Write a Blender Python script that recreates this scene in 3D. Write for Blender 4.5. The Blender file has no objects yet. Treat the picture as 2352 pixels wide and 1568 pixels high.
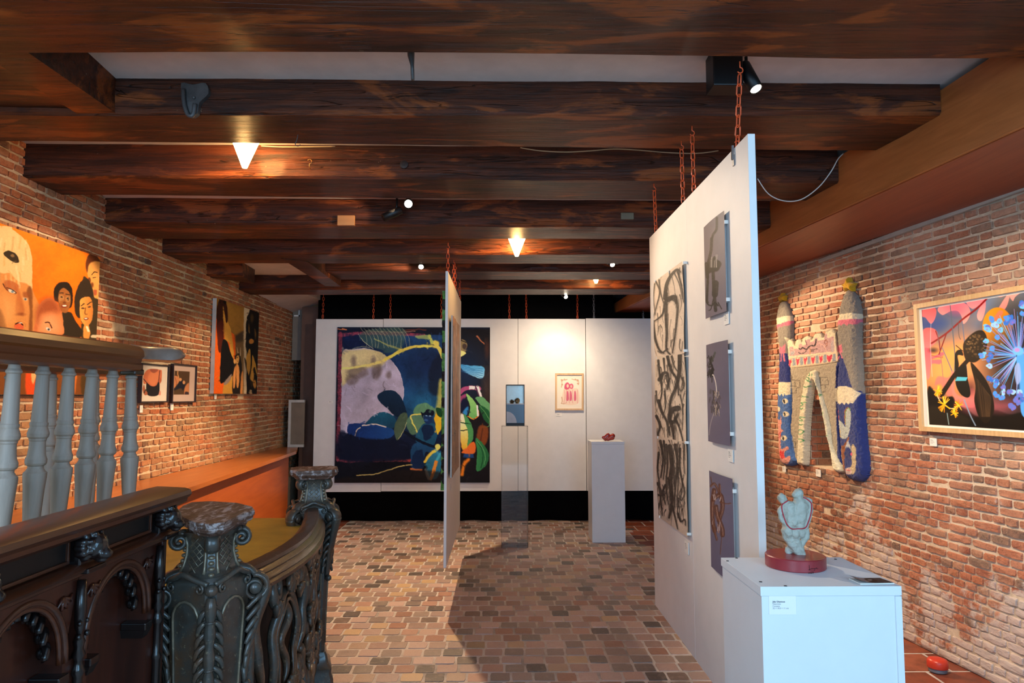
import bpy, bmesh, math, random
import numpy as np
from mathutils import Vector, Matrix
random.seed(7); RNG = np.random.default_rng(7)
SC = bpy.context.scene; COL = SC.collection
R = math.radians

# ------------------------------------------------------------------ camera, light, exposure
F = 1590.0; CX, CY = 1176.0, 784.0; CAMZ = 1.70
YAW, PITCH = R(0.9), R(4.46)
cam_d = bpy.data.cameras.new('camera'); cam = bpy.data.objects.new('camera', cam_d); COL.objects.link(cam)
cam_d.sensor_width = 36.0; cam_d.lens = 36.0 * F / 2352.0; cam_d.clip_start = 0.05
cam.location = (0, 0, CAMZ); cam.rotation_euler = (R(90) + PITCH, 0, -YAW); SC.camera = cam
SC.view_settings.view_transform = 'Standard'; SC.view_settings.look = 'None'
SC.view_settings.gamma = 1.0; SC.view_settings.use_curve_mapping = False
SC.view_settings.exposure = 0.85
W = bpy.data.worlds.new('world'); SC.world = W; W.use_nodes = True
W.node_tree.nodes['Background'].inputs[0].default_value = (0.62, 0.80, 1.0, 1)
W.node_tree.nodes['Background'].inputs[1].default_value = 0.35
SC.cycles.max_bounces = 6; SC.cycles.diffuse_bounces = 3; SC.cycles.glossy_bounces = 3
SC.cycles.transmission_bounces = 6; SC.cycles.transparent_max_bounces = 8
SC.cycles.use_denoising = True
SC.cycles.sample_clamp_indirect = 4.0
SC.cycles.use_adaptive_sampling = True; SC.cycles.adaptive_threshold = 0.02

def aim(o, tgt):
    d = Vector(tgt) - o.location
    o.rotation_euler = d.to_track_quat('-Z', 'Y').to_euler()
def area(name, loc, tgt, sx, sy, power, col):
    l = bpy.data.lights.new(name, 'AREA'); l.shape = 'RECTANGLE'; l.size = sx; l.size_y = sy
    l.energy = power; l.color = col
    o = bpy.data.objects.new(name, l); COL.objects.link(o); o.location = loc; aim(o, tgt); return o
def spot(name, loc, tgt, power, col, ang=60, blend=0.35, rad=0.03):
    l = bpy.data.lights.new(name, 'SPOT'); l.energy = power; l.color = col
    l.spot_size = R(ang); l.spot_blend = blend; l.shadow_soft_size = rad
    o = bpy.data.objects.new(name, l); COL.objects.link(o); o.location = loc; aim(o, tgt); return o
def point(name, loc, power, col, rad=0.04):
    l = bpy.data.lights.new(name, 'POINT'); l.energy = power; l.color = col; l.shadow_soft_size = rad
    o = bpy.data.objects.new(name, l); COL.objects.link(o); o.location = loc; return o
WARM = (1.0, 0.69, 0.41); WARM2 = (1.0, 0.80, 0.58); DAY = (0.30, 0.64, 1.0)
# daylight through the two big street windows in the wall behind the camera
area('daylight_window', (-1.45, -1.42, 2.0), (-1.45, 5, 1.6), 2.1, 2.2, 84, (0.48, 0.73, 1.0))
area('daylight_window', (1.75, -1.42, 2.1), (1.4, 5, 0.4), 2.1, 2.0, 55, DAY)

# ------------------------------------------------------------------ pixel -> place helpers (photo pixels, 2352 x 1568)
_F = Vector((math.sin(YAW) * math.cos(PITCH), math.cos(YAW) * math.cos(PITCH), math.sin(PITCH)))
_R = Vector((math.cos(YAW), -math.sin(YAW), 0)); _U = _R.cross(_F)
EYE = Vector((0, 0, CAMZ))
def ray(x, y): return _F + _R * ((x - CX) / F) - _U * ((y - CY) / F)
def at_y(x, y, Y): r = ray(x, y); return EYE + r * (Y / r.y)
def at_z(x, y, Z): r = ray(x, y); return EYE + r * ((Z - CAMZ) / r.z)
def at_x(x, y, X): r = ray(x, y); return EYE + r * (X / r.x)
def on_line(x, y, a, b, off=0.0):           # vertical plane X = a + b*Y (+off)
    r = ray(x, y); t = (a + off) / (r.x - b * r.y); return EYE + r * t
def proj_np(P):
    P = np.asarray(P, float) - np.array(EYE)
    f = P @ np.array(_F); r = P @ np.array(_R); u = P @ np.array(_U)
    return CX + F * r / f, CY - F * u / f, f
RWA, RWB = 3.46, -0.127                     # right brick wall  X = RWA + RWB*Y
LWA, LWB = -3.0, 0.0                         # left brick wall
def on_right(x, y, off=0.0): return on_line(x, y, RWA, RWB, off)
def on_left(x, y, off=0.0): return on_line(x, y, LWA, LWB, off)

# ------------------------------------------------------------------ materials
def s2l(c):
    c = np.asarray(c, float) / 255.0
    return np.where(c <= 0.04045, c / 12.92, ((c + 0.055) / 1.055) ** 2.4)
def rgb(*c): return tuple(s2l(c)) + (1.0,)
class NT:
    def __init__(s, name):
        s.m = bpy.data.materials.new(name); s.m.use_nodes = True; s.t = s.m.node_tree
        s.b = s.t.nodes['Principled BSDF']; s.out = s.t.nodes['Material Output']
    def n(s, typ, **kw):
        nd = s.t.nodes.new(typ)
        for k, v in kw.items():
            if k[0] == '_': setattr(nd, k[1:], v)
            else:
                i = nd.inputs[int(k[1:])] if (k[0] == 'i' and k[1:].isdigit()) else nd.inputs[k]
                if hasattr(v, 'is_linked') or isinstance(v, bpy.types.NodeSocket): s.t.links.new(v, i)
                else: i.default_value = v
        return nd
    def l(s, a, b): s.t.links.new(a, b)
    def pos(s, scale=(1, 1, 1), kind='Position', rnd=False):
        if kind == 'Position': v = s.n('ShaderNodeNewGeometry').outputs['Position']
        else: v = s.n('ShaderNodeTexCoord').outputs[kind]
        if rnd:
            o = s.n('ShaderNodeObjectInfo').outputs['Random']
            mlt = s.n('ShaderNodeMath', _operation='MULTIPLY', i0=o, i1=37.0).outputs[0]
            v = s.n('ShaderNodeVectorMath', _operation='ADD', i0=v, i1=mlt).outputs[0]
        return s.n('ShaderNodeVectorMath', _operation='MULTIPLY', i0=v, i1=scale).outputs[0]
    def noise(s, v, scale, detail=4, rough=0.55, dist=0.0):
        return s.n('ShaderNodeTexNoise', Vector=v, Scale=scale, Detail=detail, Roughness=rough, Distortion=dist).outputs['Fac']
    def ramp(s, fac, stops, interp='LINEAR'):
        nd = s.n('ShaderNodeValToRGB', Fac=fac); cr = nd.color_ramp; cr.interpolation = interp
        while len(cr.elements) < len(stops): cr.elements.new(0.5)
        for e, (p, c) in zip(cr.elements, stops):
            e.position = p; e.color = c if len(c) == 4 else tuple(c) + (1,)
        return nd.outputs['Color']
    def mix(s, f, a, b, mode='MIX'):
        nd = s.n('ShaderNodeMix', _data_type='RGBA', _blend_type=mode)
        for i, v in ((0, f), (6, a), (7, b)):
            if isinstance(v, bpy.types.NodeSocket): s.l(v, nd.inputs[i])
            else: nd.inputs[i].default_value = v
        return nd.outputs[2]
    def math(s, op, a, b=0.0, clamp=False):
        nd = s.n('ShaderNodeMath', _operation=op, i0=a, i1=b); nd.use_clamp = clamp; return nd.outputs[0]
    def step(s, v, lo, hi):
        nd = s.n('ShaderNodeMapRange', Value=v); nd.inputs[1].default_value = lo; nd.inputs[2].default_value = hi
        return nd.outputs[0]
    def col(s, c): s._set('Base Color', c)
    def _set(s, k, v):
        if isinstance(v, bpy.types.NodeSocket): s.l(v, s.b.inputs[k])
        else: s.b.inputs[k].default_value = v
    def set(s, **kw):
        for k, v in kw.items(): s._set(k.replace('_', ' '), v)
    def bump(s, h, strength=0.3, dist=0.01):
        nd = s.n('ShaderNodeBump', Height=h); nd.inputs['Strength'].default_value = strength
        nd.inputs['Distance'].default_value = dist; s.l(nd.outputs[0], s.b.inputs['Normal'])
_M = {}
def plain(name, c, rough=0.5, metal=0.0, var=0.08, bump=0.0, bscale=60, spec=0.5, coat=0.0):
    if name in _M: return _M[name]
    t = NT(name); v = t.pos(kind='Object', rnd=True); n = t.noise(v, 9.0, 5)
    c = rgb(*c); d = tuple(x * (1 - var * 1.6) for x in c[:3]) + (1,); e = tuple(min(1, x * (1 + var)) for x in c[:3]) + (1,)
    t.col(t.ramp(n, [(0.3, d), (0.7, e)])); t.set(Roughness=rough, Metallic=metal, Specular_IOR_Level=spec, Coat_Weight=coat)
    if bump: t.bump(t.noise(v, bscale, 4), bump, 0.004)
    _M[name] = t.m; return t.m
def emit(name, c, strength):
    if name in _M: return _M[name]
    t = NT(name); t.col(rgb(*c)); t.set(Emission_Color=rgb(*c), Emission_Strength=strength); _M[name] = t.m; return t.m

# ------------------------------------------------------------------ mesh helpers
def new_mesh(name, verts, faces, mat, smooth=False):
    me = bpy.data.meshes.new(name); me.from_pydata([tuple(v) for v in verts], [], [tuple(f) for f in faces])
    if mat: me.materials.append(mat)
    if smooth: me.polygons.foreach_set('use_smooth', [True] * len(me.polygons))
    me.update(); return me
def wloc(o):
    p = Vector(o.location)
    while o.parent: o = o.parent; p = p + Vector(o.location)
    return p
def link(name, me, loc, parent=None, rot=None):
    o = bpy.data.objects.new(name, me); COL.objects.link(o)
    if parent: o.parent = parent; o.location = Vector(loc) - wloc(parent)
    else: o.location = loc
    if rot is not None: o.rotation_euler = rot
    return o
def obj(name, verts, faces, mat, parent=None, smooth=False, base=False):
    """verts in world coordinates; origin goes to the centre (or base) of the piece"""
    V = np.array([tuple(v) for v in verts], float); lo, hi = V.min(0), V.max(0); c = (lo + hi) / 2
    if base: c[2] = lo[2]
    return link(name, new_mesh(name, V - c, faces, mat, smooth), Vector(c), parent)
def thing(name, loc, label, cat, group=None):
    o = bpy.data.objects.new(name, None); COL.objects.link(o); o.location = loc; o.empty_display_size = 0.1
    return tag(o, label, cat, group)
def tag(o, label, cat, group=None):
    o['label'] = label; o['category'] = cat
    if group: o['group'] = group
    return o
def struct(o): o['kind'] = 'structure'; return o
def stuff(o): o['kind'] = 'stuff'; return o
class MB:
    """collects shapes for ONE mesh"""
    def __init__(s): s.v = []; s.f = []
    def add(s, v, f):
        b = len(s.v); s.v += [tuple(p) for p in v]; s.f += [tuple(i + b for i in q) for q in f]; return s
    def box(s, lo, hi, bev=0.0):
        x0, y0, z0 = lo; x1, y1, z1 = hi
        if bev <= 0:
            v = [(x0,y0,z0),(x1,y0,z0),(x1,y1,z0),(x0,y1,z0),(x0,y0,z1),(x1,y0,z1),(x1,y1,z1),(x0,y1,z1)]
            return s.add(v, [(0,3,2,1),(4,5,6,7),(0,1,5,4),(1,2,6,5),(2,3,7,6),(3,0,4,7)])
        bm = bmesh.new(); bmesh.ops.create_cube(bm, size=1.0)
        for q in bm.verts: q.co = Vector(((x0+x1)/2 + q.co.x*(x1-x0), (y0+y1)/2 + q.co.y*(y1-y0), (z0+z1)/2 + q.co.z*(z1-z0)))
        bmesh.ops.bevel(bm, geom=bm.edges[:], offset=bev, segments=2, affect='EDGES', profile=0.5)
        return s.bm(bm)
    def bm(s, bm):
        bm.verts.index_update(); s.add([tuple(v.co) for v in bm.verts], [tuple(q.index for q in f.verts) for f in bm.faces]); bm.free(); return s
    def hexa(s, p):                        # 8 corners: bottom 4 ccw then top 4 ccw
        return s.add(p, [(0,3,2,1),(4,5,6,7),(0,1,5,4),(1,2,6,5),(2,3,7,6),(3,0,4,7)])
    def tube(s, pts, rad, n=8, closed=False, caps=True, flat=1.0, up=(0, 0, 1)):
        P = [Vector(p) for p in pts]; m = len(P)
        rad = rad if hasattr(rad, '__len__') else [rad] * m
        v = []; up = Vector(up); prev = None
        for i in range(m):
            if closed: t = P[(i+1) % m] - P[i-1]
            else: t = P[min(i+1, m-1)] - P[max(i-1, 0)]
            if t.length < 1e-9: t = Vector((0,0,1))
            t.normalize(); a = up if prev is None else prev
            a = a - t * a.dot(t)
            if a.length < 1e-4: a = Vector((1,0,0)) - t * t.x
            if a.length < 1e-4: a = Vector((0,1,0)) - t * t.y
            a.normalize(); prev = a; b = t.cross(a)
            for k in range(n):
                an = 2*math.pi*k/n; v.append(P[i] + (a*math.cos(an)*flat + b*math.sin(an)) * rad[i])
        f = []
        for i in range(m if closed else m-1):
            j = (i+1) % m
            for k in range(n): f.append((i*n+k, i*n+(k+1)%n, j*n+(k+1)%n, j*n+k))
        if caps and not closed: f.append(tuple(range(n))[::-1]); f.append(tuple((m-1)*n+k for k in range(n)))
        return s.add(v, f)
    def lathe(s, prof, c, n=20, axis=None):
        c = Vector(c); v = []; f = []; m = len(prof)
        q = Vector(axis).to_track_quat('Z', 'Y') if axis is not None else None
        for r, z in prof:
            for k in range(n):
                a = 2*math.pi*k/n; p = Vector((r*math.cos(a), r*math.sin(a), z))
                v.append(c + (q @ p if q else p))
        for i in range(m-1):
            for k in range(n): f.append((i*n+k, i*n+(k+1)%n, (i+1)*n+(k+1)%n, (i+1)*n+k))
        f.append(tuple(range(n))[::-1]); f.append(tuple((m-1)*n+k for k in range(n)))
        return s.add(v, f)
    def prism(s, poly, d):                 # polygon of 3-D points swept by vector d
        d = Vector(d); n = len(poly); v = [Vector(p) for p in poly]; v += [p + d for p in v]
        f = [tuple(range(n))[::-1], tuple(range(n, 2*n))] + [(i, (i+1)%n, n+(i+1)%n, n+i) for i in range(n)]
        return s.add(v, f)
    def ball(s, c, r, nu=10, nv=7):
        if not hasattr(r, '__len__'): r = (r, r, r)
        v = []; f = []
        for i in range(nv+1):
            th = math.pi*i/nv
            for k in range(nu):
                a = 2*math.pi*k/nu
                v.append((c[0]+r[0]*math.sin(th)*math.cos(a), c[1]+r[1]*math.sin(th)*math.sin(a), c[2]+r[2]*math.cos(th)))
        for i in range(nv):
            for k in range(nu): f.append((i*nu+k, (i+1)*nu+k, (i+1)*nu+(k+1)%nu, i*nu+(k+1)%nu))
        return s.add(v, f)
    def go(s, name, mat, parent=None, smooth=False, base=False):
        return obj(name, s.v, s.f, mat, parent, smooth, base)
def autosmooth(o, ang=40):
    me = o.data; me.polygons.foreach_set('use_smooth', [True]*len(me.polygons))
    bm = bmesh.new(); bm.from_mesh(me)
    for e in bm.edges:
        if len(e.link_faces) == 2 and e.calc_face_angle(0) > R(ang): e.smooth = False
    bm.to_mesh(me); bm.free(); return o
def vnoise(P, scale, seed=0, octaves=3):
    """cheap value noise for numpy points (N,2)"""
    P = np.asarray(P, float) * scale; out = np.zeros(len(P)); amp = 1.0; tot = 0
    rg = np.random.default_rng(seed)
    for o in range(octaves):
        T = rg.random((64, 64)); i = np.floor(P).astype(int); fr = P - i; fr = fr*fr*(3-2*fr)
        a = T[i[:,0] % 64, i[:,1] % 64]; b = T[(i[:,0]+1) % 64, i[:,1] % 64]
        c = T[i[:,0] % 64, (i[:,1]+1) % 64]; d = T[(i[:,0]+1) % 64, (i[:,1]+1) % 64]
        out += amp*((a*(1-fr[:,0])+b*fr[:,0])*(1-fr[:,1]) + (c*(1-fr[:,0])+d*fr[:,0])*fr[:,1]); tot += amp
        amp *= 0.5; P = P*2.03 + 11.3
    return out/tot
def spline(pts, n=8, closed=False):
    P = [Vector(p) if len(p) == 3 else Vector((p[0], p[1], 0)) for p in pts]; m = len(P); out = []
    for i in range(m if closed else m-1):
        g = lambda k: P[k % m] if closed else P[min(max(k, 0), m-1)]
        a, b, c, d = g(i-1), g(i), g(i+1), g(i+2)
        for k in range(n):
            t = k/n
            out.append(0.5*((2*b) + (c-a)*t + (2*a-5*b+4*c-d)*t*t + (3*b-a-3*c+d)*t**3))
    if not closed: out.append(P[-1])
    return out
# ================================================================== STRUCTURE
# ---- materials of the shell
def brick_mat(name, stops, mortar_tint, stain=None, rough=0.85):
    t = NT(name); geo = t.n('ShaderNodeNewGeometry'); oi = t.n('ShaderNodeObjectInfo')
    r = t.math('FRACT', t.math('ADD', geo.outputs['Random Per Island'], oi.outputs['Random']))
    base = t.ramp(r, stops, 'LINEAR')
    p = geo.outputs['Position']
    n1 = t.noise(p, 14.0, 6, 0.65); n2 = t.noise(p, 55.0, 5, 0.7); n3 = t.noise(p, 1.6, 3)
    c = t.mix(t.step(n1, 0.42, 0.72), base, rgb(*mortar_tint), 'MIX')
    c = t.mix(t.math('MULTIPLY', t.step(n1, 0.2, 0.8), 0.55), base, c)
    c = t.mix(t.math('MULTIPLY', t.step(n2, 0.52, 0.68), 0.6), c, (0.07, 0.05, 0.035, 1))
    c = t.mix(t.math('MULTIPLY', t.step(n3, 0.50, 0.68), 0.35), c, (0.07, 0.035, 0.025, 1))
    sm = t.noise(p, 5.0, 7, 0.75, 0.5); n4 = t.noise(p, 120.0, 3, 0.6)
    c = t.mix(t.math('MULTIPLY', t.step(n4, 0.60, 0.72), 0.5), c, rgb(214, 182, 152))
    c = t.mix(t.math('MULTIPLY', t.step(sm, 0.48, 0.64), 0.58), c, rgb(*mortar_tint))
    if stain: c = stain(t, p, c, n1)
    t.col(c); t.set(Roughness=rough, Specular_IOR_Level=0.25)
    t.bump(t.math('ADD', n2, t.math('MULTIPLY', n1, 1.4)), 0.55, 0.008)
    return t.m
def salt(t, p, c, n1):
    # limewash and salt bloom left on the foot of the wall near the street side (has its own outline)
    s = t.n('ShaderNodeSeparateXYZ', Vector=p)
    w = t.noise(p, 2.3, 6, 0.62, 0.3)
    h = t.math('SUBTRACT', t.math('ADD', w, t.math('MULTIPLY', t.math('SUBTRACT', 1.15, s.outputs[2]), 0.26)), t.math('MULTIPLY', s.outputs[1], 0.015))
    yb = t.math('ADD', s.outputs[1], t.math('MULTIPLY', t.math('SUBTRACT', w, 0.5), 0.5))
    band = t.math('MULTIPLY', t.step(yb, 5.02, 5.08), t.step(yb, 5.36, 5.30))
    c = t.mix(t.math('MULTIPLY', t.math('MULTIPLY', band, t.step(s.outputs[2], 1.2, 1.7)), 0.6), c, rgb(92, 72, 56))
    m = t.math('MULTIPLY', t.step(h, 0.60, 0.645), 0.78)
    m2 = t.math('MULTIPLY', t.step(t.noise(p, 1.1, 3, 0.5, 0.2), 0.48, 0.66), 0.45)
    c = t.mix(m2, c, rgb(200, 168, 144))
    return t.mix(m, c, rgb(205, 192, 184))
BR_L = [(0.0, rgb(164, 88, 54)), (0.2, rgb(182, 108, 70)), (0.40, rgb(140, 82, 58)), (0.56, rgb(190, 122, 84)), (0.70, rgb(140, 104, 78)), (0.82, rgb(176, 92, 52)), (0.93, rgb(128, 92, 70)), (1.0, rgb(84, 62, 54))]
BR_R = [(0.0, rgb(169, 98, 72)), (0.2, rgb(184, 118, 90)), (0.38, rgb(152, 91, 72)), (0.54, rgb(193, 136, 108)), (0.68, rgb(157, 122, 100)), (0.80, rgb(185, 104, 69)), (0.92, rgb(140, 112, 96)), (1.0, rgb(104, 87, 80))]
def pale_low(t, p, c, n1):
    s = t.n('ShaderNodeSeparateXYZ', Vector=p); w = t.noise(p, 1.6, 5, 0.6, 0.3)     # paler yellowish bricks along the lower wall
    h = t.math('SUBTRACT', w, t.math('MULTIPLY', t.math('SUBTRACT', s.outputs[2], 1.3), 0.22))
    return t.mix(t.math('MULTIPLY', t.step(h, 0.44, 0.60), 0.5), c, rgb(190, 150, 106))
M_brickL = brick_mat('brick_red_left', BR_L, (190, 136, 100), pale_low)
M_brickR = brick_mat('brick_red_right', BR_R, (200, 146, 118), salt)
def mortar_mat(name, a, b, salt_on=False):
    t = NT(name); p = t.pos(); n = t.noise(p, 22.0, 6, 0.7); n2 = t.noise(p, 3.0, 4)
    c = t.ramp(n, [(0.3, rgb(*a)), (0.7, rgb(*b))]); c = t.mix(t.step(n2, 0.5, 0.75), c, rgb(*[x*0.72 for x in a]))
    t.col(c); t.set(Roughness=0.95, Specular_IOR_Level=0.15); t.bump(n, 0.8, 0.008); return t.m
M_mortL = mortar_mat('mortar_left', (196, 170, 138), (222, 200, 170))
M_mortR = mortar_mat('mortar_right', (202, 180, 154), (228, 210, 188))
M_grout = mortar_mat('floor_grout', (180, 170, 164), (202, 192, 186))
PAV = [(0.0, rgb(174, 148, 139)), (0.14, rgb(151, 122, 113)), (0.28, rgb(125, 113, 105)), (0.40, rgb(185, 155, 142)), (0.52, rgb(156, 112, 94)), (0.62, rgb(96, 88, 82)), (0.72, rgb(188, 161, 152)), (0.82, rgb(152, 129, 122)), (0.92, rgb(190, 160, 123)), (0.96, rgb(87, 78, 74)), (1.0, rgb(87, 78, 74))]
def paver_mat():
    t = NT('floor_paver'); geo = t.n('ShaderNodeNewGeometry'); oi = t.n('ShaderNodeObjectInfo')
    r = t.math('FRACT', t.math('ADD', geo.outputs['Random Per Island'], oi.outputs['Random']))
    base = t.ramp(r, PAV); p = geo.outputs['Position']
    n1 = t.noise(p, 20.0, 6, 0.7); n2 = t.noise(p, 90.0, 4, 0.7)
    c = t.mix(t.math('MULTIPLY', t.step(n1, 0.5, 0.7), 0.4), base, rgb(176, 156, 146))
    c = t.mix(t.math('MULTIPLY', t.step(n2, 0.55, 0.75), 0.4), c, rgb(60, 45, 40))
    t.col(c); t.set(Roughness=t.step(n1, -0.6, 1.6), Specular_IOR_Level=0.45); t.bump(t.math('ADD', n1, n2), 0.35, 0.004); return t.m
M_paver = paver_mat()
def redtile_mat():
    t = NT('red_floor_tile'); geo = t.n('ShaderNodeNewGeometry'); oi = t.n('ShaderNodeObjectInfo')
    r = t.math('FRACT', t.math('ADD', geo.outputs['Random Per Island'], oi.outputs['Random']))
    n = t.noise(geo.outputs['Position'], 9.0, 6, 0.7)
    c = t.mix(t.step(n, 0.4, 0.75), t.ramp(r, [(0, rgb(150, 78, 54)), (0.5, rgb(126, 62, 44)), (1, rgb(164, 92, 66))]), rgb(96, 54, 42))
    t.col(c); t.set(Roughness=0.45); t.bump(n, 0.2, 0.004); return t.m
M_redtile = redtile_mat()
def wood_beam():
    t = NT('old_beam_wood'); oi = t.n('ShaderNodeObjectInfo')
    off = t.math('MULTIPLY', oi.outputs['Random'], 31.0)
    p = t.n('ShaderNodeVectorMath', _operation='ADD', i0=t.n('ShaderNodeNewGeometry').outputs['Position'], i1=off).outputs[0]
    v = t.n('ShaderNodeVectorMath', _operation='MULTIPLY', i0=p, i1=(0.55, 7.0, 7.0)).outputs[0]
    g = t.noise(v, 3.2, 8, 0.62, 0.5)
    vf = t.n('ShaderNodeVectorMath', _operation='MULTIPLY', i0=p, i1=(1.0, 22.0, 22.0)).outputs[0]
    gf = t.noise(vf, 3.0, 6, 0.7, 0.3)
    vp = t.n('ShaderNodeVectorMath', _operation='MULTIPLY', i0=p, i1=(1.1, 4.0, 4.0)).outputs[0]
    pt = t.noise(vp, 1.5, 6, 0.6, 0.6)
    c = t.ramp(g, [(0.28, rgb(36, 16, 9)), (0.45, rgb(62, 27, 12)), (0.58, rgb(88, 40, 17)), (0.75, rgb(66, 29, 13))])
    c = t.mix(t.math('MULTIPLY', t.step(pt, 0.55, 0.62), 0.8), c, rgb(140, 70, 26))
    c = t.mix(t.math('MULTIPLY', t.step(pt, 0.43, 0.34), 0.75), c, rgb(26, 13, 9))
    c = t.mix(t.math('MULTIPLY', t.step(gf, 0.42, 0.30), 0.85), c, rgb(14, 8, 6))
    vc = t.n('ShaderNodeVectorMath', _operation='MULTIPLY', i0=p, i1=(0.35, 9.0, 9.0)).outputs[0]
    ck = t.math('ABSOLUTE', t.math('SUBTRACT', t.noise(vc, 1.7, 3, 0.5, 0.8), 0.5))
    c = t.mix(t.math('MULTIPLY', t.step(ck, 0.007, 0.002), 0.8), c, rgb(8, 5, 4))
    sp = t.noise(p, 26.0, 4, 0.7)
    c = t.mix(t.math('MULTIPLY', t.step(sp, 0.70, 0.74), 0.35), c, rgb(176, 150, 120))
    t.col(c); t.set(Roughness=t.step(gf, -0.55, 1.75), Specular_IOR_Level=0.28, Coat_Weight=0.12, Coat_Roughness=0.16)
    t.bump(t.math('ADD', t.math('ADD', gf, t.math('MULTIPLY', g, 1.5)), t.math('MULTIPLY', t.step(ck, 0.0, 0.009), 0.7)), 0.75, 0.009); return t.m
M_beam = wood_beam()
def board_wood(name, a, b, axis='Y', rough=0.45, fine=26.0, strength=0.15, coat=0.15, rnd=True):
    if name in _M: return _M[name]
    t = NT(name); sc = {'X': (1, fine, fine), 'Y': (fine, 1, fine), 'Z': (fine, fine, 1)}[axis]
    v = t.pos(sc, 'Object', rnd); g = t.noise(v, 1.6, 6, 0.6, 0.6)
    t.col(t.ramp(g, [(0.3, rgb(*a)), (0.7, rgb(*b))])); t.set(Roughness=rough, Coat_Weight=coat, Coat_Roughness=0.25)
    t.bump(g, strength, 0.003); _M[name] = t.m; return t.m
M_plaster = plain('ceiling_plaster', (205, 196, 194), 0.9, var=0.05, bump=0.2, bscale=25)
M_white = plain('white_panel', (226, 224, 222), 0.55, var=0.02, bump=0.03, bscale=120)
M_whiteP = plain('white_plinth', (222, 226, 230), 0.42, var=0.015, bump=0.02, bscale=150)
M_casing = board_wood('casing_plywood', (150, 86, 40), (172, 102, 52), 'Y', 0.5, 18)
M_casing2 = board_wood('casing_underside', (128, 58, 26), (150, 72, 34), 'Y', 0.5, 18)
M_black = plain('black_metal', (14, 14, 15), 0.45, 0.2, var=0.02)
M_blackcloth = plain('black_curtain_cloth', (7, 7, 8), 0.95, var=0.2, spec=0.1)

# ---- brick-like pieces
def piece(L, H, dep, back=0.014, inset=0.006, jit=0.004, nl=4, ns=2, rg=RNG, seed=None):
    """irregular chipped brick face; local x along, z up, y outwards.  ~40 triangles"""
    ring = []
    for i in range(nl): ring.append((-L/2 + L*i/nl, -H/2))
    for i in range(ns): ring.append((L/2, -H/2 + H*i/ns))
    for i in range(nl): ring.append((L/2 - L*i/nl, H/2))
    for i in range(ns): ring.append((-L/2, H/2 - H*i/ns))
    n = len(ring); j = lambda s: rg.uniform(-s, s)
    v = []; f = []
    for x, z in ring: v.append((x, -back, z))
    for k, (x, z) in enumerate(ring):
        corner = abs(abs(x)-L/2) < 1e-6 and abs(abs(z)-H/2) < 1e-6
        q = inset * (1.25 if corner else 0.7)
        v.append((x - math.copysign(min(q, abs(x)), x) * (abs(abs(x)-L/2) < 1e-6) + j(jit), dep*0.75 + j(jit*0.5), z - math.copysign(min(q, abs(z)), z) * (abs(abs(z)-H/2) < 1e-6) + j(jit)))
    v.append((j(L*0.1), dep + j(jit), j(H*0.1)))
    for i in range(n):
        k = (i+1) % n; f.append((i, k, n+k, n+i)); f.append((n+i, n+k, 2*n))
    return v, f
class Pieces:
    """many alike pieces: the ones that show largest become parts, the rest one mesh"""
    def __init__(s, name, mat, owner, frame, templates, occl=()):
        s.name, s.mat, s.owner, s.frame, s.tpl, s.occl = name, mat, owner, frame, templates, occl; s.items = []
    def add(s, origin, sx, sz, rz=0.0, k=None, dy=0.0):
        s.items.append((Vector(origin), sx, sz, rz, k if k is not None else random.randrange(len(s.tpl)), dy))
    def build(s, most=300, rest_name=None):
        X, N, Z = s.frame
        M = Matrix((X, N, Z)).transposed().to_3x3()
        P = np.array([tuple(i[0]) for i in s.items]); px, py, d = proj_np(P)
        siz = np.array([i[1]*i[2] for i in s.items])
        cosn = np.abs((P - np.array(EYE)) @ np.array(N)) / np.maximum(1e-6, np.linalg.norm(P - np.array(EYE), axis=1))
        score = siz * cosn / np.maximum(d, 0.1)**2
        ok = (d > 0.3) & (px > -5) & (px < 2357) & (py > -5) & (py < 1573)
        for pl in s.occl: ok &= ~inside_poly(px, py, pl)
        score = np.where(ok, score, 0)
        order = np.argsort(-score); pick = set(int(i) for i in order[:most] if score[i] > 0)
        meshes = []
        for v, f in s.tpl: meshes.append(new_mesh(s.name, v, f, s.mat))
        par = wloc(s.owner); V = []; Fc = []; b = 0
        Ma = np.array(M)
        for i, (o, sx, sz, rz, k, dy) in enumerate(s.items):
            Rz = Matrix.Rotation(rz, 3, 'Y'); S = Matrix.Diagonal((sx, 1, sz))
            if i in pick:
                ob = bpy.data.objects.new(s.name, meshes[k]); COL.objects.link(ob); ob.parent = s.owner
                m4 = (M @ Rz @ S).to_4x4(); m4.translation = o + N*dy - par; ob.matrix_local = m4
            else:
                T = np.array(M @ Rz @ S); vv = np.array(s.tpl[k][0]) @ T.T + np.array(o + N*dy)
                V.append(vv); Fc += [tuple(q + b for q in fc) for fc in s.tpl[k][1]]; b += len(vv)
        if V:
            stuff(obj(rest_name or ('more_' + s.name + 's'), np.concatenate(V), Fc, s.mat, s.owner))
def inside_poly(x, y, poly):
    r = np.zeros(x.shape, bool); n = len(poly)
    for i in range(n):
        x1, y1 = poly[i][:2]; x2, y2 = poly[(i+1) % n][:2]
        if y1 == y2: continue
        c = ((y1 > y) != (y2 > y)) & (x < (x2-x1)*(y-y1)/(y2-y1) + x1); r ^= c
    return r

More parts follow.
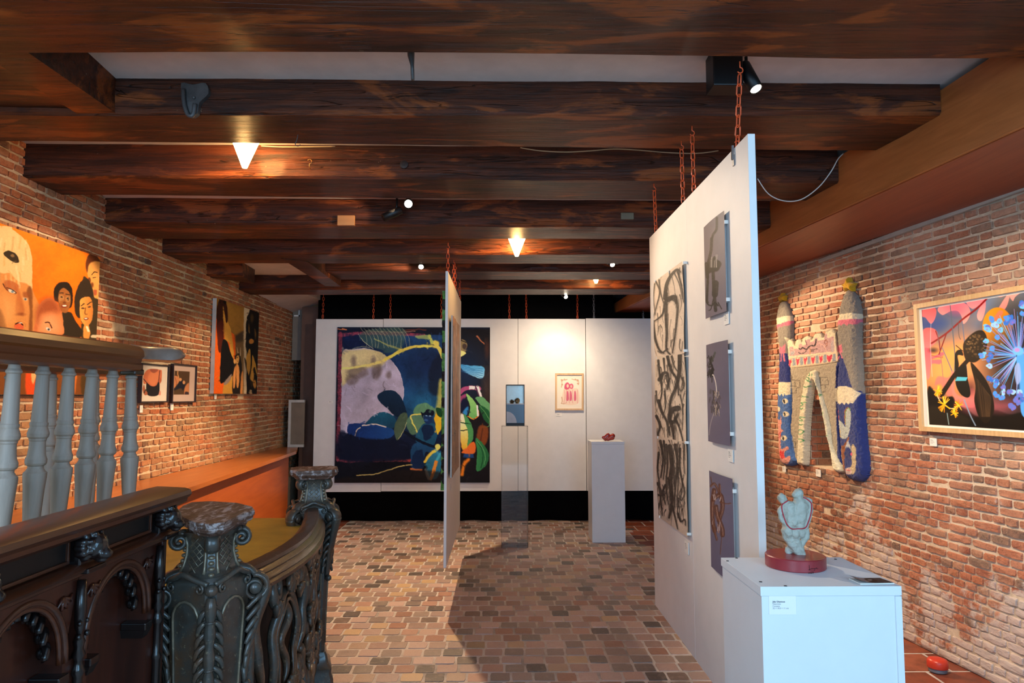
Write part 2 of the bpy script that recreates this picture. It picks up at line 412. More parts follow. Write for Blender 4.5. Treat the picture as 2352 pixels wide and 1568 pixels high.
# ---- floor
FL = struct(MB().box((-3.3, -1.5, -0.2), (3.9, 10.6, -0.0055)).go('floor', M_grout))
def unit(L, H, *a, **k):
    v, f = piece(L, H, *a, **k); return [(x/L, y, z/H) for x, y, z in v], f
tpl = [unit(0.127, 0.124, 0.012, back=0.02, inset=0.0045, jit=0.0022, nl=3, ns=3) for _ in range(14)]
tpl = [([(x, y if y < 0.005 else 0.010 + (y-0.010)*0.35, z) for x, y, z in v], f) for v, f in tpl]
OCC_FLOOR = [[(0, 1100), (400, 1100), (590, 1250), (700, 1180), (765, 1568), (0, 1568)], [(1507, 0), (1750, 0), (2070, 1300), (2070, 1568), (1655, 1568), (1507, 1380)]]
pav = Pieces('floor_brick', M_paver, FL, (Vector((1, 0, 0)), Vector((0, 0, 1)), Vector((0, 1, 0))), tpl, OCC_FLOOR)
p_ = 0.1365; y = 2.3; row = 0
while y < 9.75:
    x = -2.05 + (row % 2)*p_*0.5 + random.uniform(-0.02, 0.02)
    while x < 1.58:
        w = p_*random.uniform(0.93, 1.09)
        pav.add((x + w/2, y + random.uniform(-.002, .002), -0.012), w-0.010, p_-0.011, random.uniform(-0.02, 0.02), dy=random.uniform(-0.002, 0.002)); x += w
    y += p_; row += 1
pav.build(300)
tpl = [unit(0.288, 0.288, 0.010, back=0.02, inset=0.003, jit=0.0015, nl=3, ns=3) for _ in range(6)]
rt = Pieces('floor_tile', M_redtile, FL, (Vector((1, 0, 0)), Vector((0, 0, 1)), Vector((0, 1, 0))), tpl, OCC_FLOOR)
y = 2.3; row = 0
while y < 9.9:
    for x in np.arange(1.60 + 0.14*(row % 2 == 0), 3.3, 0.30):
        if x < 3.46 - 0.127*y: rt.add((x+0.145, y+0.145, -0.012), 0.288, 0.288, 0)
    if row % 2 == 0: rt.add((1.60+0.065, y+0.145, -0.012), 0.128, 0.288, 0)
    for x in (-2.35, -2.65, -2.95): rt.add((x+0.145, y+0.145, -0.012), 0.288, 0.288, 0)
    y += 0.30; row += 1
rt.build(300)

# ---- brick walls
def brick_wall(name, mat, mort, a, b, y0, y1, z0, z1, sign, occl, hole=None, most=300):
    """sign +1: the room is on +X of the wall (left wall)"""
    nrm = math.sqrt(1+b*b); u = Vector((b, 1, 0))/nrm
    N = Vector((1, -b, 0))/nrm if sign > 0 else Vector((-1, b, 0))/nrm
    X = -u if sign > 0 else u
    # wall body, with an optional recess
    P = lambda yy, zz, off=0.0: Vector((a + b*yy, yy, zz)) + N*off
    mb = MB(); D = -0.35
    def slab(ya, yb, za, zb):
        f = -0.006
        mb.hexa([P(ya,za,f), P(yb,za,f), P(yb,za,D), P(ya,za,D), P(ya,zb,f), P(yb,zb,f), P(yb,zb,D), P(ya,zb,D)])
    if hole:
        ha, hb, za, zb = hole
        slab(y0, ha, 0, z1); slab(hb, y1, 0, z1); slab(ha, hb, 0, za); slab(ha, hb, zb, z1)
        mb.hexa([P(ha,za,-.2), P(hb,za,-.2), P(hb,za,D), P(ha,za,D), P(ha,zb,-.2), P(hb,zb,-.2), P(hb,zb,D), P(ha,zb,D)])
    else: slab(y0, y1, 0, z1)
    w = struct(mb.go(name, mort))
    tp = [piece(1.0, 1.0, 0.006, back=0.02, inset=0.03, jit=0.0, nl=4, ns=2) for _ in range(1)]
    tp = []
    for _ in range(16):
        v, f = piece(0.17, 0.042, 0.005, back=0.012, inset=0.0045, jit=0.0028, nl=4, ns=3)
        tp.append(([(x/0.17, yy, z/0.042) for x, yy, z in v], f))
    pc = Pieces('brick', mat, w, (X, N, Vector((0, 0, 1))), tp, occl)
    c = 0.055; z = z0; row = 0; yb0 = max(y0, 1.6)
    while z < z1 - 0.03:
        hd = row % 2 == 1; s = yb0 + (0.045 if hd else 0) + random.uniform(-0.02, 0.02)
        if random.random() < .12: hd = not hd
        while s < y1:
            L = (0.093 if hd else 0.184) * random.uniform(0.93, 1.08)
            if random.random() < .10: L = 0.093 if not hd else 0.14
            h = 0.0440*random.uniform(0.92, 1.06); zz = z + c/2 + 0.006*math.sin(s*1.7 + row*0.35) + 0.004*math.sin(s*4.1+row) + random.uniform(-.002, .002)
            sm = s + L/2; dep = random.uniform(-0.003, 0.005) - (0.008 if random.random() < 0.05 else 0)
            if hole and hole[0] - 0.02 < sm < hole[1] + 0.02 and hole[2] - 0.02 < zz < hole[3] + 0.02:
                q = (sm - hole[0])/(hole[1]-hole[0]); t = 1 - abs(2*q-1)
                top = hole[2] + (hole[3]-hole[2])*(0.62 + 0.38*math.sqrt(max(0, t)))
                if zz < top and 0.0 < q < 1.0: dep -= 0.19
                else: dep -= 0.004
            pc.add(P(sm, zz), L - 0.0125, h, random.uniform(-0.02, 0.02), dy=dep); s += L
        z += c; row += 1
    pc.build(most)
    if hole:
        m2 = MB(); zz = hole[2]
        while zz < hole[3]-0.04:
            for k, (d0, d1) in enumerate(((-.012, -.10), (-.11, -.19)) if int((zz-hole[2])/0.0625) % 2 else ((-.012, -.055), (-.065, -.19))):
                A = P(hole[1], zz, d1); B = P(hole[1], zz+.052, d0); t_ = Vector((0, -0.012, 0))
                m2.hexa([P(hole[1], zz, d0)+t_, P(hole[1], zz, d1)+t_, P(hole[1], zz, d1), P(hole[1], zz, d0), P(hole[1], zz+.05, d0)+t_, P(hole[1], zz+.05, d1)+t_, P(hole[1], zz+.05, d1), P(hole[1], zz+.05, d0)])
            zz += 0.0625
        stuff(m2.go('niche_bricks', mat, w))
    return w
OCC_L = [[(0, 500), (235, 592), (235, 910), (0, 910)], [(0, 750), (400, 790), (395, 840), (0, 840)], [(490, 682), (592, 718), (592, 908), (490, 908)], [(0, 1080), (420, 1080), (420, 1568), (0, 1568)]]
OCC_R = [[(2105, 700), (2352, 655), (2352, 1010), (2120, 990)], [(1650, 1280), (1950, 1280), (2065, 1340), (2070, 1568), (1650, 1568)], [(1500, 0), (1735, 295), (1763, 1290), (1500, 1380)]]
brick_wall('wall_left', M_brickL, M_mortL, LWA, LWB, -1.5, 10.5, 0.55, 3.34, 1, OCC_L)
NICHE = (5.68, 6.04, 1.10, 1.66)
brick_wall('wall_right', M_brickR, M_mortR, RWA, RWB, -1.5, 10.5, 0.0, 3.3, -1, OCC_R, NICHE)
struct(MB().box((-3.6, 10.4, 0), (3.9, 10.6, 3.4)).go('wall_back', plain('dark_back_wall', (60, 54, 50), 0.9)))
# street front behind the photographer: piers, breast wall and lintel around two window openings
fw = MB()
for lo, hi in (((-3.7, 0), (-2.5, 3.5)), ((-0.4, 0), (0.7, 3.5)), ((2.8, 0), (4.0, 3.5)), ((-2.5, 0), (-0.4, 0.85)), ((0.7, 0), (2.8, 0.35)), ((-2.5, 3.1), (-0.4, 3.5)), ((0.7, 3.1), (2.8, 3.5))):
    fw.box((lo[0], -1.75, lo[1]), (hi[0], -1.5, hi[1]))
struct(fw.go('wall_front', M_mortL))
for k, (x0, x1, z0) in enumerate(((-2.5, -0.4, 0.85), (0.7, 2.8, 0.35))):
    m = MB()
    for x in (x0+0.03, (x0+x1)/2, x1-0.03): m.box((x-0.03, -1.66, z0), (x+0.03, -1.6, 3.1))
    for z in (z0+0.03, 2.35, 3.07): m.box((x0, -1.66, z-0.03), (x1, -1.6, z+0.03))
    struct(m.go('window_%d' % (k+1), plain('window_frame_paint', (40, 48, 44), 0.5)))

# ---- ceiling plaster, following the sag of the old joists
CZ = [(-1.75, 3.36), (2.5, 3.34), (3.4, 3.29), (4.3, 3.282), (5.2, 3.195), (6.1, 3.10), (7.0, 3.055), (7.9, 3.08), (8.4, 3.10), (9.2, 3.16), (10.6, 3.18)]
m = MB()
for (ya, za), (yb, zb) in zip(CZ, CZ[1:]):
    m.hexa([(-3.7, ya, za), (4.0, ya, za), (4.0, yb, zb), (-3.7, yb, zb), (-3.7, ya, za+.15), (4.0, ya, za+.15), (4.0, yb, zb+.15), (-3.7, yb, zb+.15)])
CEIL = struct(m.go('ceiling', M_plaster))
m = MB().hexa([(-3.05, 8.25, 2.93), (-2.62, 8.25, 3.02), (-2.45, 10.4, 3.03), (-3.05, 10.4, 2.86), (-3.05, 8.25, 3.2), (-2.62, 8.25, 3.2), (-2.45, 10.4, 3.2), (-3.05, 10.4, 3.2)]); struct(m.go('trim_1', M_plaster))
def ceil_z(Y): return float(np.interp(Y, [c[0] for c in CZ], [c[1] for c in CZ]))

# ---- oak beams
def yl(line, x): return float(np.interp(x, [p[0] for p in line], [p[1] for p in line]))
def beam(label, Y, top, bot, back, Xl, Xr, seed, wav=0.013, nseg=110, cat='beam'):
    rg = np.random.default_rng(seed); xs = np.linspace(Xl, Xr, nseg+1)
    q = np.stack([xs*1.0, np.full(len(xs), seed*3.3)], 1)
    w = [(vnoise(q + k*17.1, 2.6, seed+k, 4)-0.5)*2*wav for k in range(6)]
    V = []
    for i, X in enumerate(xs):
        px = VPX(X, Y)
        zt = at_y(px, yl(top, px), Y).z if top else None
        zb = at_y(px, yl(bot, px), Y).z
        pb = at_z(px, yl(back, px), zb)
        zt = max(zt if zt else ceil_z(Y)+0.02, ceil_z(Y)+0.01)
        yb = pb.y; c = 0.014
        ring = [(Y + w[0][i], zt+0.02), (Y + w[1][i], (zt+zb)/2), (Y + w[2][i]*0.8, zb + c), (Y + c + w[2][i]*0.5, zb + w[3][i]*0.6),
                ((Y+yb)/2, zb + w[4][i]*0.6), (yb - c + w[5][i]*1.2, zb + w[5][i]*0.5), (yb + w[5][i]*1.2, zb + c), (yb, zt+0.02)]
        V += [(X - 0.1*(a-Y)*(i/nseg)**4, a, b) for a, b in ring]
    n = 8; Fc = []
    for i in range(nseg):
        for k in range(n): Fc.append((i*n+k, (i+1)*n+k, (i+1)*n+(k+1)%n, i*n+(k+1)%n))
    Fc.append(tuple(range(n))); Fc.append(tuple(nseg*n+k for k in range(n))[::-1])
    o = obj('ceiling_beam', V, Fc, M_beam); autosmooth(o, 35)
    o['kind'] = 'thing'
    return tag(o, label, cat, 'old oak beams across the ceiling')
def VPX(X, Y):      # photo x of a point at X, Y near the horizon
    d = Vector((X, Y, 0)); return CX + F * (d.dot(_R) / (d.dot(_F) + 0.0))
LW = lambda Y: LWA + LWB*Y - 0.10
BX = lambda Y: 2.30 - 0.10*(Y-2.9)          # face of the duct casing on the right
beam('widest dark oak beam along the top edge, nearest the street windows, with a long crack', 2.16, None, [(0, -85), (2352, -75)], [(60, 122), (400, 121), (780, 122), (1576, 130), (2240, 141)], LW(2.4), BX(2.16)-.003, 1, 0.022, 150)
beam('second oak beam, with an iron lug on its face and a lit spotlight in front', 3.40, [(250, 170), (1000, 170), (1576, 175), (2193, 180)], [(250, 262), (780, 262), (1576, 264), (2200, 262)], [(0, 325), (60, 326), (790, 333), (1575, 343), (2050, 348)], LW(3.5), BX(3.4)-.003, 2, 0.017, 140)
beam('third oak beam, glowing behind the nearest cone lamp, with a screw hook in its face', 4.30, [(48, 335), (780, 337), (1570, 343), (1945, 352)], [(45, 407), (780, 409), (1576, 415), (1953, 420)], [(204, 448), (780, 456), (1500, 460), (1860, 462)], LW(4.4), BX(4.3)-.003, 3)
beam('fourth oak beam, behind the black double spotlight, with a pale repair patch', 5.20, [(218, 458), (780, 459), (1500, 462), (1790, 466)], [(216, 512), (780, 519), (1500, 521), (1803, 523)], [(370, 549), (1000, 549), (1500, 549)], LW(5.3), BX(5.2)-.003, 4)
beam('fifth oak beam, just beyond the farther cone lamp', 6.10, [(368, 551), (1030, 552), (1490, 553)], [(372, 582), (1000, 585), (1490, 583)], [(520, 605), (1000, 606), (1490, 606)], LW(6.2), BX(6.1)-.003, 5, 0.007)
beam('sixth oak beam, cut short by the diagonal trimmer and lit by a spotlight patch', 7.00, [(735, 605), (1490, 607)], [(735, 622), (1490, 624)], [(760, 642), (1490, 643)], -1.84, BX(7.0)-.003, 6, 0.007)
beam('last oak beam, above the black curtain', 7.90, [(550, 632), (1000, 643), (1500, 645)], [(550, 665), (1500, 663)], [(570, 677), (1500, 677)], LW(8.0), BX(7.9)-.003, 8, 0.008)
beam('short stub of a sawn-off beam in the left brick wall', 7.02, [(467, 590), (545, 596)], [(467, 632), (545, 634)], [(467, 640), (545, 652)], LW(7.0), -2.64, 9, 0.006, 16)
# trimmers running front to back between two beams
m = MB(); m.hexa([(-2.13, 2.76, 3.095), (-1.94, 2.76, 3.10), (-1.94, 3.42, 3.115), (-2.13, 3.42, 3.11), (-2.13, 2.76, 3.36), (-1.94, 2.76, 3.36), (-1.94, 3.42, 3.32), (-2.13, 3.42, 3.32)])
tag(m.go('trimmer_beam', M_beam), 'short trimmer between the two nearest beams at the upper left', 'beam')
m = MB(); m.hexa([(-3.1, 2.72, 3.135), (-2.142, 2.74, 3.125), (-2.142, 3.42, 3.135), (-3.1, 3.42, 3.145), (-3.1, 2.72, 3.4), (-2.142, 2.74, 3.4), (-2.142, 3.42, 3.35), (-3.1, 3.42, 3.35)])
tag(m.go('ceiling_plank', M_beam), 'wide brown plank left of the short trimmer in the upper left corner', 'plank')
a1 = at_z(646, 594, 2.945); a2 = at_z(706, 601, 2.945); b1 = at_z(783, 658, 2.90); b2 = at_z(747, 657, 2.90)
m = MB(); m.hexa([a1, a2, b1, b2, a1 + Vector((0, 0, .2)), a2 + Vector((0, 0, .2)), b1 + Vector((0, 0, .2)), b2 + Vector((0, 0, .2))])
tag(m.go('trimmer_beam', M_beam), 'slanting trimmer joining the fifth and last beams at the back left', 'beam')

# ---- plywood duct casing along the right wall
zc = 2.875
m = MB(); y0, y1 = -1.4, 9.9
m.hexa([(BX(y0), y0, zc), (BX(y0)+.02, y0, zc), (BX(y1)+.02, y1, zc), (BX(y1), y1, zc), (BX(y0), y0, 3.45), (BX(y0)+.02, y0, 3.45), (BX(y1)+.02, y1, 3.0), (BX(y1), y1, 3.0)])
cs = tag(m.go('duct_casing', M_casing), 'orange-brown plywood duct casing along the top of the right brick wall', 'casing')
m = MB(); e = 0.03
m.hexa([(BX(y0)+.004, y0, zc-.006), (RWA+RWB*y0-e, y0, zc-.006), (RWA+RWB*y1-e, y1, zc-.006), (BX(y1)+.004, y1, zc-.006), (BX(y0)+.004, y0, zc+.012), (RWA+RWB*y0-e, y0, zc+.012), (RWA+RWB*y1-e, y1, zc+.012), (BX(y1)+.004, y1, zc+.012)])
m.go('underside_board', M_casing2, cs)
m = MB().tube([(BX(1.5)-.004, 1.5, zc+.004), (BX(9.0)-.004, 9.0, zc+.004)], 0.006, 6)
m.go('edge_bead', M_casing, cs)
# picture rail below it
q0 = on_right(1880, 604, -0.03); q1 = on_right(2352, 436, -0.03)
dirv = (q1 - q0).normalized(); m = MB(); u_ = Vector((0, 0, 1))
pr = [q0, q1 + dirv*0.9]
n_ = Vector((-1, RWB, 0)).normalized()
m.hexa([pr[0], pr[1], pr[1]+n_*-.022, pr[0]+n_*-.022, pr[0]+u_*.03, pr[1]+u_*.03, pr[1]+u_*.03+n_*-.022, pr[0]+u_*.03+n_*-.022])
tag(m.go('picture_rail', plain('rail_grey', (176, 168, 156), 0.5)), 'thin pale picture rail under the plywood casing on the right wall', 'rail')
# ================================================================== HANGING PANELS, CHAINS, LAMPS, CURTAIN
M_chain = plain('chain_orange_paint', (216, 84, 36), 0.4, 0.1, var=0.25)
M_steel = plain('zinc_steel', (150, 150, 152), 0.35, 0.9, var=0.1)
def link_mesh(name, L, Wd, r, mat):
    pts = []; h = L/2 - Wd/2; n = 4
    for k in range(n+1): a = math.pi*k/n; pts.append((math.cos(a)*(Wd/2), 0, h + math.sin(a)*(Wd/2)))
    for k in range(n+1): a = math.pi + math.pi*k/n; pts.append((math.cos(a)*(Wd/2), 0, -h + math.sin(a)*(Wd/2)))
    m = MB().tube(pts, r, 5, closed=True, up=(0, 1, 0)); return new_mesh(name, m.v, m.f, mat, True)
LINK = {True: link_mesh('chain_link', 0.050, 0.021, 0.0032, M_chain), False: link_mesh('chain_link', 0.050, 0.021, 0.0032, M_steel)}
def hook_mesh(mat):
    pts = [(0, 0, .035), (0, 0, .012)] + [(0.012*math.sin(a), 0, -0.002 + 0.012*math.cos(a)) for a in np.linspace(0, 4.2, 8)]
    m = MB().tube(pts, 0.0028, 5); return new_mesh('hook', m.v, m.f, mat, True)
HOOK = {True: hook_mesh(M_chain), False: hook_mesh(M_steel)}
def chain(top, bot, label, orange=True, group='chains that carry the exhibition panels'):
    top = Vector(top); bot = Vector(bot); d = bot - top; L = d.length; t = thing('chain', bot, label, 'chain', group)
    q = d.to_track_quat('-Z', 'Y').to_euler()
    link('hook', HOOK[orange], top + Vector((0, 0, -0.028)), t)
    L2 = L - 0.04; n = max(2, round(L2/0.041)); s0 = top + d.normalized()*0.045
    for k in range(n):
        p = s0 + d.normalized()*(L2*(k+0.5)/n - 0.0)
        o = link('chain_link', LINK[orange], p, t); o.rotation_euler = (Matrix.Rotation(0, 3, 'X') @ q.to_matrix() @ Matrix.Rotation(R(20 if k % 2 else 110), 3, 'Z')).to_euler()
    # staple on the panel
    o = link('hook', HOOK[orange], bot + Vector((0, 0, 0.004)), t, (math.pi, 0, 0)); return t

def panel(name, lo, hi, label, group):
    m = MB().box(lo, hi, 0.0015); return tag(m.go(name, M_white, base=True), label, 'panel', group)
# big pair on the right (runs away from the street)
PX = 0.97; PT = 0.029; PZ0, PZ1 = 0.388, 2.728; PYN, PYM, PYF = 2.64, 3.547, 4.456
G1 = 'large pair of hanging panels on the right'
panel('exhibition_panel', (PX, PYN, PZ0), (PX+PT, PYM-.0006, PZ1), 'tall white hanging panel carrying the three grey photo prints', G1)
panel('exhibition_panel', (PX, PYM+.0006, PZ0), (PX+PT, PYF, PZ1), 'tall white hanging panel carrying the long black charcoal drawing', G1)
for Y, top, lab in ((2.80, (PX+.005, 2.72, 3.055), 'orange chain nearest the camera, hooked to the widest beam above the photo print panel'),
                    (3.45, (PX+.01, 3.45, 3.075), 'orange chain at the far end of the photo print panel, under the second beam'),
                    (3.66, (PX+.01, 3.66, 3.075), 'orange chain at the near end of the charcoal drawing panel, under the second beam'),
                    (4.32, (PX+.01, 4.34, 3.05), 'orange chain at the far end of the charcoal drawing panel, under the third beam')):
    chain(top, (PX+.0145, Y, PZ1+.012), lab)
# steel eye on the near panel face
m = MB().tube([(PX-.006, 2.80, PZ1+.01), (PX-.008, 2.80, PZ1-.05)], 0.006, 6); m.box((PX-.006, 2.79, PZ1-.075), (PX, 2.81, PZ1-.03))
tag(m.go('hanging_plate', M_steel), 'small steel hanging plate at the top near corner of the photo print panel', 'plate')
# middle pair
MX = -0.449; MZ0, MZ1 = 0.36, 2.70; MYN, MYM, MYF = 5.53, 6.44, 7.35
G2 = 'pair of hanging panels in the middle of the room'
panel('exhibition_panel', (MX, MYN, MZ0), (MX+.021, MYM-.002, MZ1), 'white hanging panel seen edge on in mid room, the nearer of the pair', G2)
panel('exhibition_panel', (MX, MYM+.002, MZ0), (MX+.021, MYF, MZ1), 'white hanging panel seen edge on in mid room, the farther of the pair', G2)
chain((MX+.0105, 5.62, 2.945), (MX+.0105, 5.64, MZ1+.012), 'orange chain at the near end of the edge-on mid room panels')
chain((MX+.0105, 6.32, 2.94), (MX+.0105, 6.32, MZ1+.012), 'orange chain just before the joint of the edge-on mid room panels')
chain((MX+.0105, 6.54, 2.94), (MX+.0105, 6.54, MZ1+.012), 'orange chain just after the joint of the edge-on mid room panels')
chain((MX+.0105, 7.26, 2.925), (MX+.0105, 7.25, MZ1+.012), 'orange chain at the far end of the edge-on mid room panels')
# back row
BY = 9.40; xs = [at_y(x, 912, BY).x for x in (722, 878, 1034, 1190, 1346, 1502)]
bz0, bz1 = at_y(1000, 1128, BY).z, at_y(1000, 732, BY).z
labs = ['white hanging panel at the left end of the back row, beyond the moon painting edge', 'white back row panel behind the moon half of the big dark painting',
        'white back row panel behind the right half of the dark painting', 'white back row panel carrying the small pink framed print', 'white back row panel behind the white plinth with the red sculpture']
for k in range(5):
    dy = (0, 0.006, 0.0, 0.004, -0.03)[k]; dz = (-.006, 0, .002, .003, .006)[k]
    panel('exhibition_panel', (xs[k]+.002, BY+dy, bz0+dz), (xs[k+1]-.003, BY+dy+.03, bz1+dz), labs[k], 'row of hanging panels before the black curtain')
cl = ['first orange chain from the left above the back row panels', 'second orange chain from the left above the back row panels', 'orange chain above the moon painting, right of the back panel joint',
      'orange chain above the dark painting, just left of the edge-on panels', 'orange chain above the glass case, left of the joint', 'orange chain above the glass case, right of the joint', 'orange chain above the small pink framed print',
      'grey steel chain above the white plinth with the red sculpture', 'grey steel chain farthest right above the back row panels']
for x, lab in zip((742, 858, 897, 1014, 1170, 1209, 1326, 1364, 1477), cl):
    p = at_y(x, 700, BY+.015); chain((p.x + random.uniform(-.006, .006), BY+.015, (ceil_z(BY) if p.x < BX(BY)-.05 else zc-.008)-.002), (p.x, BY+.015, bz1+.014), lab, x < 1340)
# black curtain with soft folds
x0 = at_y(728, 900, 9.62).x; V = []; Fc = []; n = 180
for i in range(n+1):
    x = x0 + (2.2-x0)*i/n; q = np.array([[x*1.7, 3.0]])
    yy = 9.62 + 0.035*math.sin(x*9+2*math.sin(x*2.1)) + 0.05*(float(vnoise(q, 1.3, 5)[0])-.5)
    V += [(x, yy, 0.002), (x, yy+0.012*math.sin(x*23), 1.2), (x, yy, ceil_z(9.62)-.004 if x < BX(9.7)-.03 else zc-.012)]
for i in range(n):
    for k in range(2): Fc.append((i*3+k, (i+1)*3+k, (i+1)*3+k+1, i*3+k+1))
o = obj('curtain', V, Fc, M_blackcloth, None, True, True); md = o.modifiers.new('thick', 'SOLIDIFY'); md.thickness = 0.004
tag(o, 'black floor-length curtain hanging behind the back row of white panels', 'curtain')

# ---- warm glass cone lamps
M_lampglass = emit('lamp_glass', (255, 198, 120), 46.0)
def cone_lamp(x, y, Y, label):
    p = at_y(x, y, Y); zt = ceil_z(Y); zb = p.z; r1 = 0.012; r0 = r1 + (zt-zb)*0.42; r0 = min(r0, 0.085); zt2 = zb + (r0-r1)/0.40
    t = thing('cone_lamp', (p.x, Y, zb), label, 'lamp', 'glass cone ceiling lamps')
    m = MB().lathe([(r1, zb), (r1+.002, zb-.001), (r0, zt2), (r0-.004, zt2+.002)], (p.x, Y, 0), 24); m.go('lamp_shade', M_lampglass, t, True)
    m = MB().lathe([(0.03, zt2), (0.03, zt+.01)], (p.x, Y, 0), 16); m.go('ceiling_mount', plain('lamp_mount_white', (210, 205, 196), 0.5), t, True)
cone_lamp(562, 385, 4.06, 'glowing glass cone lamp nearest the camera, under the ceiling at the left')
cone_lamp(1187, 588, 5.88, 'glowing glass cone lamp in the middle of the ceiling')
cone_lamp(1369, 650, 7.72, 'small glowing cone lamp farthest back, partly hidden by a beam')

# ---- black spotlights
M_lens = emit('spot_lens', (255, 238, 210), 40.0)
def spothead(t, c, tgt, L=0.15, r=0.03, lit=True):
    c = Vector(c); d = (Vector(tgt) - c).normalized()
    MB().lathe([(r*.92, -L), (r, -L+.006), (r, 0.0), (r*.86, 0.0), (r*.84, -.006)], c, 20, d).go('spot_head', M_black, t, True)
    if lit: MB().lathe([(r*.80, -.0055), (r*.80, -.003)], c, 20, d).go('lens', M_lens, t, True)
    MB().tube([c - d*L*0.75, c - d*L*0.75 + Vector((0, 0, 0.05)), Vector((c.x - d.x*L*.75, c.y - d.y*L*.75, ceil_z(c.y)-.01))], 0.008, 6).go('swivel_arm', M_black, t, True)
    return c + d*0.012
def spotlight(loc, heads, label, box=(0.12, 0.06, 0.045)):
    t = thing('spotlight', loc, label, 'spotlight', 'black ceiling spotlights'); x, y, z = loc; bx, by, bz = box
    MB().box((x-bx/2, y-by/2, ceil_z(y)-bz), (x+bx/2, y+by/2, ceil_z(y)+.01), .006).go('mount_box', M_black, t)
    return t
# A: above the photo prints
A = spotlight((1.05, 3.14, 3.30), 1, 'black spotlight beside the nearest orange chain, its lens glowing white', (0.14, 0.12, 0.175))
pA = spothead(A, at_y(1737, 205, 3.10), (1.75, 2.2, 0.9), 0.16, 0.031)
B = spotlight((-0.70, 5.02, 3.18), 2, 'black double spotlight before the fourth beam, one lamp facing the room')
pB1 = spothead(B, at_y(880, 500, 4.98), (-2.9, 4.2, 1.8), 0.15, 0.03, False)
pB2 = spothead(B, at_y(938, 468, 4.98), (-0.2, 1.0, 1.55), 0.12, 0.034)
Cc = spotlight((-0.86, 6.84, 3.03), 1, 'black spotlight beside the bright patch on the sixth beam')
pC = spothead(Cc, at_y(967, 613, 6.78), (-0.9, 3.0, 0.0), 0.10, 0.03)
D = spotlight((1.12, 6.86, 3.03), 1, 'small black spotlight near the farther end of the charcoal drawing panel')
pD = spothead(D, at_y(1407, 608, 6.80), (2.0, 3.2, 0.6), 0.10, 0.028)
E = spotlight((0.80, 8.55, 3.05), 1, 'black spotlight beyond the last beam, aimed at the back row panels')
pE = spothead(E, at_y(1300, 682, 8.50), (1.3, 7.4, 2.2), 0.10, 0.028)
spot('spot_beam', pA, (2.8, 4.0, 0.75), 200, WARM2, 84, 0.7)                    # flower print and the wall round it
spot('spot_beam', (pB1.x-.02, pB1.y, pB1.z-.02), (-3.0, 4.45, 1.75), 150, WARM, 52, 0.18)  # orange portrait
spot('spot_beam', pB2, (0.95, 3.5, 2.15), 125, WARM2, 56, 0.8)                     # big panel face
spot('spot_beam', pC, (-1.45, 6.35, 0.0), 250, WARM, 104, 0.45)                    # floor left of the edge-on panels
spot('spot_beam', (pC.x-.05, pC.y, pC.z-.02), (-2.95, 6.9, 0.95), 100, WARM, 64, 0.3)   # lower left wall and bench
spot('spot_beam', pD, (2.75, 5.55, 1.45), 190, WARM, 60, 0.35)                  # castle rug
spot('spot_beam', (pE.x-.05, pE.y+.05, pE.z-.02), (0.78, 9.4, 1.9), 12, (1.0, 0.78, 0.52), 62, 0.5)   # back row, the bright scallop
spot('spot_beam', (pE.x-.05, pE.y-.10, pE.z-.02), (0.6, 9.4, 0.9), 58, (1.0, 0.78, 0.54), 150, 1.0)    # added fill lamp, wide wash over the back row
spot('spot_beam', (pC.x+.05, pC.y+.03, pC.z-.02), (-1.5, 9.4, 1.5), 36, (1.0, 0.86, 0.74), 80, 0.8)    # added lamp, brightens the moon painting
spot('spot_beam', (-.80, 6.76, 2.93), (-1.18, 7.0, 2.985), 14, WARM, 60, 0.4)      # added bare lamp beside that fixture, makes the bright patch on the sixth beam
spot('spot_beam', (-.78, 4.98, 3.05), (-1.22, 5.2, 3.03), 16, WARM, 44, 0.4)       # added bare lamp, imitates stray light of the double spotlight on the fourth beam
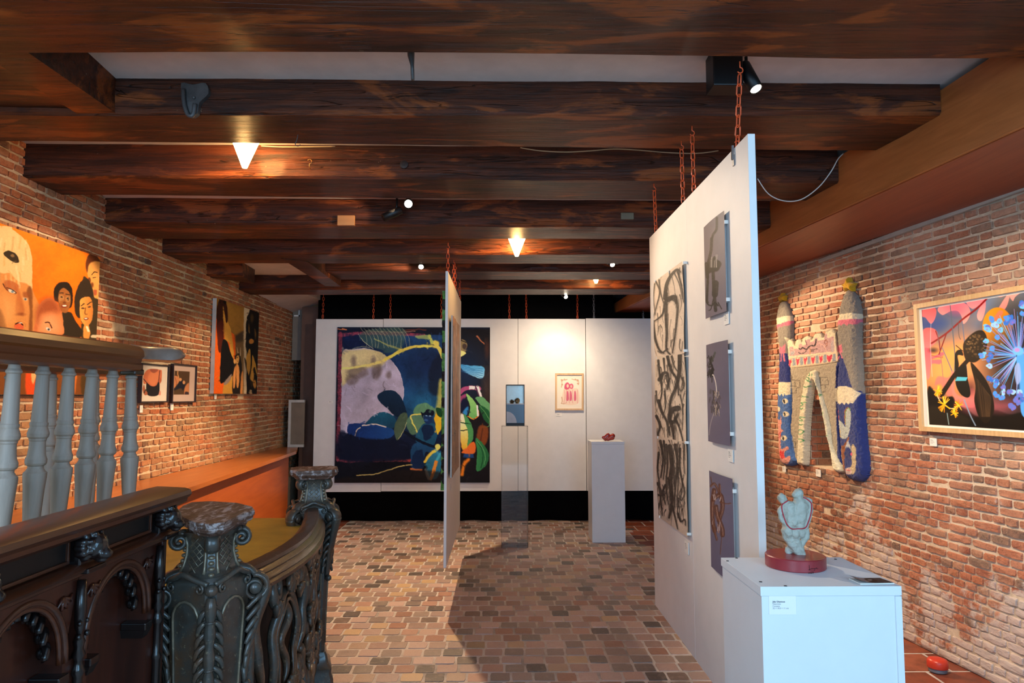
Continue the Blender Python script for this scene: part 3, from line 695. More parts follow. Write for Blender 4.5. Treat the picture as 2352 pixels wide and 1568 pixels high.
# ================================================================== ARTWORKS
class Painter:
    """flat artwork as colours on a fine mesh; shapes are given in photo pixels (or a zoomed crop of it)"""
    def __init__(s, X, Y): s.X, s.Y = X, Y; s.C = np.zeros((len(X), 3)); s.k, s.ox, s.oy = 1.0, 0.0, 0.0
    def tf(s, k, ox, oy): s.k, s.ox, s.oy = k, ox, oy; return s
    def _p(s, pts): return [(x/s.k + s.ox, y/s.k + s.oy) for x, y in pts]
    def blend(s, idx, a, c):
        c = np.asarray(c, float); a = a[:, None] if np.ndim(a) else a
        s.C[idx] = s.C[idx]*(1-a) + c*a
    def fill(s, c): s.C[:] = c; return s
    def gradv(s, y0, c0, y1, c1, mask=None):
        y0 = y0/s.k+s.oy; y1 = y1/s.k+s.oy
        t = np.clip((s.Y-y0)/(y1-y0), 0, 1)[:, None]; s.C[:] = np.array(c0, float)*(1-t) + np.array(c1, float)*t; return s
    @staticmethod
    def _s(soft): return soft if soft >= 9 else max(0.38, soft*0.5)
    def sdf(s, pts, soft, closed=True):
        P = np.array(pts, float); mg = soft*2+1
        idx = np.nonzero((s.X > P[:,0].min()-mg) & (s.X < P[:,0].max()+mg) & (s.Y > P[:,1].min()-mg) & (s.Y < P[:,1].max()+mg))[0]
        x, y = s.X[idx], s.Y[idx]; d2 = np.full(len(idx), 1e12); ins = np.zeros(len(idx), bool); tt = np.zeros(len(idx))
        m = len(P)
        for i in range(m if closed else m-1):
            a = P[i]; b = P[(i+1) % m]; ab = b-a; L = ab @ ab + 1e-9
            t = np.clip(((x-a[0])*ab[0] + (y-a[1])*ab[1])/L, 0, 1)
            q = (x-a[0]-t*ab[0])**2 + (y-a[1]-t*ab[1])**2; better = q < d2
            d2 = np.where(better, q, d2); tt = np.where(better, (i+t)/max(1, m-1), tt)
            if closed and a[1] != b[1]: ins ^= ((a[1] > y) != (b[1] > y)) & (x < (b[0]-a[0])*(y-a[1])/(b[1]-a[1]) + a[0])
        return idx, np.sqrt(d2), ins, tt
    def poly(s, pts, c, soft=0.7, a=1.0, smooth=True, c2=None, ang=90.0):
        p = s._p(pts); soft = s._s(soft)
        if smooth: p = [(q.x, q.y) for q in spline(p, 5, True)]
        idx, d, ins, _ = s.sdf(p, soft)
        if not len(idx): return s
        al = np.clip(0.5 + np.where(ins, d, -d)/(2*soft), 0, 1)*a
        if c2 is not None:
            u = s.X[idx]*math.cos(R(ang)) + s.Y[idx]*math.sin(R(ang)); P = np.array(p); w = P[:,0]*math.cos(R(ang)) + P[:,1]*math.sin(R(ang))
            t = np.clip((u-w.min())/(np.ptp(w)+1e-6), 0, 1)[:, None]; c = np.array(c, float)*(1-t) + np.array(c2, float)*t
        s.blend(idx, al, c); return s
    def ell(s, cx, cy, rx, ry, c, soft=0.8, a=1.0, rot=0.0, c2=None):
        soft = s._s(soft); cx, cy = cx/s.k+s.ox, cy/s.k+s.oy; rx, ry = rx/s.k, ry/s.k; r = max(rx, ry)+soft*2
        idx = np.nonzero((abs(s.X-cx) < r) & (abs(s.Y-cy) < r))[0]
        x, y = s.X[idx]-cx, s.Y[idx]-cy; co, si = math.cos(R(rot)), math.sin(R(rot))
        q = np.sqrt(((x*co+y*si)/rx)**2 + ((-x*si+y*co)/ry)**2); al = np.clip(0.5 + (1-q)*min(rx, ry)/(2*soft), 0, 1)*a
        if c2 is not None: t = np.clip(q, 0, 1)[:, None]; c = np.array(c, float)*(1-t) + np.array(c2, float)*t
        s.blend(idx, al, c); return s
    def line(s, pts, w, c, soft=0.6, a=1.0, smooth=True, w2=None, dry=0.0, seed=1):
        p = s._p(pts)
        if smooth and len(p) > 2: p = [(q.x, q.y) for q in spline(p, 6)]
        soft = s._s(soft); w2 = None if w2 is None else w2
        w = w/s.k; w2 = w if w2 is None else w2/s.k
        idx, d, _, t = s.sdf(p, max(w, w2)/2 + soft, False)
        if not len(idx): return s
        hw = (w + (w2-w)*t)/2; al = np.clip(0.5 + (hw-d)/(2*soft), 0, 1)*a
        if dry: al = al*np.clip(1.0 - dry*(vnoise(np.stack([s.X[idx], s.Y[idx]], 1), 0.35, seed)-0.3)*2.2, 0, 1)
        s.blend(idx, al, c); return s
    def tex(s, scale, amp, seed=0, sx=1.0, sy=1.0, c=None, thr=None):
        n = vnoise(np.stack([s.X*sx, s.Y*sy], 1), scale, seed, 4)
        if c is None: s.C *= (1 + (n-0.5)*2*amp)[:, None]
        else: s.blend(np.arange(len(s.X)), np.clip((n-thr)*8, 0, 1)*amp, c)
        return s
    def strokes(s, n, L, w, amp, seed, up=0.5):
        rg = random.Random(seed); N = len(s.X)
        k, ox, oy = s.k, s.ox, s.oy; s.tf(1, 0, 0)
        for _ in range(n):
            i = rg.randrange(N); a = rg.gauss(1.2, 0.9); l = L*rg.uniform(.4, 1.2); c = s.C[i]*(1 + rg.uniform(-amp, amp)) + rg.uniform(-9, 9)
            x, y = s.X[i], s.Y[i]; dx, dy = l*math.cos(a)/2, l*math.sin(a)/2
            s.line([(x-dx, y-dy), (x+rg.uniform(-2, 2), y+rg.uniform(-2, 2)), (x+dx, y+dy)], w*rg.uniform(.5, 1.4), c, .8, .6, dry=.35, seed=_ % 40)
        s.tf(k, ox, oy); return s
    def within(s, pts, fn, smooth=True):
        """run fn only inside a polygon"""
        p = s._p(pts)
        if smooth: p = [(q.x, q.y) for q in spline(p, 5, True)]
        idx, d, ins, _ = s.sdf(p, 0.7); keep = s.C.copy(); fn(s); m = np.zeros(len(s.X)); m[idx] = np.clip(0.5+np.where(ins, d, -d)/1.4, 0, 1)
        s.C = keep*(1-m[:, None]) + s.C*m[:, None]; return s
def art_mat(name, rough=0.5, coat=0.0, bump=0.0, bs=200.0, spec=0.4):
    if name in _M: return _M[name]
    t = NT(name); a = t.n('ShaderNodeVertexColor', _layer_name='paint').outputs[0]; t.l(a, t.b.inputs['Base Color'])
    t.set(Roughness=rough, Coat_Weight=coat, Coat_Roughness=0.08, Specular_IOR_Level=spec)
    if bump: t.bump(t.noise(t.pos(), bs, 4), bump, 0.003)
    _M[name] = t.m; return t.m
def set_paint(me, C):
    at = me.color_attributes.new('paint', 'FLOAT_COLOR', 'POINT')
    L = np.ones((len(me.vertices), 4), np.float32); L[:, :3] = s2l(np.clip(C, 0, 255)); at.data.foreach_set('color', L.ravel())
def grid_mesh(name, V, nu, nv, mat, smooth=True):
    me = bpy.data.meshes.new(name); n = nu*nv
    i = np.arange((nu-1)*(nv-1)); a = (i // (nv-1))*nv + i % (nv-1)
    q = np.stack([a, a+nv, a+nv+1, a+1], 1).astype(np.int32)
    me.vertices.add(n); me.vertices.foreach_set('co', np.asarray(V, np.float32).ravel())
    me.loops.add(q.size); me.loops.foreach_set('vertex_index', q.ravel()); me.polygons.add(len(q))
    me.polygons.foreach_set('loop_start', np.arange(0, q.size, 4, dtype=np.int32))
    try: me.polygons.foreach_set('loop_total', np.full(len(q), 4, np.int32))
    except Exception: pass
    me.polygons.foreach_set('use_smooth', np.full(len(q), smooth)); me.materials.append(mat); me.update(); me.validate(); return me
def art(name, TL, TR, BR, BL, paint, mat, parent, step=0.85, bow=None, flip=False, warp=0.0):
    """corners in world space, bilinear sheet; paint(Painter) colours it"""
    TL, TR, BR, BL = [np.array(p, float) for p in (TL, TR, BR, BL)]
    x, y, _ = proj_np([TL, TR, BR, BL])
    nu = int(min(460, max(12, max(math.hypot(x[1]-x[0], y[1]-y[0]), math.hypot(x[2]-x[3], y[2]-y[3]))/step)))
    nv = int(min(560, max(12, max(math.hypot(x[3]-x[0], y[3]-y[0]), math.hypot(x[2]-x[1], y[2]-y[1]))/step)))
    u, v = np.meshgrid(np.linspace(0, 1, nu), np.linspace(0, 1, nv), indexing='ij'); u = u.ravel()[:, None]; v = v.ravel()[:, None]
    V = (TL*(1-u)+TR*u)*(1-v) + (BL*(1-u)+BR*u)*v
    px, py, _ = proj_np(V)
    if warp: q = np.stack([px, py], 1); px = px + (vnoise(q, .11, 3, 3)-.5)*warp*2; py = py + (vnoise(q, .11, 9, 3)-.5)*warp*2
    p = Painter(px, py); paint(p)
    if bow is not None: V = V + bow(u[:, 0], v[:, 0])
    c = V.mean(0); me = grid_mesh(name, V - c, nu, nv, mat); set_paint(me, p.C)
    return link(name, me, Vector(c), parent)
def slab_from(TL, TR, BR, BL, back):
    b = Vector(back); m = MB(); q = [Vector(p) for p in (BL, BR, TR, TL)]
    return m.hexa([q[0], q[1], q[1]+b, q[0]+b, q[3], q[2], q[2]+b, q[3]+b])
M_canvas = art_mat('oil_paint', 0.6, 0.0, 0.2, 140.0, 0.12)
M_paper = art_mat('printed_paper', 0.6)
M_gloss = art_mat('framed_print_glass', 0.5, 0.12, spec=0.2)
M_metalprint = art_mat('brushed_print', 0.5, 0.0, spec=0.12)
M_canvside = plain('canvas_side', (196, 190, 182), 0.8)
M_darkside = plain('dark_canvas_side', (26, 22, 20), 0.7)
M_card = plain('label_card', (236, 234, 228), 0.7, var=0.01)
M_ink = plain('label_ink', (120, 120, 124), 0.8)
Z = lambda x, y: (x, y)

# ---------- orange group portrait, left wall
def p_orange(p):
    p.gradv(500, (240, 122, 22), 830, (238, 96, 14)); p.tex(0.02, 0.14, 3); p.tex(0.15, 0.05, 4)
    p.tf(3.646, 0, 490); sk, sk2, dk = (196, 128, 66), (150, 86, 40), (52, 36, 26)
    p.poly([(-900, 60), (0, 100), (110, 140), (205, 215), (255, 300), (270, 420), (270, 640), (270, 990), (-900, 1000)], (206, 176, 122))
    p.poly([(-900, 420), (0, 500), (70, 480), (140, 560), (270, 640), (268, 1000), (-900, 1000)], sk, 3)
    for k in range(26): x = random.uniform(-10, 240); y = random.uniform(180, 560); p.line([(x, y), (x+random.uniform(-14, 14), y+random.uniform(50, 110))], 16, random.choice([(226, 204, 160), (186, 146, 82), (214, 186, 130), (170, 132, 78)]), 3, 0.45)
    p.poly([(225, 640), (268, 640), (268, 990), (240, 990), (248, 800)], (104, 58, 26), 4, 0.8); p.poly([(0, 800), (50, 960), (-40, 990)], (96, 56, 28), 6, 0.7)
    p.poly([(32, 330), (75, 312), (135, 345), (160, 400), (130, 412), (85, 390), (45, 360)], (44, 32, 20), 1.2); p.ell(105, 355, 16, 12, (120, 92, 60), 2)
    p.line([(28, 590), (60, 640), (130, 672)], 9, (54, 26, 14)); p.poly([(50, 560), (110, 570), (160, 610), (140, 670), (80, 660), (35, 610)], (156, 76, 36), 4, 0.7)
    p.ell(100, 652, 34, 15, (214, 196, 176), 1.5, 1, 22); p.ell(104, 654, 12, 12, (110, 130, 140)); p.line([(55, 622), (100, 636), (138, 668)], 6, (40, 20, 12))
    p.ell(212, 716, 20, 14, (190, 160, 130), 2, 1, 30); p.ell(212, 718, 9, 9, (80, 88, 92)); p.poly([(190, 660), (240, 660), (245, 700), (200, 700)], (130, 66, 30), 4, 0.7)
    p.poly([(150, 640), (178, 700), (205, 800), (185, 850), (140, 840), (130, 790)], (168, 92, 44), 5, 0.75); p.ell(170, 845, 38, 12, (104, 46, 24), 4, 0.6); p.poly([(20, 700), (120, 760), (110, 900), (30, 930)], (218, 156, 92), 14, 0.7)
    p.poly([(120, 930), (165, 905), (192, 925), (192, 965), (130, 968)], (198, 88, 52), 2); p.line([(130, 925), (165, 912), (190, 932)], 10, (40, 16, 10)); p.ell(172, 915, 16, 4, (230, 220, 200), 1)
    # four friends on the right
    p.poly([(720, 400), (750, 345), (810, 355), (840, 400), (850, 560), (838, 740), (815, 760), (785, 720), (760, 600), (728, 500)], (214, 150, 78)); p.poly([(715, 420), (745, 345), (810, 352), (838, 400), (790, 400), (745, 430), (728, 495)], (92, 46, 24), 3)
    p.line([(768, 512), (792, 490), (815, 496)], 8, (40, 22, 14)); p.line([(780, 540), (800, 536)], 6, (70, 40, 24)); p.ell(772, 600, 14, 20, (120, 66, 34), 3); p.poly([(780, 640), (808, 640), (806, 682), (786, 682)], (170, 86, 54), 2); p.ell(748, 560, 14, 26, (110, 60, 34), 2)
    p.poly([(690, 560), (735, 550), (770, 620), (790, 700), (845, 760), (850, 1050), (700, 1050), (680, 960)], (60, 48, 32), 2)
    p.poly([(622, 760), (640, 640), (690, 560), (740, 552), (760, 610), (775, 700), (700, 720), (672, 800), (668, 880), (632, 840)], (50, 38, 28), 2)
    p.poly([(680, 710), (755, 705), (778, 790), (772, 880), (735, 945), (700, 930), (672, 870), (668, 780)], (226, 160, 78), 1.5, c2=(190, 116, 52), ang=0)
    p.line([(680, 772), (705, 756)], 8, dk); p.line([(730, 760), (765, 742)], 8, dk); p.ell(695, 795, 14, 7, (90, 60, 40)); p.ell(748, 782, 14, 7, (90, 60, 40)); p.line([(716, 790), (712, 838), (728, 842)], 8, (130, 76, 36)); p.ell(720, 880, 22, 11, (120, 52, 34)); p.ell(718, 878, 14, 5, (236, 222, 200))
    p.poly([(700, 940), (745, 940), (750, 1040), (700, 1040)], (214, 140, 66), 2); p.line([(728, 950), (742, 985)], 18, (232, 214, 180), 2); p.poly([(770, 1016), (838, 1022), (838, 1044), (770, 1040)], (196, 180, 150), 2)
    p.poly([(515, 840), (590, 830), (640, 910), (690, 990), (650, 1050), (500, 1050)], (46, 36, 26), 2)
    p.poly([(452, 640), (480, 590), (540, 572), (590, 600), (610, 680), (600, 780), (560, 790), (480, 740), (455, 720)], (36, 26, 20), 2)
    p.poly([(495, 660), (530, 625), (580, 660), (592, 720), (580, 800), (545, 835), (508, 810), (488, 740)], (150, 92, 46), 2); p.ell(514, 706, 24, 26, (176, 132, 84), 1.5, 0.6); p.ell(568, 716, 20, 26, (176, 132, 84), 1.5, 0.6); p.line([(498, 668), (528, 664)], 8, dk); p.line([(552, 676), (582, 680)], 8, dk); p.ell(516, 700, 8, 6, dk); p.ell(566, 710, 8, 6, dk); p.ell(540, 748, 14, 12, (112, 62, 32), 2); p.ell(540, 776, 26, 13, (120, 46, 34)); p.ell(541, 774, 18, 6, (240, 224, 210))
    p.poly([(296, 900), (320, 780), (390, 710), (460, 730), (515, 820), (530, 920), (515, 1020), (300, 1010)], (204, 122, 72), 2); p.poly([(300, 860), (320, 770), (390, 706), (460, 726), (512, 815), (440, 830), (350, 850), (320, 930)], (140, 66, 34), 9, 0.85)
    p.poly([(350, 880), (440, 850), (500, 940), (470, 1000), (350, 1000)], (226, 156, 110), 10, 0.7); p.line([(378, 912), (410, 912), (434, 960)], 10, (70, 36, 22)); p.ell(404, 968, 22, 12, (206, 196, 186), 1.2, 1, 30); p.ell(408, 970, 9, 9, (60, 60, 66)); p.ell(302, 960, 14, 36, (190, 104, 60), 3)
    # below the handrail
    p.poly([(0, 1290), (860, 1290), (850, 1560), (-900, 1560), (-900, 1290)], (120, 68, 30), 6); p.poly([(230, 1290), (400, 1290), (370, 1540), (230, 1540)], (214, 74, 30), 4); p.poly([(265, 1330), (312, 1320), (275, 1430)], (210, 170, 110), 3); p.poly([(540, 1300), (640, 1300), (620, 1520), (530, 1520)], (206, 110, 44), 4); p.poly([(700, 1300), (850, 1300), (840, 1530), (690, 1530)], (76, 54, 28), 4)
    p.strokes(110, 12, 2.4, .14, 3); p.tex(0.5, 0.05, 9)
pr = on_left(225, 700, 0.045); zt = on_left(232, 592, 0.045).z; zb = on_left(212, 906, 0.045).z; YL = 3.32
lp = lambda Y, z, off: Vector((LWA + LWB*Y + off, Y, z))
t = thing('painting', lp((YL+pr.y)/2, zb, 0.02), 'large orange oil painting of several heads on the left brick wall', 'painting')
art('painted_canvas', lp(YL, zt, .045), lp(pr.y, zt, .045), lp(pr.y, zb, .045), lp(YL, zb, .045), p_orange, M_canvas, t, warp=1.3)
slab_from(lp(YL, zt, .044), lp(pr.y, zt, .044), lp(pr.y, zb, .044), lp(YL, zb, .044), (-.036, 0, 0)).go('stretcher', M_darkside, t)

# ---------- tall painting of women with rabbit ears
def p_women(p):
    p.tf(5.807, 470, 660); p.fill((150, 108, 48)); p.poly([(300, 100), (530, 200), (530, 580), (410, 640), (320, 500)], (160, 116, 50), 4, smooth=False); p.tex(0.06, 0.12, 5)
    p.poly([(140, 400), (340, 580), (414, 640), (414, 930), (250, 1450), (120, 1450)], (236, 100, 26), 1, smooth=False); p.poly([(412, 640), (530, 575), (530, 1420), (412, 1420)], (112, 86, 56), 2, smooth=False, c2=(150, 116, 72), ang=90); p.poly([(415, 640), (520, 590), (510, 700), (420, 720)], (54, 44, 34), 8, 0.7)
    p.poly([(528, 250), (730, 340), (730, 1430), (540, 1430)], (22, 18, 14), 1, smooth=False); p.poly([(528, 250), (600, 290), (560, 560), (560, 1420), (526, 1420)], (206, 188, 160), 1.5)
    skin = (222, 160, 66); p.poly([(185, 1200), (370, 1150), (375, 1430), (245, 1430), (255, 1260)], (206, 150, 62), 1); p.poly([(250, 260), (295, 250), (300, 420), (350, 560), (385, 800), (385, 960), (350, 960), (330, 740), (270, 700), (250, 500)], skin, 1)
    p.poly([(160, 400), (170, 240), (205, 160), (260, 170), (300, 260), (308, 430), (290, 470), (265, 330), (245, 250), (250, 480), (250, 700), (215, 860), (180, 800)], (58, 26, 16), 1); p.poly([(165, 500), (250, 450), (250, 700), (215, 860), (185, 800)], (96, 34, 22), 5, 0.8); p.poly([(190, 150), (215, 190), (205, 210)], (14, 10, 8), 1); p.poly([(250, 180), (285, 165), (285, 230), (262, 220)], (14, 10, 8), 1)
    p.line([(246, 292), (262, 290)], 7, (40, 24, 14)); p.ell(254, 304, 8, 4, (30, 20, 14)); p.line([(258, 320), (250, 345), (262, 352)], 4, (150, 90, 40))
    p.poly([(220, 850), (245, 700), (300, 720), (340, 850), (395, 1000), (392, 1140), (300, 1250), (250, 1270), (210, 1270), (205, 1120), (215, 950)], (20, 18, 20), 1); p.poly([(260, 1270), (360, 1150), (340, 1240), (280, 1300)], (150, 130, 124), 2)
    p.poly([(375, 1180), (400, 940), (430, 890), (470, 900), (500, 1120), (480, 1420), (380, 1420)], (34, 28, 24), 1.5); p.ell(440, 960, 22, 60, (226, 170, 96), 1.5, 1, 6); p.poly([(380, 1180), (415, 1040), (410, 1300), (385, 1340)], (222, 150, 84), 1.5); p.poly([(420, 1040), (460, 1060), (460, 1290), (430, 1320)], (220, 150, 84), 1.5); p.poly([(490, 1160), (512, 1140), (500, 1420), (475, 1420)], (214, 140, 76), 2)
    p.line([(447, 870), (430, 800)], 10, (226, 206, 170), 1, w2=4); p.line([(475, 905), (478, 800)], 10, (226, 206, 170), 1, w2=4); p.ell(437, 935, 9, 5, (30, 24, 20)); p.line([(434, 980), (446, 984)], 6, (110, 40, 30)); p.ell(402, 985, 18, 32, (226, 170, 100), 1.5)
    p.poly([(550, 620), (560, 420), (610, 330), (660, 340), (690, 560), (660, 870), (560, 860)], (14, 12, 10), 1); p.ell(632, 410, 22, 60, (74, 54, 28), 3); p.ell(622, 720, 34, 34, (190, 128, 52), 2, 1); p.poly([(590, 480), (605, 600), (585, 590)], (120, 86, 40), 2); p.poly([(665, 540), (690, 620), (675, 690)], (120, 86, 40), 3)
    p.poly([(548, 1000), (580, 850), (610, 830), (612, 1040), (590, 1160), (580, 1160)], (196, 146, 60), 1.2); p.poly([(640, 900), (690, 1060), (700, 1180), (660, 1060), (625, 1300), (605, 1200), (630, 1040)], (200, 150, 60), 1.2); p.poly([(640, 1080), (655, 1190), (640, 1320), (612, 1280)], (216, 160, 70), 1.2); p.poly([(530, 950), (560, 1000), (560, 1200), (590, 1420), (700, 1420), (700, 1300), (590, 1200)], (16, 12, 10), 2, 0.8); p.ell(668, 1290, 20, 60, (206, 146, 66), 1.5); p.ell(662, 1270, 8, 5, dkb); p.poly([(600, 1370), (630, 1370), (630, 1430), (600, 1430)], (190, 160, 120), 1); p.strokes(60, 10, 1.8, .16, 5); p.tex(0.6, 0.05, 3)
dkb = (26, 20, 16)
q = [on_left(*c, 0.05) for c in ((496, 684), (594, 717), (591, 905), (493, 903))]
ya, yb = (q[0].y+q[3].y)/2, (q[1].y+q[2].y)/2; zt, zb = (q[0].z+q[1].z)/2, (q[2].z+q[3].z)/2
t = thing('painting', lp((ya+yb)/2, zb, 0.02), 'tall painting of dark-dressed women with rabbit ears on the left brick wall', 'painting')
art('painted_canvas', lp(ya, zt, .05), lp(yb, zt, .05), lp(yb, zb, .05), lp(ya, zb, .05), p_women, M_canvas, t, warp=.9)
slab_from(lp(ya, zt, .049), lp(yb, zt, .049), lp(yb, zb, .049), lp(ya, zb, .049), (-.040, 0, 0)).go('stretcher', M_canvside, t)

# ---------- framed pictures
def framed(label, TL, TR, BR, BL, n, fw, fd, matw, paint, mfr, parent_group=None, glassmat=None, name='framed_print'):
    """corners of the outer frame on its back plane; n = outward unit normal"""
    TL, TR, BR, BL = [Vector(p) for p in (TL, TR, BR, BL)]; n = Vector(n).normalized()
    t = thing(name, (BL+BR)/2, label, 'framed picture', parent_group)
    ux = (TR-TL).normalized(); uz = (TL-BL).normalized()
    def bar(a, b, c, d): MB().hexa([a, b, b+n*fd, a+n*fd, d, c, c+n*fd, d+n*fd]).go('frame_bar', mfr, t)
    iTL, iTR, iBR, iBL = TL+ux*fw-uz*fw, TR-ux*fw-uz*fw, BR-ux*fw+uz*fw, BL+ux*fw+uz*fw
    bar(iTL, iTR, TR, TL); bar(BL, BR, iBR, iBL); bar(BL, iBL, iTL, TL); bar(iBR, BR, TR, iTR)
    o = n*fd*0.45; art('print', iTL+o, iTR+o, iBR+o, iBL+o, paint, glassmat or M_gloss, t); return t
def p_torso(p):
    p.tf(12.06, 310, 820); p.fill((228, 214, 200)); p.within([(205, 1040), (230, 320), (750, 330), (715, 1050)], lambda s: s.fill((226, 214, 196)), False)
    p.poly([(400, 330), (700, 350), (745, 400), (735, 650), (690, 720), (640, 1045), (345, 1045), (320, 760), (240, 730), (232, 560), (280, 420)], (214, 118, 78), 1); p.poly([(430, 420), (650, 420), (640, 640), (500, 780), (360, 620)], (228, 140, 92), 3, 0.7); p.poly([(420, 330), (640, 340), (560, 430), (470, 420)], (150, 78, 62), 2, 0.8)
    p.poly([(320, 720), (430, 790), (520, 810), (600, 770), (640, 690), (680, 740), (645, 1045), (350, 1045)], (30, 26, 28), 1); p.line([(650, 690), (690, 370)], 18, (60, 30, 34)); p.line([(340, 720), (235, 600)], 18, (40, 26, 30)); p.poly([(210, 900), (250, 760), (290, 900), (345, 980), (330, 1045), (260, 1040)], (170, 96, 66), 1); p.line([(255, 990), (295, 905), (345, 930)], 26, (36, 40, 34)); p.poly([(680, 930), (715, 960), (710, 1045), (660, 1045)], (220, 150, 130), 1); p.poly([(690, 560), (735, 640), (700, 720), (670, 680)], (190, 100, 64), 2)
def p_hands(p):
    p.tf(12.06, 310, 820); p.fill((196, 170, 160)); p.within([(1068, 1035), (1100, 375), (1518, 400), (1492, 1035)], lambda s: s.fill((78, 54, 30)), False)
    p.within([(1068, 1035), (1100, 375), (1518, 400), (1492, 1035)], lambda s: (s.poly([(1090, 540), (1190, 540), (1235, 620), (1170, 780), (1085, 850)], (200, 130, 84), 1), s.line([(1190, 385), (1185, 470), (1215, 560)], 26, (206, 150, 96)), s.poly([(1220, 700), (1300, 640), (1400, 740), (1330, 920), (1270, 860), (1090, 920), (1080, 880)], (22, 22, 32), 2), s.ell(1260, 620, 36, 46, (206, 150, 100), 1), s.ell(1355, 700, 36, 50, (200, 144, 96), 1), s.poly([(1400, 800), (1500, 720), (1500, 1035), (1440, 960), (1370, 1030), (1365, 930)], (186, 120, 76), 2), s.poly([(1395, 960), (1480, 970), (1490, 1035), (1390, 1035)], (52, 36, 40), 2), s.line([(1110, 560), (1150, 700), (1140, 790)], 14, (130, 76, 50), 1.0)), False)
M_frdark = plain('dark_frame_wood', (44, 26, 24), 0.5)
nl = (1, -LWB, 0)
def wall_rect(fn, xl, xr, yt, yb, off=0.0):
    a = fn(xl, (yt+yb)/2, off); b = fn(xr, (yt+yb)/2, off); zt = (fn(xl, yt, off).z); zb = fn(xl, yb, off).z
    mk = lambda q, z: Vector((q.x, q.y, z)); return mk(a, zt), mk(b, zt), mk(b, zb), mk(a, zb)
framed('dark-framed photo of a torso in a black slip top on the left brick wall', *wall_rect(on_left, 317, 382, 833, 925, .012), nl, 0.012, 0.03, 0, p_torso, M_frdark)
framed('dark-framed photo of tangled hands on a brown ground, on the left brick wall', *wall_rect(on_left, 390, 445, 834, 925, .012), nl, 0.012, 0.03, 0, p_hands, M_frdark)
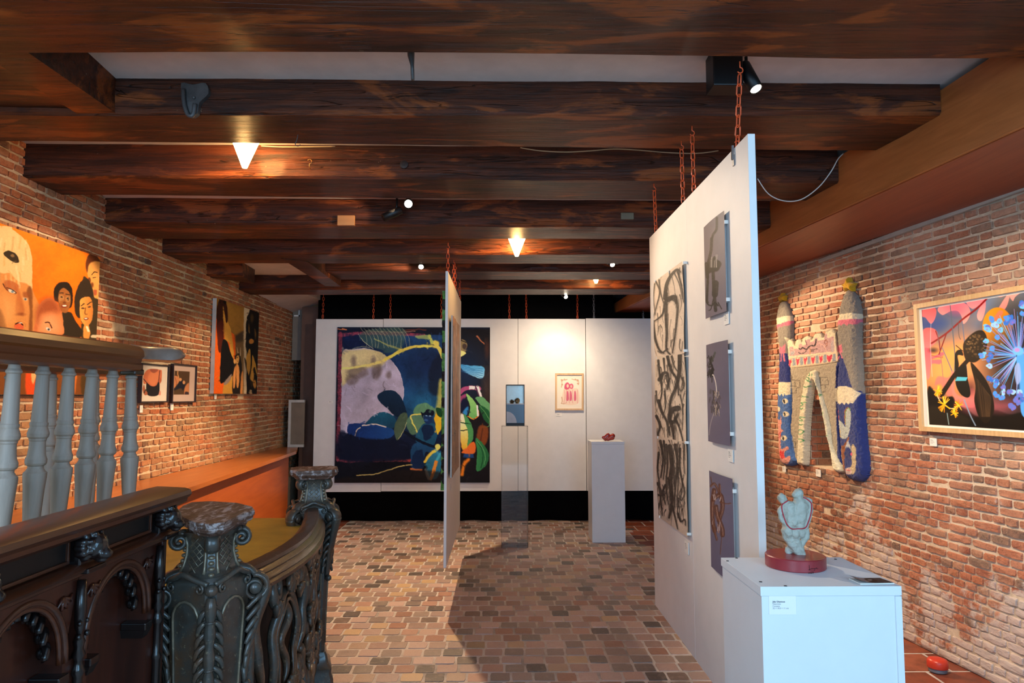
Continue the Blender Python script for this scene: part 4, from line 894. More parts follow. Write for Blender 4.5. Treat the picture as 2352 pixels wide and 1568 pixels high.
# ---------- big moon painting on the back row
def p_moon(p):
    p.tf(4.126, 760, 740); p.gradv(0, (16, 22, 40), 1520, (12, 14, 22)); p.tex(0.03, 0.3, 3)
    p.within([(110, 110), (1060, 120), (1060, 1320), (90, 1310)], lambda s: (s.gradv(100, (14, 26, 58), 1300, (14, 22, 44)), s.ell(860, 760, 260, 200, (30, 92, 132), 40, 0.85), s.ell(820, 180, 230, 100, (38, 90, 140), 30, 0.8), s.ell(700, 480, 130, 260, (24, 66, 112), 40, 0.8), s.ell(860, 400, 200, 160, (16, 34, 70), 40, 0.9), s.tex(0.05, 0.25, 8)), False)
    p.poly([(940, 420), (1060, 300), (1060, 640), (1000, 700), (930, 640)], (12, 18, 34), 6, 0.7)
    # frame of the inner picture
    p.line([(80, 120), (330, 104), (700, 112), (880, 122)], 30, (150, 62, 82), 2, 0.85, dry=0.5); p.line([(92, 110), (84, 500), (76, 900), (66, 1300)], 36, (140, 54, 72), 2, 0.85, dry=0.5, seed=3); p.line([(66, 1306), (200, 1315), (330, 1305)], 26, (120, 52, 66), 2, 0.8, dry=0.6); p.line([(410, 1308), (600, 1304), (760, 1308)], 30, (170, 66, 60), 2, 0.85, dry=0.6)
    p.line([(60, 62), (150, 72), (110, 60)], 8, (190, 110, 70), 1); p.line([(330, 80), (480, 86), (640, 92), (800, 80)], 7, (196, 140, 110), 1, 0.7); p.line([(680, 76), (820, 66), (900, 74)], 10, (120, 60, 40), 2, 0.7)
    # moon
    def moon(s):
        s.ell(330, 670, 430, 480, (156, 150, 172), 1.2); s.tex(0.035, 0.16, 12); s.ell(240, 640, 200, 150, (128, 122, 140), 30, 0.6); s.ell(300, 880, 200, 120, (142, 134, 148), 30, 0.6); s.ell(620, 560, 40, 60, (176, 168, 196), 10, 0.6)
        s.poly([(100, 300), (200, 260), (420, 260), (540, 330), (470, 420), (330, 440), (160, 560), (100, 580)], (190, 176, 110), 6, 0.75)
        for x, y, a, b in ((215, 370, 26, 50), (400, 360, 24, 40), (250, 470, 100, 60), (430, 470, 40, 70), (460, 440, 24, 60), (548, 500, 26, 34), (200, 540, 60, 50)): s.ell(x, y, a, b, (92, 80, 78), 6, 0.7)
        s.line([(505, 560), (495, 600), (515, 625), (500, 650)], 8, (90, 82, 90), 1, 0.7); s.line([(105, 440), (300, 415), (440, 385), (520, 350)], 18, (206, 190, 110), 2, 0.9, w2=30)
    p.within([(108, 290), (200, 255), (330, 247), (470, 285), (590, 380), (660, 500), (690, 640), (680, 740), (640, 830), (560, 900), (330, 960), (200, 960), (160, 1050), (94, 1040), (100, 600)], moon); p.line([(590, 380), (660, 500), (690, 640), (682, 740)], 5, (196, 190, 206), 1, 0.8)
    # yellow branch and thin leaf above
    p.line([(520, 350), (660, 270), (780, 232), (950, 222)], 30, (206, 190, 84), 1.2, w2=24); p.line([(410, 155), (520, 205), (670, 262)], 10, (206, 190, 92), 1, w2=20); p.ell(985, 205, 44, 34, (196, 180, 80), 3); p.line([(990, 210), (1035, 260), (1062, 330)], 34, (190, 178, 84), 2); p.line([(1050, 560), (1030, 760), (1010, 860)], 50, (176, 170, 80), 6, 0.8)
    p.poly([(800, 128), (935, 124), (950, 175), (900, 160), (830, 155)], (140, 160, 96), 2, 0.85); p.line([(935, 130), (955, 190)], 30, (160, 172, 90), 2)
    p.poly([(268, 130), (400, 60), (690, 60), (690, 200), (640, 260), (520, 290), (480, 260), (360, 220)], (62, 92, 84), 4, 0.6)
    for k in range(12): x = 280+k*36; p.line([(x, 55), (x+60, 140), (x+70+random.uniform(-20, 20), 240)], 4, (176, 176, 140), 0.7, 0.6)
    p.line([(262, 110), (300, 170), (400, 250)], 5, (190, 186, 150), 0.8, 0.8); p.line([(205, 250), (290, 228), (370, 240)], 6, (140, 150, 130), 1, 0.8)
    # big dark leaves over the moon
    p.poly([(440, 700), (500, 650), (580, 645), (660, 700), (700, 790), (710, 870), (620, 895), (540, 820), (470, 760)], (16, 38, 62), 1, c2=(12, 28, 48)); p.poly([(330, 960), (420, 870), (520, 850), (600, 900), (620, 960), (560, 1010), (440, 980)], (22, 78, 104), 1, c2=(20, 56, 84)); p.poly([(165, 1050), (170, 965), (300, 960), (520, 985), (600, 1030), (570, 1090), (440, 1115), (300, 1095)], (18, 40, 92), 1, c2=(24, 64, 122), ang=0); p.line([(300, 980), (420, 968), (525, 988)], 12, (190, 180, 170), 1); p.line([(232, 1072), (250, 1020), (278, 994)], 9, (190, 180, 160), 1)
    p.poly([(90, 1040), (170, 1060), (300, 1095), (560, 1110), (640, 1100), (760, 1180), (740, 1300), (90, 1300)], (12, 18, 38), 5, 0.9)
    # ivy leaves
    p.poly([(600, 1000), (650, 880), (710, 855), (730, 920), (700, 1000), (640, 1110), (610, 1100)], (64, 82, 66), 1.2); p.poly([(715, 960), (760, 880), (860, 860), (900, 960), (860, 1040), (760, 1060)], (86, 122, 92), 2, 0.85); p.poly([(780, 860), (820, 780), (900, 765), (960, 800), (1000, 830), (960, 870), (860, 870)], (96, 140, 96), 2, 0.8); p.line([(860, 872), (760, 880), (770, 940), (820, 1040)], 11, (206, 196, 96), 1); p.line([(640, 1110), (700, 1000), (720, 950)], 4, (180, 180, 130), 0.8)
    # seated blue figure
    p.poly([(800, 1100), (840, 1010), (880, 960), (980, 960), (1010, 1040), (1000, 1100), (970, 1160), (900, 1140), (820, 1140)], (24, 70, 100), 1.2); p.poly([(870, 980), (960, 980), (970, 1060), (900, 1120), (870, 1060)], (14, 32, 62), 2); p.ell(918, 905, 44, 62, (22, 44, 84), 1.5); p.poly([(850, 850), (880, 860), (920, 825), (975, 840), (970, 880), (880, 880), (870, 910)], (10, 16, 34), 1.5); p.ell(905, 885, 12, 5, (120, 160, 190), 0.8); p.ell(940, 885, 10, 5, (120, 160, 190), 0.8); p.ell(905, 925, 20, 12, (50, 92, 150), 2, 0.8)
    p.poly([(760, 1200), (840, 1130), (960, 1160), (1050, 1230), (1000, 1260), (900, 1230), (860, 1380), (770, 1380)], (24, 62, 100), 2); p.line([(700, 1040), (830, 1120), (1030, 1200)], 26, (10, 18, 34), 1); p.poly([(780, 1250), (860, 1210), (880, 1380), (770, 1370)], (14, 34, 68), 2)
    p.poly([(900, 1310), (960, 1230), (1050, 1240), (1060, 1330), (1000, 1480), (920, 1450)], (40, 110, 140), 3, 0.85); p.line([(890, 1320), (940, 1250), (1000, 1210)], 26, (216, 190, 66), 2, 0.9); p.line([(950, 1480), (980, 1390), (1000, 1320)], 30, (222, 128, 40), 2, 0.9); p.line([(900, 1400), (930, 1480)], 26, (150, 150, 140), 3, 0.7); p.line([(1010, 1300), (1040, 1240)], 24, (60, 150, 170), 3); p.line([(760, 1390), (860, 1400)], 16, (214, 120, 60), 2, 0.9); p.ell(1010, 1180, 26, 30, (206, 200, 100), 2)
    p.poly([(980, 900), (1020, 850), (1060, 880), (1060, 980), (1010, 1060), (990, 960)], (226, 164, 40), 2); p.poly([(1000, 810), (1055, 830), (1050, 900), (1010, 880)], (20, 60, 34), 1.5)
    p.line([(240, 1450), (400, 1440), (540, 1400), (680, 1360), (770, 1348)], 9, (206, 186, 110), 1.5, 0.9); p.poly([(60, 1480), (400, 1450), (600, 1400), (1060, 1420), (1060, 1560), (40, 1560)], (28, 22, 20), 6, 0.7)
    # right part beyond the edge-on panels
    p.poly([(1215, 60), (1520, 60), (1520, 1540), (1215, 1540)], (22, 20, 24), 4, smooth=False); p.tex(0.05, 0.12, 21); p.ell(1290, 480, 120, 170, (16, 40, 78), 40, 0.8); p.line([(1385, 130), (1450, 205)], 12, (190, 110, 70), 2, 0.8); p.ell(1480, 250, 20, 80, (90, 50, 36), 8, 0.5); p.ell(1480, 640, 30, 120, (100, 70, 50), 14, 0.5)
    p.ell(1245, 225, 46, 66, (120, 104, 70), 1.5); p.ell(1265, 230, 22, 26, (62, 50, 44), 2); p.poly([(1222, 270), (1280, 290), (1240, 322), (1220, 318)], (216, 206, 120), 1.5); p.line([(1230, 165), (1280, 190)], 10, (40, 34, 28))
    p.poly([(1225, 400), (1320, 410), (1440, 420), (1460, 470), (1430, 530), (1320, 500), (1250, 450)], (60, 134, 180), 1.5, c2=(130, 178, 206)); 
    for k in range(5): p.line([(1240, 410+k*14), (1340, 440+k*14), (1440, 440+k*22)], 5, (30, 86, 140), 1, 0.8)
    p.poly([(1225, 640), (1290, 605), (1400, 605), (1420, 640), (1300, 640), (1230, 680)], (146, 66, 104), 1.2); p.poly([(1310, 605), (1365, 602), (1370, 634), (1312, 632)], (232, 224, 214), 1, smooth=False); p.line([(1390, 610), (1425, 700)], 22, (226, 214, 206), 1.5); p.line([(1370, 605), (1410, 700)], 12, (70, 40, 66), 1)
    p.poly([(1228, 700), (1290, 680), (1260, 740), (1230, 760)], (130, 56, 92), 2); p.ell(1265, 800, 34, 80, (14, 20, 44), 3); p.poly([(1250, 850), (1300, 800), (1290, 880)], (44, 116, 170), 3)
    p.poly([(1285, 680), (1340, 720), (1385, 790), (1400, 860), (1360, 915), (1310, 900), (1320, 800)], (132, 180, 104), 1.2, c2=(90, 150, 86)); p.line([(1385, 800), (1400, 880), (1350, 915), (1300, 890)], 8, (232, 120, 40), 1); p.line([(1385, 790), (1395, 880)], 16, (224, 220, 210), 1.5); p.poly([(1370, 720), (1430, 705), (1510, 780), (1510, 860), (1440, 800)], (84, 136, 92), 1.2); p.poly([(1400, 780), (1500, 840), (1500, 960), (1440, 900)], (28, 78, 46), 2); p.line([(1410, 790), (1490, 900), (1500, 980), (1440, 990)], 6, (80, 130, 80), 1)
    p.poly([(1225, 880), (1280, 900), (1300, 960), (1310, 1100), (1290, 1190), (1235, 1180)], (244, 226, 186), 2, c2=(240, 150, 40)); p.poly([(1255, 870), (1310, 920), (1350, 1040), (1340, 1120), (1290, 1200), (1300, 1060)], (66, 128, 76), 1.2); p.line([(1230, 945), (1300, 960)], 9, (26, 66, 40)); p.line([(1228, 1025), (1290, 1020)], 9, (20, 44, 32))
    p.poly([(1400, 990), (1490, 1000), (1470, 1150), (1380, 1180)], (120, 62, 30), 4, 0.85); p.line([(1440, 1010), (1410, 1160)], 14, (60, 30, 20), 2, 0.7); p.poly([(1250, 1215), (1355, 1130), (1360, 1240), (1250, 1240)], (206, 96, 40), 2); p.poly([(1255, 1245), (1355, 1245), (1355, 1285), (1255, 1280)], (28, 62, 110), 2, smooth=False); p.line([(1240, 1440), (1265, 1340), (1300, 1300)], 30, (216, 120, 30), 4, 0.9)
    p.poly([(1370, 1095), (1440, 1150), (1495, 1240), (1480, 1340), (1410, 1410), (1375, 1380), (1385, 1240)], (50, 118, 70), 1.2, c2=(34, 90, 54), ang=0); p.line([(1378, 1110), (1440, 1240), (1420, 1380)], 7, (20, 60, 36), 1); p.line([(1380, 1110), (1460, 1240), (1450, 1350)], 5, (90, 150, 100), 1)
    p.strokes(300, 15, 3.0, .22, 7); p.tex(0.5, 0.06, 31); p.C = np.clip(p.C*1.28, 0, 250)
YA = BY - 0.002
t0 = [at_y(*c, YA-.03) for c in ((775, 751), (1125.5, 750), (1126, 1108), (772, 1108))]
zt, zb, xa, xb = t0[0].z, t0[2].z, t0[0].x, t0[1].x
t = thing('painting', ((xa+xb)/2, YA-.015, zb), 'big square dark blue painting with a pale moon and leaves on the back panels', 'painting')
vv = [Vector((xa, YA-.03, zt)), Vector((xb, YA-.03, zt)), Vector((xb, YA-.03, zb)), Vector((xa, YA-.03, zb))]
art('painted_canvas', *vv, p_moon, M_canvas, t, .8, warp=1.6)
slab_from(*[v + Vector((0, .001, 0)) for v in vv], (0, .028, 0)).go('stretcher', M_darkside, t)

# ---------- small pink framed print
def p_pink(p):
    p.tf(3.484, 1130, 840); p.fill((238, 226, 206)); p.within([(545, 95), (695, 95), (695, 310), (545, 310)], lambda s: s.fill((244, 230, 208)), False)
    g = (186, 130, 90); pk = (206, 60, 96); sk = (232, 190, 160)
    for a, b in (((555, 110), (600, 108)), ((555, 110), (556, 170)), ((640, 106), (688, 110)), ((688, 110), (690, 150)), ((558, 250), (556, 300)), ((556, 300), (590, 296))): p.line([a, ((a[0]+b[0])/2+5, (a[1]+b[1])/2+5), b], 7, g, 0.5, 0.8, dry=0.5)
    for c in ((562, 118), (580, 108), (684, 120), (668, 108), (562, 150), (686, 140)): p.ell(*c, 7, 6, g, 0.5, 0.6)
    p.poly([(578, 180), (640, 180), (690, 190), (690, 300), (570, 300)], sk, 1, 0.5); p.poly([(580, 180), (585, 145), (605, 132), (622, 150), (620, 180), (600, 190)], pk, 0.7, 0.85); p.ell(606, 160, 9, 14, (240, 200, 170), 0.7); p.poly([(620, 150), (640, 142), (652, 160), (645, 182), (625, 180)], pk, 0.7, 0.8); p.ell(634, 164, 8, 11, (238, 190, 160), 0.7)
    for x in (605, 630, 665): p.poly([(x-6, 205), (x+6, 210), (x+9, 270), (x-8, 275)], pk, 0.9, 0.75)
    for x in (578, 596, 618, 646, 684): p.line([(x, 190), (x+random.uniform(-5, 5), 240), (x+random.uniform(-4, 4), 298)], 3, (200, 90, 100), 0.4, 0.7)
M_frpale = board_wood('pale_frame_wood', (196, 156, 108), (216, 180, 132), 'Z', 0.5, 30, 0.08)
YB2 = BY + 0.003
framed('small pale-wood framed print of pink figures on the back row panel', at_y(1275, 857, YB2), at_y(1340, 857, YB2), at_y(1340, 942, YB2), at_y(1275, 942, YB2), (0, -1, 0), 0.024, 0.025, 0, p_pink, M_frpale)

# ---------- charcoal sheets and grey photo prints on the big right-hand panel (face X = PX)
def on_px(x, y, off=0.0): return at_x(x, y, PX - off)
INKS = ((30, 27, 26), (52, 48, 45), (78, 72, 68))
def charcoal(strokes, seed, n, x0, x1, y0, y1, base=(208, 192, 174)):
    def f(p):
        p.fill(base); p.tex(0.05, 0.07, seed); p.tf(2.2727, 1490, 590); rg = random.Random(seed)
        for pts, w in strokes:
            p.line([(a+2, b+3) for a, b in pts], w*1.5, (120, 110, 102), 3, 0.45, dry=0.4, seed=int(w))
            p.line(pts, w*1.35, INKS[0 if w > 7 else 1], 1.2, 0.95, dry=0.22, seed=int(w*3), w2=w*.55)
        for k in range(n):
            x = rg.uniform(x0, x1); y = rg.uniform(y0, y1); L = rg.uniform(30, 110); dx = rg.uniform(-14, 14)
            p.line([(x, y), (x+dx*.2+rg.uniform(-9, 9), y+L*.5), (x+dx, y+L)], rg.uniform(2.0, 8.0), INKS[rg.randrange(3)], 0.9, rg.uniform(.6, .95), w2=1.2, dry=0.25, seed=k)
        p.tex(0.7, 0.06, 3)
    return f
char1 = charcoal([([(40, 130), (62, 180), (45, 260), (25, 330)], 7), ([(95, 30), (112, 92), (105, 140)], 7), ([(88, 215), (98, 140), (122, 92), (150, 66), (166, 78)], 15), ([(88, 235), (76, 300), (36, 335)], 10), ([(94, 190), (94, 300), (100, 400), (95, 480), (112, 508)], 13), ([(28, 335), (40, 420), (58, 482), (80, 502)], 12), ([(152, 72), (168, 150), (176, 235)], 8), ([(118, 215), (146, 245), (146, 330), (138, 420), (124, 500)], 11), ([(104, 222), (134, 208), (142, 240)], 20), ([(56, 120), (70, 200), (88, 260)], 6), ([(34, 140), (30, 220), (40, 300)], 5), ([(134, 80), (158, 140), (170, 220)], 5), ([(164, 430), (160, 470), (170, 490), (176, 440)], 4), ([(100, 480), (70, 500), (50, 490)], 7)], 3, 26, 30, 170, 40, 440)
char2 = charcoal([([(52, 540), (60, 620), (72, 700), (62, 770)], 9), ([(58, 640), (78, 606), (100, 615), (98, 690)], 14), ([(100, 520), (116, 590), (142, 640), (152, 720)], 12), ([(164, 515), (156, 600), (138, 680), (116, 740), (108, 830)], 17), ([(150, 790), (122, 800), (110, 850), (128, 862), (150, 820)], 22), ([(58, 750), (74, 810), (96, 860), (108, 930)], 12), ([(168, 630), (180, 665), (164, 700), (152, 680)], 7), ([(46, 830), (62, 880), (48, 930), (70, 950)], 11), ([(136, 840), (158, 890), (176, 960)], 10), ([(80, 530), (84, 600)], 8), ([(120, 520), (132, 570), (150, 600)], 7), ([(84, 700), (90, 780), (76, 840)], 6), ([(118, 860), (126, 920), (130, 960)], 14), ([(160, 720), (176, 800), (172, 900)], 6), ([(100, 860), (98, 940)], 7), ([(44, 700), (52, 760)], 6)], 5, 75, 40, 185, 510, 900)
char3 = charcoal([([(108, 990), (118, 1080), (112, 1180), (118, 1280), (104, 1360)], 20), ([(90, 980), (96, 1080), (92, 1180), (100, 1290)], 9), ([(136, 980), (146, 1080), (138, 1200), (128, 1320)], 11), ([(162, 1000), (158, 1090), (174, 1180), (164, 1260)], 9), ([(60, 960), (74, 1050), (66, 1150)], 11), ([(78, 960), (84, 1060), (78, 1160)], 8), ([(52, 1020), (50, 1110), (62, 1190)], 8), ([(50, 1180), (70, 1230), (86, 1290)], 9), ([(88, 1190), (68, 1240), (52, 1310)], 9), ([(48, 1240), (72, 1245), (92, 1230)], 8), ([(60, 1200), (64, 1300), (72, 1350)], 7), ([(176, 1180), (188, 1230), (170, 1270), (158, 1235), (176, 1200)], 7), ([(150, 1340), (165, 1380), (185, 1370), (190, 1400)], 9), ([(120, 1300), (140, 1380), (150, 1420)], 8), ([(184, 980), (180, 1060), (186, 1130)], 7), ([(128, 1100), (132, 1200)], 7), ([(150, 1100), (152, 1190), (146, 1290)], 7)], 11, 130, 45, 190, 950, 1330, (196, 180, 164))
t = thing('charcoal_drawing', (PX-.03, 4.1, .9), 'long charcoal drawing of tangled stems on three pinned paper sheets', 'drawing')
def sheet(c, paint, bowamp, seed):
    off = 0.018; q = [on_px(*k, off) for k in c]
    def bow(u, v):
        o = np.zeros((len(u), 3)); o[:, 0] = -(0.005*np.sin(u*3.1+seed)*np.sin(v*math.pi) + bowamp*.6*np.sin(v*math.pi)*(1-u)*0.6 + 0.002*np.sin(v*9+seed)); return o
    art('paper_sheet', *q, paint, M_paper, t, 1.0, bow)
sheet([(1502, 648), (1567, 600), (1571.5, 811), (1506, 829)], char1, 0.012, 1)
sheet([(1505, 818), (1572, 813), (1575, 1018), (1508, 1006)], char2, 0.010, 2)
sheet([(1508, 1000), (1576, 1016), (1579, 1234), (1512, 1186)], char3, 0.010, 3)
for c in ((1569, 603), (1570, 805), (1573, 1016), (1578, 1226), (1504, 646), (1507, 822), (1510, 1004), (1514, 1186), (1536, 625)):
    q = on_px(*c, 0.022); MB().box((q.x-.001, q.y-.004, q.z-.007), (PX-.001, q.y+.003, q.z+.007), .001).go('clip', M_card, t)
def print_art(kind):
    def f(p):
        p.gradv(480, (112, 102, 110), 1330, (106, 102, 126)); p.tex(0.02, 0.06, kind); rg = random.Random(kind)
        if kind == 1:
            p.tf(2.731, 1480, 460); blk = (26, 22, 22)
            for pts, w in (([(462, 110), (460, 180), (440, 215), (430, 250)], 9), ([(430, 240), (425, 320), (400, 420), (402, 500), (395, 620), (400, 640)], 12), ([(450, 360), (440, 440), (445, 560), (455, 690)], 13), ([(400, 560), (395, 640), (430, 660), (450, 640), (470, 660)], 6), ([(440, 620), (425, 680), (410, 690)], 4), ([(470, 640), (490, 680)], 4), ([(455, 420), (465, 400)], 30), ([(455, 520), (450, 590)], 24), ([(392, 400), (400, 480)], 16)): p.line(pts, w*1.6, blk, 1, 0.95, dry=0.3, seed=int(w)); 
            p.poly([(405, 400), (440, 360), (480, 390), (470, 440), (430, 450), (400, 460)], blk, 3, 0.9)
            for k in range(10): x = rg.uniform(420, 470); p.line([(x, 340+rg.uniform(0, 40)), (x+rg.uniform(-6, 6), 420)], 3, (190, 184, 176), 0.5, 0.7)
        elif kind == 2:
            p.tf(2.731, 1480, 460); blk = (30, 28, 28)
            for k in range(34): x = rg.uniform(405, 440); y = rg.uniform(970, 1090); p.line([(x, y), (x+rg.uniform(-16, 16), y+rg.uniform(8, 34))], rg.uniform(4, 11), blk, 0.8, 0.8)
            p.line([(452, 955), (440, 985), (430, 1010)], 12, (70, 74, 66), 2, 0.8); p.line([(432, 1100), (440, 1095), (455, 1140), (462, 1200)], 6, (226, 216, 206), 0.7); p.line([(430, 1140), (432, 1100)], 6, blk)
            for k in range(60): x = rg.uniform(440, 482); y = rg.uniform(1190, 1330); p.line([(x, y), (x+rg.uniform(-9, 9), y+rg.uniform(10, 40))], rg.uniform(2, 5), rg.choice([(170, 150, 130), (90, 76, 66), (206, 190, 170), (60, 52, 48)]), 0.5, 0.8)
            for k in range(26): x = rg.uniform(415, 445); y = rg.uniform(1180, 1310); p.line([(x, y), (x+rg.uniform(-9, 9), y+rg.uniform(8, 26))], rg.uniform(3, 7), (74, 66, 64), 0.8, 0.7)
            p.line([(445, 1330), (420, 1400), (408, 1470)], 6, (176, 166, 166), 0.8, 0.7)
        else:
            p.tf(2.936, 1000, 1034); br = (96, 58, 44)
            for pts, w in (([(1860, 240), (1890, 225), (1920, 280), (1935, 340)], 13), ([(1885, 270), (1870, 380), (1875, 480), (1890, 540)], 28), ([(1880, 330), (1930, 300), (1945, 380), (1925, 460)], 24), ([(1900, 380), (1910, 440), (1940, 520), (1945, 570)], 26), ([(1860, 180), (1868, 220)], 6), ([(1930, 350), (1970, 360), (1996, 356)], 6), ([(1870, 480), (1905, 600)], 14), ([(1940, 580), (1930, 700)], 4), ([(1925, 230), (1930, 300)], 12)): p.line(pts, w*1.25, br, 1.4, 0.92, dry=0.3, seed=int(w)); p.line([(a+4, b+3) for a, b in pts], w*.3, (190, 150, 130), 1, 0.6, dry=0.5)
            for k in range(16): x = rg.uniform(1866, 1945); y = rg.uniform(290, 520); p.line([(x, y), (x+rg.uniform(-12, 12), y+rg.uniform(20, 60))], rg.uniform(2, 6), rg.choice([(70, 40, 34), (170, 124, 100), (120, 72, 52), (206, 196, 200)]), 0.6, 0.8)
    return f
for kind, c, lab in ((1, [(1617, 524), (1663, 484), (1670.5, 714), (1620.5, 727)], 'grey photo print with a yellow glow on the tall white panel, topmost of three'),
                     (2, [(1622, 791), (1672.5, 780), (1678.5, 1024), (1627, 1010)], 'grey photo print of dark feathery scraps, middle one of three on the tall panel'),
                     (3, [(1630, 1081), (1682, 1099), (1690, 1346), (1633, 1312)], 'grey photo print of brown twisted scraps, lowest of three on the tall panel')):
    q = [on_px(*k, 0.015) for k in c]; t = thing('photo_print', (PX-.03, (q[0].y+q[1].y)/2, q[2].z), lab, 'print', 'grey photo prints on the tall panel')
    ya, yb = (q[0].y+q[3].y)/2, (q[1].y+q[2].y)/2; zt, zb = (q[0].z+q[1].z)/2, (q[2].z+q[3].z)/2; zt, zb = q[1].z, q[2].z
    mk = lambda Y, z: Vector((PX-.015, Y, z))
    art('metal_sheet', mk(ya, zt), mk(yb, zt), mk(yb, zb), mk(ya, zb), print_art(kind), M_metalprint, t, 1.0, lambda u, v: np.stack([-0.006*np.sin(u*math.pi*.9+.1) + 0*v, 0*u, 0*u], 1))
    MB().box((PX-.009, yb+.03, zb+.04), (PX-.001, ya-.03, zt-.04)).go('backing_strip', M_white, t)
    for z in (zt-.05, zb+.05):
        MB().box((PX-.017, yb-.003, z-.008), (PX-.001, yb+.002, z+.008), .001).go('clip', M_card, t)

# ---------- works on the middle panels: shaggy green canvas (left side) and weathered wood relief (right side)
def p_green(p):
    p.fill((84, 150, 74)); p.tex(0.12, 0.25, 4); rg = random.Random(4)
    for y in (700, 748, 800, 865, 925, 1010, 1040, 1070, 1100): p.poly([(1012, y-8), (1020, y-12-rg.random()*6), (1030, y-6), (1029, y+9), (1016, y+10)], (14, 16, 14), 1.2)
gy0, gy1 = 5.72, 7.0; gz1 = at_y(1020, 668, gy0).z; gz0 = at_y(1020, 1126, gy0).z; gx0 = at_y(1014.5, 900, gy0).x
t = thing('textured_canvas', (MX-.02, 6.3, gz0), 'thick green canvas with black blots, seen edge on against the mid room panel', 'painting')
def bump_g(u, v): return np.stack([(vnoise(np.stack([u*3, v*60], 1), 1.0, 3)-.5)*.012, (vnoise(np.stack([u*3, v*70], 1), 1.0, 8)-.5)*.02, 0*u], 1)
M_thick = art_mat('thick_paint', 0.5, 0.0, 0.8, 60.0)
art('painted_edge', (gx0, gy0, gz1), (MX-.009, gy0, gz1), (MX-.009, gy0, gz0), (gx0, gy0, gz0), p_green, M_thick, t, 0.8, bump_g)
art('painted_face', (gx0, gy1, gz1), (gx0, gy0, gz1), (gx0, gy0, gz0), (gx0, gy1, gz0), lambda p: (p.fill((84, 150, 74)), p.tex(0.3, 0.3, 5)), M_thick, t, 3.0, bump_g)
MB().box((gx0+.004, gy0+.006, gz0+.004), (MX-.0005, gy1, gz1-.004)).go('stretcher', M_darkside, t)
def p_woodrelief(p):
    p.fill((150, 112, 78)); p.tex(0.6, 0.35, 6, 1.0, 0.03); p.tex(0.04, 0.2, 7); p.tex(0.9, 0.5, 8, 1.0, 0.04, (74, 50, 36), 0.62); p.tex(0.3, 0.7, 9, 1, .6, (52, 40, 36), 0.72)
wy0, wy1 = 5.66, 6.54; wx = -0.395; wz1 = at_y(1040, 724, wy0).z; wz0 = at_y(1040, 1097, wy0).z
t = thing('wood_relief', (wx, 6.1, wz0), 'weathered brown wood relief seen obliquely on the mid room panel', 'artwork')
art('relief_face', (wx, wy0, wz1), (wx, wy1, wz1), (wx, wy1, wz0), (wx, wy0, wz0), p_woodrelief, M_thick, t, 0.8, lambda u, v: np.stack([(vnoise(np.stack([u*9, v*5], 1), 1.0, 3)-.5)*.012, 0*u, 0*u], 1))
MB().box((wx-.016, wy0, wz0), (wx-.003, wy1, wz1)).go('pale_edge', M_canvside, t)
MB().box((MX+.022, wy0+.05, wz0+.05), (wx-.016, wy1-.05, wz1-.05)).go('batten', M_darkside, t)

